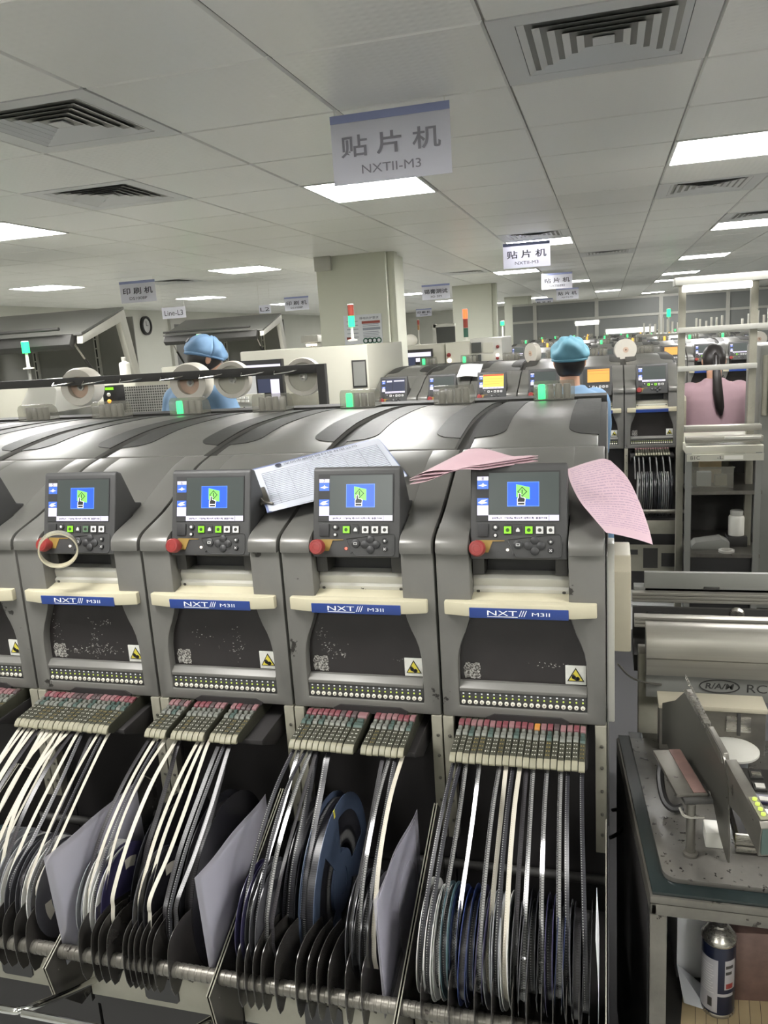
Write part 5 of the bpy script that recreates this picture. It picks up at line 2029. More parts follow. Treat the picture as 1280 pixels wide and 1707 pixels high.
mb.prism([(0.11, 1.21), (0.36, 1.195), (0.38, 1.36), (0.13, 1.365)], 'z', 0.4203, 0.4206)
mb.add([(0.112, 1.2105, 0.4206)], [])
o = link('card_sheet', mb.mesh('card_sheet', 'kraft', smooth=False))
tag(o, 'ruled brown card lying under the spray can', 'card')
mb = MB()
for k in range(12):
    mb.prism([(0.135 + 0.018 * k, 1.215), (0.1358 + 0.018 * k, 1.215), (0.150 + 0.018 * k, 1.35), (0.1492 + 0.018 * k, 1.35)], 'z', 0.4206, 0.4208)
link('line', mb.mesh('print', 'dark', smooth=False), o)
mb = MB()
mb.prism([(0.20, 1.335), (0.40, 1.36), (0.38, 1.37), (0.19, 1.36)], 'z', 0.421, 0.56)
tag(link('cardboard_panel', mb.mesh('cardboard_panel', 'rust', bevel=0.001)), 'brown board leaning on the shelf right of the spray can', 'board')

# ------------------------------------------------------------------ helper for things that stand further back
def bx(mb, px0, py0, px1, py1, Y, depth, mi=0):
    """upright box whose front at depth Y spans a pixel rectangle"""
    a, b = at(px0, py0, Y=Y), at(px1, py1, Y=Y)
    c, d = at(px0, py1, Y=Y), at(px1, py0, Y=Y)
    x0, x1 = (a.x + c.x) / 2, (b.x + d.x) / 2
    z1, z0 = (a.z + d.z) / 2, (b.z + c.z) / 2
    mb.bb(x0, x1, Y, Y + depth, z0, z1, mi)
    return mb


# ------------------------------------------------------------------ second row of placement machines
Y2 = 5.1
X2 = [0.25 - 0.32 * k for k in range(6)]
G2 = 'placement machines of the second row'
module(X2[0], Y2, 3, 'grey mounting machine at the right end of the second row, white reels below', G2, screen='dark', lit=(1, 1), full=False, lower=True, end=True, letters=False)
module(X2[1], Y2, 2, 'grey mounting machine with orange screen in the second row', G2, screen='orange', lit=(0, 0), full=False, letters=False, lower=False)
module(X2[2], Y2, 1, 'grey mounting machine behind the standing worker in the second row', G2, screen='dark', full=False, letters=False, lower=False)
module(X2[3], Y2, 0, 'grey mounting machine with yellow screen in the second row', G2, screen='yellow', lit=(0, 0), full=False, letters=False, lower=False)
module(X2[4], Y2, 0, 'grey mounting machine with blank screen in the second row', G2, lamp=(0, 'green'), screen='dark', lit=(0, 0), full=False, letters=False, lower=False)
module(X2[5], Y2, 0, 'grey mounting machine at the left end of the second row', G2, lamp=(0, 'green'), screen='navy', lit=(0, 0), full=False, letters=False, lower=False)
# sheet of paper on the blank-screen machine
mb = MB()
a, b = at(757, 630, Y=5.2), at(795, 629, Y=5.2)
mb.grid(lambda u, v: (a.x + (b.x - a.x) * u, 5.28 + 0.20 * v, 1.345 + 0.07 * v + 0.004 * math.sin(4 * u)), 6, 6, thick=0.0005)
tag(link('paper_sheet', mb.mesh('paper_sheet', 'paper', ang=80)), 'white paper lying on the hood left of the yellow screen', 'paper')

# reels below the right end machine of the second row
t2 = thing('reel_trolley', 'reel trolley at the right end of the second row, seen past the pink sheet', 'reel trolley', (X2[0], Y2, 0))
link('front_bar', ME_BAR, t2, (0, R0['bar'][0], R0['bar'][1]))
for s in (-1, 1):
    p = link('side_plate', ME_SIDE, t2, (s * 0.1575, 0, 0))
    link('edge', ME_EDGE, p)
link('front_plate', ME_FP, t2)
link('tray', ME_TRAY, t2)
mb = MB()
mb.bb(-0.156, 0.156, -0.345, -0.3445, 0.20, 0.36, 0)
mb.bb(-0.06, 0.02, -0.3475, -0.345, 0.22, 0.34, 1)
mb.bb(0.04, 0.12, -0.3475, -0.345, 0.23, 0.31, 1)
mb.bb(-0.14, -0.09, -0.3475, -0.345, 0.30, 0.33, 1)
link('electric_box', mb.mesh('electric_box', ['creampost', 'dark'], smooth=False), t2)
r9 = random.Random(9)
for k in range(9):
    c = ['white', 'white', 'grey', 'white', 'smoke', 'grey', 'white', 'white', 'smoke'][k]
    x = X2[0] - 0.085 + 0.022 * k
    reel(x, Y2 - 0.24, 0.64, 0.13, 0.011, c, 'tp_dark', '%s reel, %s from the left under the second row end machine' % (c, ordinal(k)), 'reels under the second row', 0.8, tilt=0.03)
for q, k in enumerate((1, 3, 5, 8, 11, 14, 17)):
    x = X2[0] + SX(k)
    pts = [(Y2 - 0.085, 0.842), (Y2 - 0.118, 0.836), (Y2 - 0.22, 0.80), (Y2 - 0.31, 0.74)]
    tag(link('carrier_tape', tape_mesh(x, x, pts, 0.008, 'tp_clear')), 'shiny tape, %s from left under the second row end machine' % ordinal(q), 'tape', 'tapes of the second row')
for q in range(14):
    t = thing('tape_feeder', 'tape feeder, %s from left on the second row end machine' % ordinal(q), 'feeder', (X2[0] + SX(2 + q * 1.15), Y2, 0), 0, 'feeders of the second row')
    link('body', F['body'], t)
    link('name_tag', F['tag'], t)
    link('lever', F['lever'], t)

# ------------------------------------------------------------------ third and farther rows, plainer
for rw, (Yr, xs) in enumerate(((8.72, [1.56 - 0.32 * k for k in range(8)]), (12.3, [1.9 - 0.32 * k for k in range(11)]), (15.9, [2.2 - 0.32 * k for k in range(12)]))):
    lamps = [{0: (1, 'green'), 1: (1, 'green'), 2: (0, 'green'), 3: (2, 'amber'), 4: (1, 'amber'), 5: (0, 'green'), 6: (0, 'green'), 7: (1, 'amber')}, {k: ((k * 2) % 3, 'amber' if k in (3, 7, 9) else 'green') for k in range(11)}, {k: ((k * 2) % 4, 'amber' if k in (2, 5, 8) else 'green') for k in range(12)}][rw]
    scr = {0: {1: 'dark', 3: 'orange', 5: 'dark', 6: 'yellow'}, 1: {3: 'dark', 5: 'yellow', 8: 'orange'}, 2: {}}[rw]
    for k, x in enumerate(xs):
        lab = 'far grey mounting machine, %s from right in the %s row' % (ordinal(k), ordinal(rw + 2))
        if rw == 2:
            module(x, Yr, 0, lab, 'machines of the %s row' % ordinal(rw + 2), lamp=lamps.get(k), core_only=True)
        else:
            module(x, Yr, 0, lab, 'machines of the %s row' % ordinal(rw + 2), lamp=lamps.get(k), screen=scr.get(k, 'dark'), full=False, letters=False, lower=False)


# ------------------------------------------------------------------ tower lights
def tower(x, y, z, h, lit, lab, cols=('redoff', 'amber_off', 'greenoff'), r=0.022, pole=0.1, foot=False):
    t = thing('signal_tower', lab, 'signal light', (x, y, z), 0)
    if foot:
        mb = MB()
        mb.cyl((0, 0, -z), (0, 0, 0), 0.012, n=10)
        mb.cyl((0, 0, -z), (0, 0, -z + 0.02), 0.12, n=18)
        link('stand', mb.mesh('stand', 'machine_grey'), t)
    mb = MB()
    mb.lathe([(r * 1.5, 0), (r * 1.5, 0.008), (r * 0.5, 0.012), (r * 0.4, pole), (r * 0.8, pole + 0.004)], (0, 0, 0), 'z', 14)
    link('pole', mb.mesh('pole', 'whiteplastic'), t)
    n = len(cols)
    hh = (h - pole) / n
    for k, c in enumerate(cols):
        mb = MB()
        mb.lathe([(r, 0.001), (r, hh - 0.001)], (0, 0, pole + hh * (n - 1 - k)), 'z', 16)
        link('lamp', mb.mesh('lamp', lit.get(k, c)), t)
    mb = MB()
    mb.lathe([(r, 0), (r * 0.9, 0.006), (0, 0.008)], (0, 0, h), 'z', 16)
    link('cap', mb.mesh('cap', 'whiteplastic'), t)
    return t


M['amber_off'] = mat('lamp_amber_off', (150, 112, 66), 0.35)
p = at(588, 568, Y=5.3)
tower(p.x, 5.3, p.z, 0.235, {1: 'green'}, 'signal tower with lit green lamp standing on the tall cream cabinet before the column', ('redoff', 'greenoff'), 0.021, 0.09)
p = at(777, 568, Y=9.6)
tower(p.x, 9.6, p.z, 0.36, {0: 'redlamp'}, 'signal tower glowing red on the cream machines right of the column', ('redoff', 'redoff', 'greenoff'), 0.028, 0.04)
p = at(699, 575, Y=9.9)
tower(p.x, 9.9, p.z, 0.30, {}, 'slim unlit signal tower right of the column', ('redoff', 'amber_off'), 0.014, 0.18)
p = at(838, 566, Y=12.0)
tower(p.x, 12.0, p.z, 0.26, {0: 'green'}, 'signal tower with round green lamp before the middle column', ('greenoff',), 0.028, 0.2, True)
p = at(48, 615, Y=5.0)
tower(p.x, 5.0, p.z, 0.19, {0: 'green'}, 'signal tower with green lamp at the left edge under the printer hood', ('greenoff',), 0.026, 0.11, True)
p = at(335, 590, Y=8.6)
tower(p.x, 8.6, p.z, 0.22, {0: 'green'}, 'green signal lamp just above the left worker', ('greenoff',), 0.03, 0.12, True)
p = at(1114, 560, Y=14.0)
tower(p.x, 14.0, p.z, 0.42, {0: 'green'}, 'far signal tower with green lamp left of the work frame', ('greenoff',), 0.03, 0.30, True)

# ------------------------------------------------------------------ rail with hanging reels behind the near row
YR = 3.6
a, b = at(60, 637, Y=YR), at(541, 612, Y=YR)
t = thing('hook_rail', 'dark rail on a post carrying wire hooks behind the near row', 'rail')
mb = MB()
mb.bb(-3.9, b.x, YR - 0.012, YR + 0.012, a.z - 0.028, a.z + 0.012)
link('beam', mb.mesh('beam', 'dark', bevel=0.002), t)
mb = MB()
mb.bb(b.x - 0.035, b.x + 0.005, YR - 0.018, YR + 0.018, 0.0, a.z + 0.012)
link('post', mb.mesh('post', 'dark', bevel=0.002), t)
mb = MB()
mb.bb(-3.9, -3.86, YR - 0.018, YR + 0.018, 0.0, a.z + 0.012)
link('post', mb.mesh('post', 'dark', bevel=0.002), t)
for px in (110, 160, 222, 290, 355, 425, 480):
    q = at(px, 640 - (px - 60) * 0.052, Y=YR - 0.02)
    mb = MB()
    mb.tube([(q.x - 0.07, YR - 0.016, a.z - 0.004), (q.x - 0.055, YR - 0.06, a.z - 0.022), (q.x + 0.02, YR - 0.06, a.z - 0.016), (q.x + 0.045, YR - 0.016, a.z - 0.010)], 0.0026, 6)
    link('hook', mb.mesh('hook', 'chrome'), t)
M['tapewhite'] = mat('wound_white_tape', (204, 199, 188), 0.45, var=0.04, scale=10)
M['tapecore'] = mat('beige_core', (196, 170, 150), 0.5)
RW = [(137, 645, 'solid', 'fat white film roll hanging at left on the rail'), (319, 638, 'solid', 'fat white film roll hanging in front of the left worker'), (388, 633, 'ring', 'white film ring with open middle hanging right of the left worker'), (506, 628, 'ring', 'white film ring hanging near the right end of the rail')]
for px, py, kd, lab in RW:
    q = at(px, py, Y=YR + 0.05)
    t = thing('film_roll', lab, 'roll', (q.x, YR + 0.05, q.z), R(8), 'film rolls hanging on the rail')
    rr = 0.098 if kd == 'solid' else 0.090
    mb = MB()
    if kd == 'solid':
        mb.lathe([(0.055, -0.045), (rr * 0.93, -0.05), (rr, -0.03), (rr, 0.05), (rr * 0.95, 0.06), (0.055, 0.06), (0.055, -0.045)], (0, 0, 0), 'y', 40)
    else:
        mb.lathe([(rr * 0.76, -0.02), (rr * 0.97, -0.022), (rr, -0.015), (rr, 0.03), (rr * 0.76, 0.03), (rr * 0.76, -0.02)], (0, 0, 0), 'y', 40)
    link('film', mb.mesh('film', 'tapewhite'), t)
    mb = MB()
    mb.lathe([(0.018, -0.012), (0.0545, -0.012), (0.0545, 0.045), (0.018, 0.045), (0.018, -0.012)] if kd == 'solid' else [(0.02, -0.005), (rr * 0.755, -0.005), (rr * 0.755, 0.004), (0.02, 0.004), (0.02, -0.005)], (0, 0, 0), 'y', 36)
    link('core', mb.mesh('core', 'tapecore' if kd == 'solid' else 'machine_cream'), t)
    mb = MB()
    mb.lathe([(0.010, -0.02), (0.018, -0.02), (0.018, 0.05), (0.010, 0.05), (0.010, -0.02)], (0, 0, 0), 'y', 24)
    link('hub', mb.mesh('hub', 'white'), t)
for px, py, Y, lab in ((1042, 583, 5.75, 'white film reel standing on the hoods right of the standing worker'), (888, 589, 5.85, 'white film reel leaning left of the standing worker'), (1264, 565, 6.6, 'white film reel hanging right of the pink worker')):
    q = at(px, py, Y=Y)
    t = thing('film_reel', lab, 'reel', (q.x, Y, max(q.z, 0.06)), R(-48) if px < 900 else R(10), 'film reels beyond the second row')
    r_ = 0.072 if px < 1200 else 0.055
    mb = MB()
    mb.lathe([(r_ * 0.25, -0.02), (r_, -0.02), (r_, 0.02), (r_ * 0.25, 0.02), (r_ * 0.25, -0.02)], (0, 0, 0), 'y', 36)
    link('film', mb.mesh('film', 'tapewhite'), t)
    mb = MB()
    mb.lathe([(r_ * 0.08, -0.024), (r_ * 0.25, -0.024), (r_ * 0.25, 0.024), (r_ * 0.08, 0.024), (r_ * 0.08, -0.024)], (0, 0, 0), 'y', 24)
    link('core', mb.mesh('core', 'tapecore'), t)
    mb = MB()
    mb.bb(-0.05, 0.05, -0.03, 0.03, -r_ - 0.02, -r_ - 0.001)
    mb.cyl((0, 0, -r_ - 0.02), (0, 0, -q.z + 1.37 if px < 1200 else -r_ - 0.2), 0.008, n=10)
    link('stand', mb.mesh('stand', 'dark'), t)

# ------------------------------------------------------------------ left background: cream cabinet, printers, wall things
t = thing('tall_cabinet', 'tall cream machine cabinet with a small grey door panel before the column', 'machine', (0, 0, 0))
mb = MB()
mb.bb(-2.42, -1.515, 5.15, 6.1, 0.05, at(560, 577, Y=5.15).z)
link('body', mb.mesh('body', 'machine_cream', bevel=0.01), t)
mb = MB()
bx(mb, 587, 600, 611, 646, 5.145, 0.006)
link('frame', mb.mesh('frame', 'dark', bevel=0.001), t)
mb = MB()
bx(mb, 589, 603, 609, 643, 5.141, 0.005)
link('door_panel', mb.mesh('door_panel', 'machine_grey'), t)
mb = MB()
bx(mb, 475, 655, 540, 676, 5.12, 0.03)
link('keyboard_shelf', mb.mesh('shelf', 'creampost', bevel=0.003), t)
# operator monitor
t = thing('monitor', 'black framed monitor with light window on screen, behind the right film rings', 'monitor', (0, 0, 0))
mb = MB()
bx(mb, 402, 600, 472, 688, 4.95, 0.05)
link('bezel', mb.mesh('bezel', 'black', bevel=0.004), t)
mb = MB()
bx(mb, 406, 608, 467, 622, 4.945, 0.006)
bx(mb, 430, 632, 450, 655, 4.945, 0.006, 1)
bx(mb, 452, 632, 466, 668, 4.945, 0.006, 0)
bx(mb, 406, 625, 428, 682, 4.945, 0.006, 2)
link('screen', mb.mesh('screen', ['scr_white', 'scr_navy', 'key_grey'], smooth=False), t)
mb = MB()
q = at(437, 690, Y=5.0)
mb.bb(q.x - 0.02, q.x + 0.02, 4.97, 5.01, 0.9, q.z + 0.05)
mb.bb(q.x - 0.12, q.x + 0.12, 4.9, 5.08, 0.88, 0.90)
link('stand', mb.mesh('stand', 'black', bevel=0.003), t)
# desk with white keys
t = thing('control_desk', 'cream desk with two rows of white keys beside the left worker', 'desk', (0, 0, 0))
mb = MB()
mb.bb(-2.62, -1.90, 4.72, 5.12, 0.84, 0.88)
mb.bb(-2.60, -1.92, 4.74, 5.10, 0.0, 0.84)
link('body', mb.mesh('body', 'machine_cream', bevel=0.004), t)
mb = MB()
bx(mb, 392, 657, 440, 678, 4.70, 0.02)
link('key_board', mb.mesh('key_board', 'machine_cream', bevel=0.003), t)
for i in range(3):
    for j in range(2):
        mb = MB()
        bx(mb, 395 + 7 * i, 661 + 5.5 * j, 400 + 7 * i, 665 + 5.5 * j, 4.69, 0.012)
        link('key', mb.mesh('key', 'whiteplastic', smooth=False), t)


M['hoodgrey'] = mat('printer_hood_grey', (92, 92, 88), 0.5)


def printer(Y, X0, X1, lab, zb, zt, apex, tip, ztip, deep=1.2, col='machine_cream', hood='hoodgrey'):
    """solder paste printer with its hood swung up: X0..X1 body, apex/tip the cheek of the hood"""
    t = thing('paste_printer', lab, 'machine', (0, 0, 0))
    mb = MB()
    mb.bb(X0, X1, Y, Y + deep, 0.06, zb)
    link('body', mb.mesh('body', col, bevel=0.012), t)
    mb = MB()
    mb.bb(X0 + 0.03, X1 - 0.03, Y + 0.02, Y + deep - 0.02, 0, 0.06)
    link('plinth', mb.mesh('plinth', 'blackmat'), t)
    X1 = apex
    w = X1 - X0
    # cheek: slanted post plus arm, at the right flank
    for (xo, nm) in ((X1 - 0.10, 'hood_cheek'), (X0 + 0.05, 'hood_cheek')):
        mb = MB()
        prof = [(Y + 0.75, zb), (Y + 0.62, zt), (Y + 0.05, ztip), (Y + 0.04, ztip - 0.06), (Y + 0.55, zt - 0.10), (Y + 0.66, zb)]
        mb.prism(prof, 'x', xo, xo + 0.05)
        link(nm, mb.mesh(nm, 'white', bevel=0.006), t)
    mb = MB()
    mb.add([(X0 + 0.05, Y + 0.04, ztip), (X1 - 0.05, Y + 0.04, ztip), (X1 - 0.05, Y + 0.62, zt), (X0 + 0.05, Y + 0.62, zt), (X0 + 0.05, Y + 0.04, ztip + 0.02), (X1 - 0.05, Y + 0.04, ztip + 0.02), (X1 - 0.05, Y + 0.62, zt + 0.02), (X0 + 0.05, Y + 0.62, zt + 0.02)],
           [(0, 3, 2, 1), (4, 5, 6, 7), (0, 1, 5, 4), (1, 2, 6, 5), (2, 3, 7, 6), (3, 0, 4, 7)])
    link('hood', mb.mesh('hood', hood, bevel=0.004), t)
    mb = MB()
    mb.prism([(Y + 0.02, ztip - 0.10), (Y - 0.02, ztip - 0.06), (Y + 0.02, ztip + 0.01), (Y + 0.10, ztip + 0.02)], 'x', X0 + 0.08, X1 - 0.12)
    link('hood_lip', mb.mesh('hood_lip', 'dark', bevel=0.006), t)
    mb = MB()
    mb.tube([(X0 + 0.10, Y - 0.03, ztip + 0.05), (X1 - 0.18, Y - 0.03, ztip + 0.05)], 0.012, 10)
    link('grip_bar', mb.mesh('grip_bar', 'dark'), t)
    for xo in (X0 + 0.13, X1 - 0.16):
        mb = MB()
        mb.cyl((xo, Y + 0.35, zb), (xo - 0.02, Y + 0.22, zb + (ztip - zb) * 0.5), 0.012, n=10)
        mb.cyl((xo - 0.02, Y + 0.22, zb + (ztip - zb) * 0.5), (xo - 0.04, Y + 0.12, ztip - 0.02), 0.007, n=10, mi=1)
        link('gas_strut', mb.mesh('gas_strut', ['black', 'steel']), t)
    mb = MB()
    mb.bb(X0 + 0.10, X1 - 0.10, Y + 0.80, Y + 0.81, zb, zt - 0.05)
    link('rear_glass', mb.mesh('rear_glass', 'machine_grey'), t)
    for xo in (X0 + 0.35 * w, X0 + 0.72 * w):
        mb = MB()
        mb.bb(xo - 0.02, xo + 0.02, Y + 0.78, Y + 0.80, zb, zt - 0.06)
        link('slotted_post', mb.mesh('post', 'white'), t)
        mb = MB()
        n_ = 5
        for k in range(n_):
            z = zb + 0.03 + (zt - zb - 0.16) * k / n_
            mb.bb(xo - 0.006, xo + 0.006, Y + 0.776, Y + 0.78, z, z + (zt - zb) * 0.12)
        link('slot', mb.mesh('print', 'black', smooth=False), t)
    return t


printer(5.1, -5.2, -3.22, 'near solder paste printer at left with its hood raised on a white cheek', 1.44, 1.97, -3.58, 0, 1.78)
printer(8.75, -5.15, -3.76, 'far solder paste printer with raised hood just left of the column', 1.45, 1.98, -3.76, 0, 1.80)
# front details of the near printer: white octagonal cover, dark side panel, control box, perforated sheet
t = thing('machine_cover', 'white eight-sided machine cover at the left behind the near row', 'cover', (0, 0, 0))
mb = MB()
pl = [at(*p_, Y=4.3) for p_ in ((38, 688), (35, 672), (47, 646), (62, 640), (88, 641), (94, 650), (92, 688))]
mb.prism([(q.x, q.z) for q in pl], 'y', 4.3, 4.75)
link('body', mb.mesh('body', 'whiteplastic', bevel=0.012), t)
mb = MB()
mb.bb(min(q.x for q in pl), max(q.x for q in pl), 4.34, 4.72, 0, min(q.z for q in pl) + 0.002)
link('base', mb.mesh('base', 'machine_grey'), t)
mb = MB()
bx(mb, 40, 634, 85, 640, 4.28, 0.3)
link('lid_strip', mb.mesh('lid_strip', 'white', bevel=0.004), t)
t = thing('control_box', 'dark control box with yellow lamp and green display left of the left worker', 'control box', (0, 0, 0))
mb = MB()
bx(mb, 172, 643, 197, 686, 4.4, 0.08)
link('body', mb.mesh('body', 'black', bevel=0.004), t)
mb = MB()
bx(mb, 175, 646, 188, 650, 4.394, 0.008)
link('display', mb.mesh('display', 'key_lime'), t)
for (px, py, m) in ((181, 658, 'whiteplastic'), (182, 669, 'amber')):
    q = at(px, py, Y=4.394)
    mb = MB()
    mb.ball((q.x, 4.396, q.z), 0.012, 14, 8)
    link('button_lamp', mb.mesh('button_lamp', m), t)
mb = MB()
q = at(184, 686, Y=4.4)
mb.bb(q.x - 0.03, q.x + 0.03, 4.41, 4.47, 0.0, q.z + 0.02)
link('post', mb.mesh('post', 'dark'), t)


def perfmat():
    m = mat('perforated_sheet', (170, 168, 160), 0.4, 0.4)
    N, L = m.node_tree.nodes, m.node_tree.links
    tc = N.new('ShaderNodeTexCoord')
    v = N.new('ShaderNodeTexVoronoi')
    v.inputs['Scale'].default_value = 60
    v.inputs['Randomness'].default_value = 0.0
    L.new(tc.outputs['Object'], v.inputs['Vector'])
    r_ = N.new('ShaderNodeValToRGB')
    r_.color_ramp.elements[0].position = 0.32
    r_.color_ramp.elements[1].position = 0.36
    r_.color_ramp.elements[0].color = lin((86, 86, 82))
    r_.color_ramp.elements[1].color = lin((176, 174, 166))
    L.new(v.outputs['Distance'], r_.inputs[0])
    L.new(r_.outputs[0], N['Principled BSDF'].inputs['Base Color'])
    return m


M['perf'] = perfmat()
t = thing('mesh_guard', 'perforated metal guard behind the left film rolls', 'guard', (0, 0, 0))
mb = MB()
bx(mb, 198, 643, 282, 690, 4.6, 0.01)
link('sheet', mb.mesh('sheet', 'perf', smooth=False), t)
mb = MB()
q0, q1 = at(198, 690, Y=4.6), at(282, 690, Y=4.6)
mb.bb(q0.x, q1.x, 4.61, 4.66, 0.0, q0.z - 0.002)
link('support', mb.mesh('support', 'dark'), t)
# white bottle on the printer
q = at(185, 625, Y=4.98)
t = thing('bottle', 'white plastic bottle standing on the near printer', 'bottle', (q.x, 5.16, 1.44))
mb = MB()
mb.lathe([(0.036, 0), (0.038, 0.004), (0.038, 0.118), (0.034, 0.128), (0.016, 0.136), (0.015, 0.145)], (0, 0, 0), 'z', 24)
link('body', mb.mesh('body', 'whiteplastic', ang=60), t)
mb = MB()
mb.lathe([(0.018, 0.144), (0.018, 0.165), (0.015, 0.168), (0, 0.168)], (0, 0, 0), 'z', 20)
link('cap', mb.mesh('cap', 'white'), t)
# round wall clock and dark door on the left wall
q = at(243, 543, X=XL + 0.02)
t = thing('wall_clock', 'round black wall clock on the left wall', 'clock', (XL + 0.001, q.y, q.z))
mb = MB()
mb.lathe([(0.13, 0.0), (0.17, 0.0), (0.17, 0.05), (0.14, 0.06), (0.13, 0.05), (0.13, 0.0)], (0, 0, 0), 'x', 32)
link('rim', mb.mesh('rim', 'black'), t)
mb = MB()
mb.lathe([(0.129, 0.0), (0.129, 0.03), (0, 0.03)], (0, 0, 0), 'x', 32)
link('face', mb.mesh('face', 'key_grey'), t)
mb = MB()
mb.box((0.034, 0, 0.04), (0.004, 0.008, 0.08))
mb.box((0.034, 0.03, 0), (0.004, 0.06, 0.008))
link('hand', mb.mesh('hand', 'black'), t)
q0, q1 = at(284, 530, X=XL), at(318, 525, X=XL)
mb = MB()
mb.bb(XL, XL + 0.04, q0.y, q1.y, 0, 2.15)
o = struct('door_1', mb.mesh('door_1', mat('door_dark_grey', (112, 112, 110), 0.5)))
mb = MB()
mb.bb(XL, XL + 0.06, q0.y - 0.12, q0.y, 0, 2.25)
mb.bb(XL, XL + 0.06, q1.y, q1.y + 0.12, 0, 2.25)
mb.bb(XL, XL + 0.06, q0.y, q1.y, 2.15, 2.25)
struct('trim_1', mb.mesh('trim_1', 'white'))
# emergency light on the near column's duct side and poster
q = at(605, 552, Y=7.49)
t = thing('notice_board', 'printed notice board with green pictograms on the near column', 'poster', (q.x, 7.494, q.z))
W_, H_ = at(634, 552, Y=7.49).x - at(571, 552, Y=7.49).x, at(602, 526, Y=7.49).z - at(602, 581, Y=7.49).z
mb = MB()
mb.bb(-W_ / 2, W_ / 2, -0.004, 0.0055, -H_ / 2, H_ / 2)
link('sheet', mb.mesh('sheet', 'paper'), t)
mb = MB()
for z, m_, x0, x1 in ((0.26, 1, -0.02, 0.46), (0.06, 0, 0.0, 0.46)):
    mb.bb(x0 * W_, x1 * W_, -0.0052, -0.004, z * H_ - 0.012, z * H_ + 0.012, m_)
for k in range(6):
    mb.bb(0.0, W_ * (0.42 + 0.03 * math.sin(k * 3)), -0.0052, -0.004, H_ * (0.20 - 0.05 * k) - 0.003 - (0.04 if k > 1 else 0), H_ * (0.20 - 0.05 * k) + 0.003 - (0.04 if k > 1 else 0), 0)
for k in range(5):
    mb.bb(-0.42 * W_, -0.12 * W_, -0.0052, -0.004, H_ * (0.30 - 0.12 * k), H_ * (0.32 - 0.12 * k), 3)
mb.bb(-0.44 * W_, -0.32 * W_, -0.0052, -0.004, -H_ * 0.24, -H_ * 0.16, 1)
link('print', mb.mesh('print', ['inkline', 'redoff', 'greenoff', 'inkline'], smooth=False), t)
mb = MB()
for k in range(4):
    mb.lathe([(0.028, -0.0056), (0.028, -0.004), (0.016, -0.004), (0.016, -0.0056), (0.028, -0.0056)], ((0.06 + 0.115 * k) * W_, 0, -0.30 * H_), 'y', 16)
link('logo', mb.mesh('logo', 'greenoff'), t)
lettering('静电防护要求', 'ink', t, (0.18 * W_, -0.0046, 0.39 * H_), 0.5 * W_, 0.075 * H_)
q = at(531, 440, Y=7.49)
t = thing('wall_box', 'small white box at the top left of the near column', 'box', (q.x, 7.44, q.z))
mb = MB()
mb.bb(-0.03, 0.13, 0.0, 0.055, -0.07, 0.07)
link('body', mb.mesh('body', 'white', bevel=0.006), t)
mb = MB()
mb.cyl((0.02, 0.03, 0.07), (0.02, 0.03, 2.404 - q.z), 0.012, n=10)
link('conduit', mb.mesh('conduit', 'white'), t)

# ------------------------------------------------------------------ cream machines right of the column
t = thing('inspection_machine', 'cream inspection machine with a green window on its screen right of the column', 'machine', (0, 0, 0))
mb = MB()
q0, q1, q2 = at(660, 578, Y=9.5), at(741, 575, Y=9.5), at(660, 640, Y=9.5)
mb.bb(q0.x, q1.x, 9.5, 10.6, 0.05, q0.z)
link('body', mb.mesh('body', 'machine_cream', bevel=0.01), t)
mb = MB()
bx(mb, 660, 583, 721, 616, 9.40, 0.06)
p = link('monitor', mb.mesh('monitor', 'black', bevel=0.004), t)
mb = MB()
bx(mb, 664, 588, 718, 595, 9.395, 0.01, 0)
bx(mb, 664, 596, 680, 615, 9.395, 0.01, 1)
bx(mb, 681, 596, 692, 612, 9.395, 0.01, 2)
bx(mb, 693, 597, 700, 603, 9.395, 0.01, 0)
M['scr_green'] = emis('screen_green', (70, 150, 50), 0.9)
link('screen', mb.mesh('screen', ['scr_white', 'scr_green', 'scr_navy'], smooth=False), p)
t = thing('oven_cabinet', 'cream cabinet with red knob and white lamp left of the cream frame machine', 'machine', (0, 0, 0))
mb = MB()
q0, q1 = at(742, 572, Y=9.45), at(782, 570, Y=9.45)
mb.bb(q0.x, q1.x, 9.45, 10.4, 0.05, q0.z)
link('body', mb.mesh('body', 'machine_cream', bevel=0.01), t)
for px, py, m_ in ((748, 592, 'red'), (749, 601, 'lampwhite')):
    q = at(px, py, Y=9.44)
    mb = MB()
    mb.ball((q.x, 9.44, q.z), 0.026, 14, 8)
    link('button_lamp', mb.mesh('button_lamp', m_), t)
t = thing('frame_machine', 'white framed machine with two windows behind the second row', 'machine', (0, 0, 0))
mb = MB()
q0, q1 = at(783, 565, Y=9.5), at(836, 562, Y=9.5)
mb.bb(q0.x, q1.x, 9.52, 10.5, 0.05, q0.z)
link('body', mb.mesh('body', 'white', bevel=0.01), t)
for (a0, b0, a1, b1) in ((786, 571, 802, 588), (805, 571, 822, 588), (786, 591, 802, 604), (805, 591, 822, 604)):
    mb = MB()
    bx(mb, a0, b0, a1, b1, 9.505, 0.02)
    link('window_panel', mb.mesh('window_panel', 'glassdark' if a0 == 786 else 'machine_cream'), t)
for px, py in ((829, 578), (829, 592), (829, 597)):
    q = at(px, py, Y=9.5)
    mb = MB()
    mb.ball((q.x, 9.51, q.z), 0.02, 12, 8)
    link('button_lamp', mb.mesh('button_lamp', 'red' if py != 592 else 'lampwhite'), t)
q = at(684, 572, Y=9.8)
t = thing('work_lamp', 'round white lamp head on the inspection machine', 'lamp', (q.x, 9.8, q.z))
mb = MB()
mb.ball((0, 0, 0.03), (0.09, 0.05, 0.075), 20, 12)
link('head', mb.mesh('head', 'whiteplastic'), t)
mb = MB()
mb.bb(-0.06, 0.06, -0.04, 0.04, -0.06, -0.03)
link('base', mb.mesh('base', 'white', bevel=0.004), t)
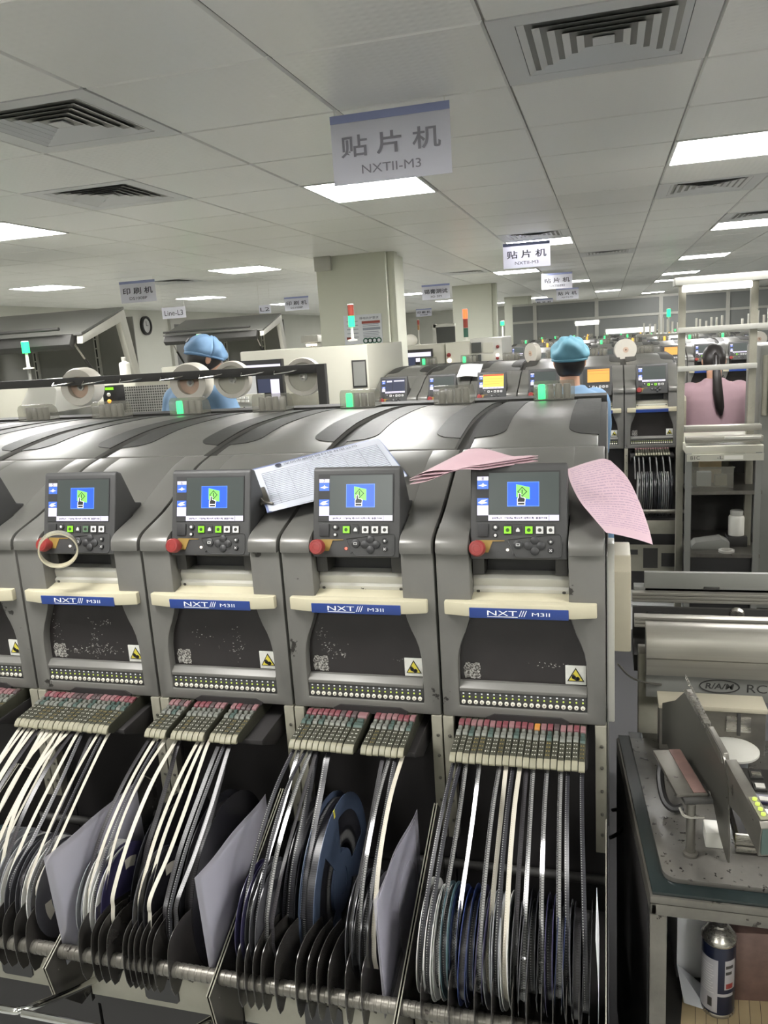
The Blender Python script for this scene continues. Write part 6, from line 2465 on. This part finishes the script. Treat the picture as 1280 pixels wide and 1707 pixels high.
# far dark board on a white frame
t = thing('partition_frame', 'white framed dark glazed partition beyond the solder paste sign', 'partition', (0, 0, 0))
mb = MB()
for rct in ((722, 540, 727, 580), (722, 540, 758, 545)):
    bx(mb, *rct, 11.5, 0.05)
link('frame', mb.mesh('frame', 'white'), t)
mb = MB()
q0, q1 = at(727, 545, Y=11.53), at(758, 544, Y=11.53)
mb.bb(q0.x, q1.x, 11.53, 11.54, 0.0, q0.z)
link('pane', mb.mesh('pane', 'glassdark'), t)
# glazed partition across the far end
t = thing('glazed_partition', 'long white glazed partition across the far end of the hall', 'partition', (0, 0, 0))
YP = 19.0
mb = MB()
for z in (1.78, 2.16):
    mb.bb(-2.1, 6.5, YP, YP + 0.06, z - 0.025, z + 0.025)
link('rail', mb.mesh('rail', 'white'), t)
for k in range(7):
    x = -1.6 + 1.35 * k
    mb = MB()
    mb.bb(x - 0.04, x + 0.04, YP - 0.01, YP + 0.07, 0, 2.2)
    link('mullion', mb.mesh('mullion', 'white'), t)
mb = MB()
mb.bb(-2.1, 6.5, YP + 0.02, YP + 0.03, 0, 2.16)
M['pane_grey'] = mat('grey_glazing', (128, 130, 128), 0.35)
link('pane', mb.mesh('pane', 'pane_grey'), t)
# far long work lights and racks of tubes
for (px0, py0, px1, py1, Y, lab) in ((1008, 557, 1092, 546, 14.2, 'long bright bench light over the far rows left of the work frame'), (957, 541, 1000, 537, 15.0, 'short far bench light above the standing worker')):
    a, b = at(px0, py0, Y=Y), at(px1, py1, Y=Y)
    t = thing('bench_light', lab, 'lamp', (0, 0, 0))
    mb = MB()
    mb.bb(a.x, b.x, Y, Y + 0.16, (a.z + b.z) / 2, (a.z + b.z) / 2 + 0.05)
    link('housing', mb.mesh('housing', 'white'), t)
    mb = MB()
    mb.bb(a.x + 0.02, b.x - 0.02, Y - 0.012, Y, (a.z + b.z) / 2 - 0.03, (a.z + b.z) / 2 + 0.045)
    link('tube', mb.mesh('tube', emis('tube_light', (255, 255, 250), 1.6)), t)
    for x in (a.x + 0.05, b.x - 0.05):
        mb = MB()
        mb.bb(x - 0.015, x + 0.015, Y + 0.06, Y + 0.09, 0, (a.z + b.z) / 2)
        link('post', mb.mesh('post', 'white'), t)
YT = 11.3
t = thing('tube_rack', 'far shelf holding upright white component tubes', 'rack', (0, 0, 0))
mb = MB()
zt = at(1180, 549, Y=YT).z
mb.bb(0.35, 2.6, YT - 0.05, YT + 0.2, zt - 0.05, zt - 0.02)
link('shelf', mb.mesh('shelf', 'white'), t)
for x in (0.4, 1.4, 2.5):
    mb = MB()
    mb.bb(x - 0.02, x + 0.02, YT, YT + 0.15, 0, zt - 0.05)
    link('post', mb.mesh('post', 'machine_grey'), t)
tr2 = random.Random(8)
x = 0.45
k = 0
mb = MB()
mb.bb(-0.012, 0.012, -0.012, 0.012, 0, 0.2)
ME_TUBE = mb.mesh('component_tube', 'whiteplastic', bevel=0.002)
while x < 2.5:
    if not (0.95 < x < 1.02 or 1.45 < x < 1.6):
        o = link('component_tube', ME_TUBE, None, (x, YT + 0.04, zt - 0.0195), (0, 0, 0), (1, 1, tr2.uniform(0.6, 1.25)))
        tag(o, 'upright white component tube, %s' % ('one of many alike on the far shelf'), 'tube', 'component tubes on the far shelf')
        k += 1
    x += tr2.uniform(0.04, 0.075)

# ------------------------------------------------------------------ right: work frame with bench, shelf and things
YW = 4.6
t = thing('light_gantry', 'pale aluminium work frame with a light tube on top, the pink worker behind it', 'frame', (0, 0, 0))
xl, xr = 0.372, 0.72
for x in (xl, xr):
    mb = MB()
    mb.bb(x - 0.018, x + 0.018, YW, YW + 0.04, 0.0, 1.79)
    link('post', mb.mesh('post', 'creampost', bevel=0.003), t)
mb = MB()
mb.bb(0.33, 1.15, YW - 0.06, YW + 0.10, 1.792, 1.832)
link('top_beam', mb.mesh('top_beam', 'white', bevel=0.004), t)
for z in (1.565, 1.365):
    mb = MB()
    mb.bb(xl - 0.02, xr + 0.02 if z < 1.5 else 1.1, YW - 0.012, YW - 0.001, z - 0.014, z + 0.014)
    link('cross_bar', mb.mesh('cross_bar', 'white', bevel=0.003), t)
mb = MB()
mb.bb(0.368, 0.70, YW - 0.05, YW - 0.01, 1.757, 1.790)
link('light_tube', mb.mesh('light_tube', emis('frame_tube', (255, 253, 245), 2.4), bevel=0.006), t)
# bench under the frame
t = thing('work_bench', 'pale work bench with rails in front of the pink worker', 'bench', (0, 0, 0))
for (z, h_, y0, y1, m_) in ((1.055, 0.03, 4.5, 4.56, 'alu'), (1.005, 0.03, 4.44, 4.5, 'alu'), (0.955, 0.04, 4.42, 4.99, 'machine_cream')):
    mb = MB()
    mb.bb(0.385, 0.757, y0, y1, z - h_ / 2, z + h_ / 2)
    link('rail' if m_ == 'alu' else 'top', mb.mesh('rail', m_, bevel=0.002), t)
mb = MB()
mb.bb(0.57, 0.74, 4.40, 4.42, 1.012, 1.022)
link('rod', mb.mesh('rod', 'white'), t)
mb = MB()
mb.bb(0.39, 0.757, 4.41, 4.42, 0.898, 0.934)
p = link('label_strip', mb.mesh('label_strip', 'machine_cream'), t)
lettering('B1C', 'dark', p, (0.43, 4.4095, 0.917), 0.045, 0.019)
lettering('-L', 'dark', p, (0.55, 4.4095, 0.917), 0.028, 0.017)
mb = MB()
mb.bb(0.57, 0.66, 4.4085, 4.41, 0.906, 0.926)
link('blank_label', mb.mesh('blank_label', 'whiteplastic', smooth=False), p)
for z in (0.74, 0.40):
    mb = MB()
    mb.bb(0.395, 0.757, 4.42, 4.985, z - 0.02, z)
    link('shelf', mb.mesh('shelf', 'oldsteel'), t)
for x in (0.40, 0.735):
    for y in (4.43, 4.97):
        mb = MB()
        mb.bb(x - 0.015, x + 0.015, y - 0.015, y + 0.015, 0.0, 0.94)
        link('leg', mb.mesh('leg', 'machine_grey'), t)
mb = MB()
mb.bb(0.41, 0.75, 4.95, 4.955, 0.03, 0.93)
link('back_sheet', mb.mesh('back_sheet', 'dark'), t)
mb = MB()
mb.bb(0.41, 0.72, 4.44, 4.94, 0.04, 0.375)
link('drawer_box', mb.mesh('drawer_box', 'black', bevel=0.004), t)
# clear bin with cartons
t = thing('clear_bin', 'clear plastic bin with small cartons on the bench shelf', 'bin', (0.53, 4.60, 0.7405))
mb = MB()
for a_ in ((-0.10, 0.10, -0.10, -0.097, 0.0, 0.11), (-0.10, 0.10, 0.097, 0.10, 0.0, 0.11), (-0.10, -0.097, -0.097, 0.097, 0.0, 0.11), (0.097, 0.10, -0.097, 0.097, 0.0, 0.11), (-0.097, 0.097, -0.097, 0.097, 0, 0.003)):
    mb.bb(*a_)
link('body', mb.mesh('tub', 'clear', smooth=False), t)
mb = MB()
for a_ in ((-0.105, 0.105, -0.106, -0.10, 0.105, 0.113), (-0.105, 0.105, 0.10, 0.106, 0.105, 0.113)):
    mb.bb(*a_)
link('rim', mb.mesh('rim', 'clear', smooth=False), t)
for (x, y, s, lab, m_) in ((0.49, 4.56, (0.07, 0.05, 0.075), 'small white carton at the left in the clear bin', 'paper'), (0.575, 4.57, (0.06, 0.05, 0.055), 'small cream carton at the right in the clear bin', 'cream'), (0.53, 4.65, (0.11, 0.05, 0.12), 'tall brown carton at the back of the clear bin', 'kraft')):
    mb = MB()
    mb.bb(-s[0] / 2, s[0] / 2, -s[1] / 2, s[1] / 2, 0, s[2])
    o = link('carton', mb.mesh('carton', m_, bevel=0.001), None, (x, y, 0.744))
    tag(o, lab, 'box')
# bottle, tape and tools on the middle shelf
t = thing('bottle', 'white jar standing on the lower shelf of the bench', 'bottle', (0.668, 4.62, 0.4005))
mb = MB()
mb.lathe([(0.04, 0), (0.042, 0.004), (0.042, 0.10), (0.038, 0.108), (0.03, 0.112)], (0, 0, 0.055), 'z', 24)
link('body', mb.mesh('body', 'whiteplastic', ang=50), t)
mb = MB()
mb.lathe([(0.034, 0.165), (0.034, 0.19), (0.03, 0.193), (0, 0.193)], (0, 0, 0), 'z', 22)
link('lid', mb.mesh('lid', 'white'), t)
mb = MB()
mb.bb(-0.05, 0.05, -0.05, 0.05, 0, 0.0545)
link('block', mb.mesh('base', 'dark', bevel=0.003), t)
t = thing('tool_tray', 'grey metal bracket lying on the lower shelf of the bench', 'tray', (0.53, 4.56, 0.4005))
mb = MB()
mb.prism([(-0.10, 0), (0.09, 0), (0.09, 0.04), (0.05, 0.06), (-0.08, 0.04), (-0.10, 0.02)], 'y', -0.06, 0.05)
link('body', mb.mesh('body', 'machine_grey', bevel=0.002), t)
mb = MB()
mb.lathe([(0.028, 0), (0.04, 0), (0.04, 0.012), (0.028, 0.012), (0.028, 0)], (0.07, -0.095, 0.0), 'z', 24)
o = link('tape_ring', mb.mesh('tape_ring', 'white'), None, (0.53, 4.56, 0.4005))
tag(o, 'small white tape ring on the lower shelf of the bench', 'tape ring')
# clear tube-guard machine at the right edge
t = thing('edge_machine', 'pale rounded machine corner with a small screen at the right edge', 'machine', (0, 0, 0))
mb = MB()
q0, q1 = at(1253, 577, Y=4.62), at(1253, 720, Y=4.62)
mb.prism([(0.765, 4.66), (1.7, 4.66), (1.7, 5.2), (0.80, 5.2), (0.765, 5.1)], 'z', 0.02, q0.z)
link('body', mb.mesh('body', 'machine_grey', bevel=0.015), t)
for x in (0.79, 0.82):
    mb = MB()
    mb.cyl((x, 4.645, 1.10), (x, 4.645, q0.z - 0.05), 0.014, n=14)
    link('column_tube', mb.mesh('column_tube', 'creampost'), t)
mb = MB()
mb.bb(0.838, 1.1, 4.64, 4.66, 1.10, q0.z - 0.06)
p = link('bezel', mb.mesh('bezel', 'creampost', bevel=0.004), t)
mb = MB()
mb.bb(0.846, 1.09, 4.632, 4.64, 1.13, q0.z - 0.09)
link('screen', mb.mesh('screen', 'glassdark'), p)

# small far machine with two round lamps between the far printer and the column
t = thing('press_machine', 'far white machine with two bright lamps between the far printer and the column', 'machine', (0, 0, 0))
q0, q1, q2 = at(501, 560, Y=11.0), at(529, 558, Y=11.0), at(501, 590, Y=11.0)
mb = MB()
mb.bb(q0.x, q1.x, 11.02, 11.6, 0.05, q2.z)
link('body', mb.mesh('body', 'machine_cream', bevel=0.01), t)
mb = MB()
mb.bb(q0.x, q1.x, 11.0, 11.5, q0.z - 0.1, q0.z)
mb.bb(q0.x + 0.1, q1.x - 0.1, 11.1, 11.4, q2.z, q0.z - 0.1)
link('head', mb.mesh('head', 'white', bevel=0.01), t)
for k in (0.4, 0.75):
    mb = MB()
    mb.lathe([(0.035, 0), (0.04, 0.03), (0, 0.03)], (q0.x + (q1.x - q0.x) * k, 11.02, q0.z - 0.15), 'z', 14)
    link('lamp', mb.mesh('lamp', 'lampwhite'), t)

mb = MB()
mb.prism([(-0.004, 1.2), (2.2, 1.2), (2.2, 4.3), (-0.004, 4.3)], 'z', 0.0, 0.008)  # added sheet, its dark colour stands in for the dim floor gap
tag(link('dark_sheet', mb.mesh('dark_sheet', mat('dark_sheet', (62, 61, 63), 0.7), bevel=0.002)), 'dark sheet added to darken the floor between the end machine and the table', 'mat')

# ------------------------------------------------------------------ people
M['skin'] = mat('skin', (196, 152, 126), 0.5, var=0.05, scale=12)
M['hair'] = mat('black_hair', (34, 30, 29), 0.4, var=0.2, scale=60, stretch=(30, 30, 3))
M['gown_blue'] = mat('blue_gown', (104, 134, 164), 0.8, var=0.08, scale=7, bump=0.9, bscale=11)
M['gown_pink'] = mat('pink_gown', (164, 136, 144), 0.8, var=0.06, scale=7, bump=0.9, bscale=11)
M['cap_blue'] = mat('blue_cap', (112, 146, 180), 0.7, var=0.08, scale=12, bump=0.3, bscale=30)
M['cap_teal'] = mat('teal_cap', (92, 142, 160), 0.7, var=0.08, scale=12, bump=0.3, bscale=30)
M['trousers'] = mat('dark_trousers', (52, 54, 62), 0.8)
M['eye'] = mat('eye_white', (220, 216, 210), 0.3)


def remesh(o, vox, it=4):
    m = o.modifiers.new('remesh', 'REMESH')
    m.mode = 'VOXEL'
    m.voxel_size = vox
    m.use_smooth_shade = True
    s = o.modifiers.new('smooth', 'SMOOTH')
    s.iterations = it
    s.factor = 0.5


def person(loc, rotz, sc, lab, gown, cap=None, elbows=((0.27, 0.02, 1.10), (-0.27, 0.02, 1.10)), hands=((0.22, 0.26, 1.02), (-0.22, 0.26, 1.02)), headturn=0.0, headbow=0.0, pony=False, sleeve_to=0.85):
    t = thing('person', lab, 'person', loc, rotz)
    t.scale = (sc, sc, sc)
    HM = Matrix.Translation((0, 0.01, 1.47)) @ Matrix.Rotation(headturn, 4, 'Z') @ Matrix.Rotation(-headbow, 4, 'X') @ Matrix.Translation((0, -0.01, -1.47))
    b = MB()
    for s in (-1, 1):
        b.tube([(s * 0.095, 0, 0.93), (s * 0.098, 0.01, 0.72), (s * 0.095, 0.02, 0.48), (s * 0.092, -0.005, 0.30), (s * 0.088, -0.015, 0.07)], [0.088, 0.080, 0.056, 0.054, 0.038], 14)
        b.tube([(s * 0.088, -0.05, 0.045), (s * 0.092, 0.04, 0.045), (s * 0.098, 0.13, 0.03), (s * 0.10, 0.17, 0.028)], [0.036, 0.042, 0.036, 0.022], 12)
    b.ball((0, 0, 0.95), (0.16, 0.11, 0.12), 20, 12)
    b.tube([(0, 0, 0.92), (0, 0.0, 1.06), (0, -0.005, 1.20), (0, -0.01, 1.32), (0, -0.005, 1.40)], [0.13, 0.118, 0.128, 0.125, 0.08], 20)
    b.ball((0, -0.005, 1.27), (0.165, 0.112, 0.15), 20, 12)
    b.tube([(-0.185, -0.005, 1.375), (0, -0.01, 1.41), (0.185, -0.005, 1.375)], [0.056, 0.062, 0.056], 14)
    b.tube([(0, -0.012, 1.38), (0, 0.005, 1.46), (0, 0.012, 1.53)], [0.060, 0.052, 0.054], 16)
    b.ball((0, 0.012, 1.615), (0.074, 0.094, 0.105), 24, 16, 0, HM)
    b.ball((0, 0.052, 1.555), (0.052, 0.052, 0.050), 18, 12, 0, HM)
    b.tube([(0, 0.104, 1.625), (0, 0.124, 1.588), (0, 0.100, 1.580)], [0.009, 0.014, 0.010], 8, 0, False, HM)
    b.tube([(-0.022, 0.096, 1.549), (0, 0.106, 1.550), (0.022, 0.096, 1.549)], 0.009, 8, 0, False, HM)
    for s in (-1, 1):
        b.ball((s * 0.077, 0.0, 1.60), (0.012, 0.022, 0.032), 10, 8, 0, HM)
    for s, e, h in ((1, elbows[0], hands[0]), (-1, elbows[1], hands[1])):
        sh, e, h = Vector((s * 0.19, -0.005, 1.375)), Vector(e), Vector(h)
        b.tube([sh, sh.lerp(e, 0.5), e], [0.052, 0.046, 0.038], 12)
        b.tube([e, e.lerp(h, 0.35), h], [0.038, 0.037, 0.025], 12)
        d = (h - e).normalized()
        side = Vector((s * -1.0, 0, 0))
        side = (side - d * side.dot(d)).normalized()
        dn = d.cross(side) * s
        if dn.z > 0:
            dn = -dn
        b.tube([h - d * 0.01, h + d * 0.035, h + d * 0.08], [0.024, 0.034, 0.034], 10)
        for q, (off, ln) in enumerate(((0.028, 0.066), (0.010, 0.074), (-0.009, 0.070), (-0.027, 0.056))):
            r0 = h + d * 0.075 + side * off
            b.tube([r0, r0 + d * ln * 0.45 + dn * 0.004, r0 + d * ln * 0.78 + dn * 0.018, r0 + d * ln * 0.95 + dn * 0.034], [0.0095, 0.009, 0.0085, 0.007], 8)
        r0 = h + d * 0.025 + side * 0.026
        b.tube([r0, r0 + side * 0.022 + d * 0.022 + dn * 0.008, r0 + side * 0.028 + d * 0.052 + dn * 0.018], [0.012, 0.0105, 0.0085], 8)
    o = link('body', b.mesh('body', 'skin'), t)
    remesh(o, 0.0085, 3)
    for s in (-1, 1):
        mb = MB()
        mb.ball((s * 0.030, 0.094, 1.618), (0.013, 0.009, 0.008), 12, 8, 0, HM)
        mb.ball((s * 0.030, 0.1012, 1.618), (0.0055, 0.004, 0.0055), 10, 8, 1, HM)
        link('eye', mb.mesh('eye', ['eye', 'black']), t)
    # gown
    g = MB()
    ringp = [(1.475, 0.070, 0.066), (1.455, 0.088, 0.078), (1.425, 0.165, 0.098), (1.385, 0.222, 0.116), (1.32, 0.232, 0.136), (1.22, 0.222, 0.142), (1.08, 0.214, 0.146), (0.95, 0.222, 0.156), (0.80, 0.236, 0.168), (0.64, 0.25, 0.18), (0.52, 0.256, 0.186)]
    n = 56
    vs, fs = [], []
    for j, (z, rx, ry) in enumerate(ringp):
        lo_ = min(1, max(0, (1.36 - z) / 0.5))
        for i in range(n):
            a = 2 * PI * i / n
            k = 1 + lo_ * (0.035 * math.sin(7 * a + 0.8 * j * 0.3) + 0.02 * math.sin(13 * a + 1.3))
            vs.append((rx * k * math.cos(a), -0.008 + ry * k * math.sin(a), z))
    for j in range(len(ringp) - 1):
        for i in range(n):
            fs.append((j * n + i, (j + 1) * n + i, (j + 1) * n + (i + 1) % n, j * n + (i + 1) % n))
    fs.append(tuple(range(n)))
    fs.append(tuple(range((len(ringp) - 1) * n, len(ringp) * n))[::-1])
    g.add(vs, fs)
    for s, e, h in ((1, elbows[0], hands[0]), (-1, elbows[1], hands[1])):
        sh, e, h = Vector((s * 0.178, -0.005, 1.365)), Vector(e), Vector(h)
        w_ = e.lerp(h, sleeve_to)
        m1 = sh.lerp(e, 0.5)
        g.ball((s * 0.172, -0.005, 1.365), (0.092, 0.086, 0.088), 18, 12)
        g.tube([sh, m1 + Vector((s * 0.01, 0, 0.0)), e + Vector((s * 0.004, -0.006, 0)), e.lerp(w_, 0.5), w_], [0.086, 0.084, 0.074, 0.064, 0.056], 16)
    o = link('gown', g.mesh('gown', gown), t)
    remesh(o, 0.0095, 5)
    mb = MB()
    for s in (-1, 1):
        mb.tube([(s * 0.095, 0, 0.90), (s * 0.098, 0.01, 0.72), (s * 0.095, 0.02, 0.48), (s * 0.092, -0.005, 0.30), (s * 0.088, -0.012, 0.075)], [0.104, 0.094, 0.074, 0.070, 0.062], 16)
    link('trousers', mb.mesh('trousers', 'trousers'), t)
    for s in (-1, 1):
        mb = MB()
        mb.tube([(s * 0.088, -0.062, 0.046), (s * 0.092, 0.04, 0.050), (s * 0.098, 0.13, 0.038), (s * 0.10, 0.185, 0.030)], [0.044, 0.050, 0.044, 0.026], 12)
        link('shoe', mb.mesh('shoe', 'black'), t)
    # hair
    def scalp(u, v, r=(0.081, 0.100, 0.113), c=(0, 0.008, 1.617)):
        th = 2 * PI * u
        front = max(0.0, math.sin(th))
        low = -0.95 + 1.35 * front ** 1.2
        ph = low + (PI / 2 - low) * v
        return HM @ Vector((c[0] + r[0] * math.cos(ph) * math.cos(th), c[1] + r[1] * math.cos(ph) * math.sin(th), c[2] + r[2] * math.sin(ph)))
    mb = MB()
    mb.grid(scalp, 40, 14, thick=-0.004)
    link('hair', mb.mesh('hair', 'hair', ang=180), t)
    if pony:
        mb = MB()
        mb.tube([HM @ Vector((0, -0.085, 1.635)), HM @ Vector((0, -0.125, 1.60)), Vector((0.0, -0.155, 1.50)), Vector((0.008, -0.165, 1.38)), Vector((0.024, -0.165, 1.27)), Vector((0.036, -0.16, 1.21))], [0.012, 0.022, 0.030, 0.036, 0.032, 0.010], 14)
        link('ponytail', mb.mesh('ponytail', 'hair'), t)
    if cap:
        mb = MB()
        rc_ = random.Random(int(sc * 1000))
        ph_ = [(rc_.uniform(0, 6), rc_.randint(3, 8), rc_.randint(2, 6)) for _ in range(5)]

        def dome(u, v):
            th = 2 * PI * u
            low = -0.30 - 0.18 * math.sin(th + PI)
            ph = low + (PI / 2 - low) * v
            k = 1 + (0.04 * sum(math.sin(a + b_ * th) * math.sin(c_ * ph + a) for a, b_, c_ in ph_)) * min(1, v * 4) * (1 if v < 0.95 else 0.3)
            pinch = 0.90 + 0.10 * min(1, v * 7)
            return HM @ Vector((0.100 * k * pinch * math.cos(ph) * math.cos(th), 0.0 + 0.120 * k * pinch * math.cos(ph) * math.sin(th), 1.640 + 0.096 * k * math.sin(ph)))
        mb.grid(dome, 56, 20, thick=-0.003)
        link('cap', mb.mesh('cap', cap, ang=180), t)
        mb = MB()
        mb.grid(lambda u, v: HM @ (Vector((0.102 * math.cos(2 * PI * u) * 0.93, 0.121 * 0.93 * math.sin(2 * PI * u), 1.640 + 0.10 * math.sin(-0.30 - 0.18 * math.sin(2 * PI * u + PI)) + 0.002 + 0.012 * v))), 48, 1, thick=-0.002)
        link('cap_band', mb.mesh('cap_band', cap, ang=180), t)
        if cap == 'cap_blue':
            mb = MB()
            mb.box((0, 0, 0), (0.03, 0.004, 0.03), 0, None, HM @ Matrix.Translation((-0.01, -0.116, 1.672)) @ Matrix.Rotation(R(-20), 4, 'X'))
            link('cap_badge', mb.mesh('patch', 'dark', smooth=False), t)
    return t


q = at(325, 605, Y=4.15)
person((q.x, 4.15, 0), R(-20), 0.985, 'worker in blue cap and blue gown seen from behind at the left', 'gown_blue', 'cap_blue', headturn=R(-22), headbow=R(24), hands=((0.20, 0.30, 1.08), (-0.16, 0.32, 1.08)))
q = at(955, 605, Y=4.15)
person((q.x - 0.01, 4.15, 0), R(48), 0.905, 'worker in teal cap standing behind the right end of the near row', 'gown_blue', 'cap_teal', headturn=R(-46), headbow=R(6), elbows=((0.235, 0.04, 1.10), (-0.235, 0.04, 1.10)), hands=((0.15, 0.26, 1.05), (-0.15, 0.26, 1.05)))
q = at(1191, 600, Y=5.55)
person((q.x, 5.55, 0), R(0), 0.845, 'woman in pink gown with black ponytail, seen from behind at the right', 'gown_pink', None, elbows=((0.225, 0.03, 1.12), (-0.225, 0.03, 1.12)), hands=((0.20, 0.24, 1.0), (-0.20, 0.24, 1.0)), headbow=R(16), pony=True, sleeve_to=0.3)
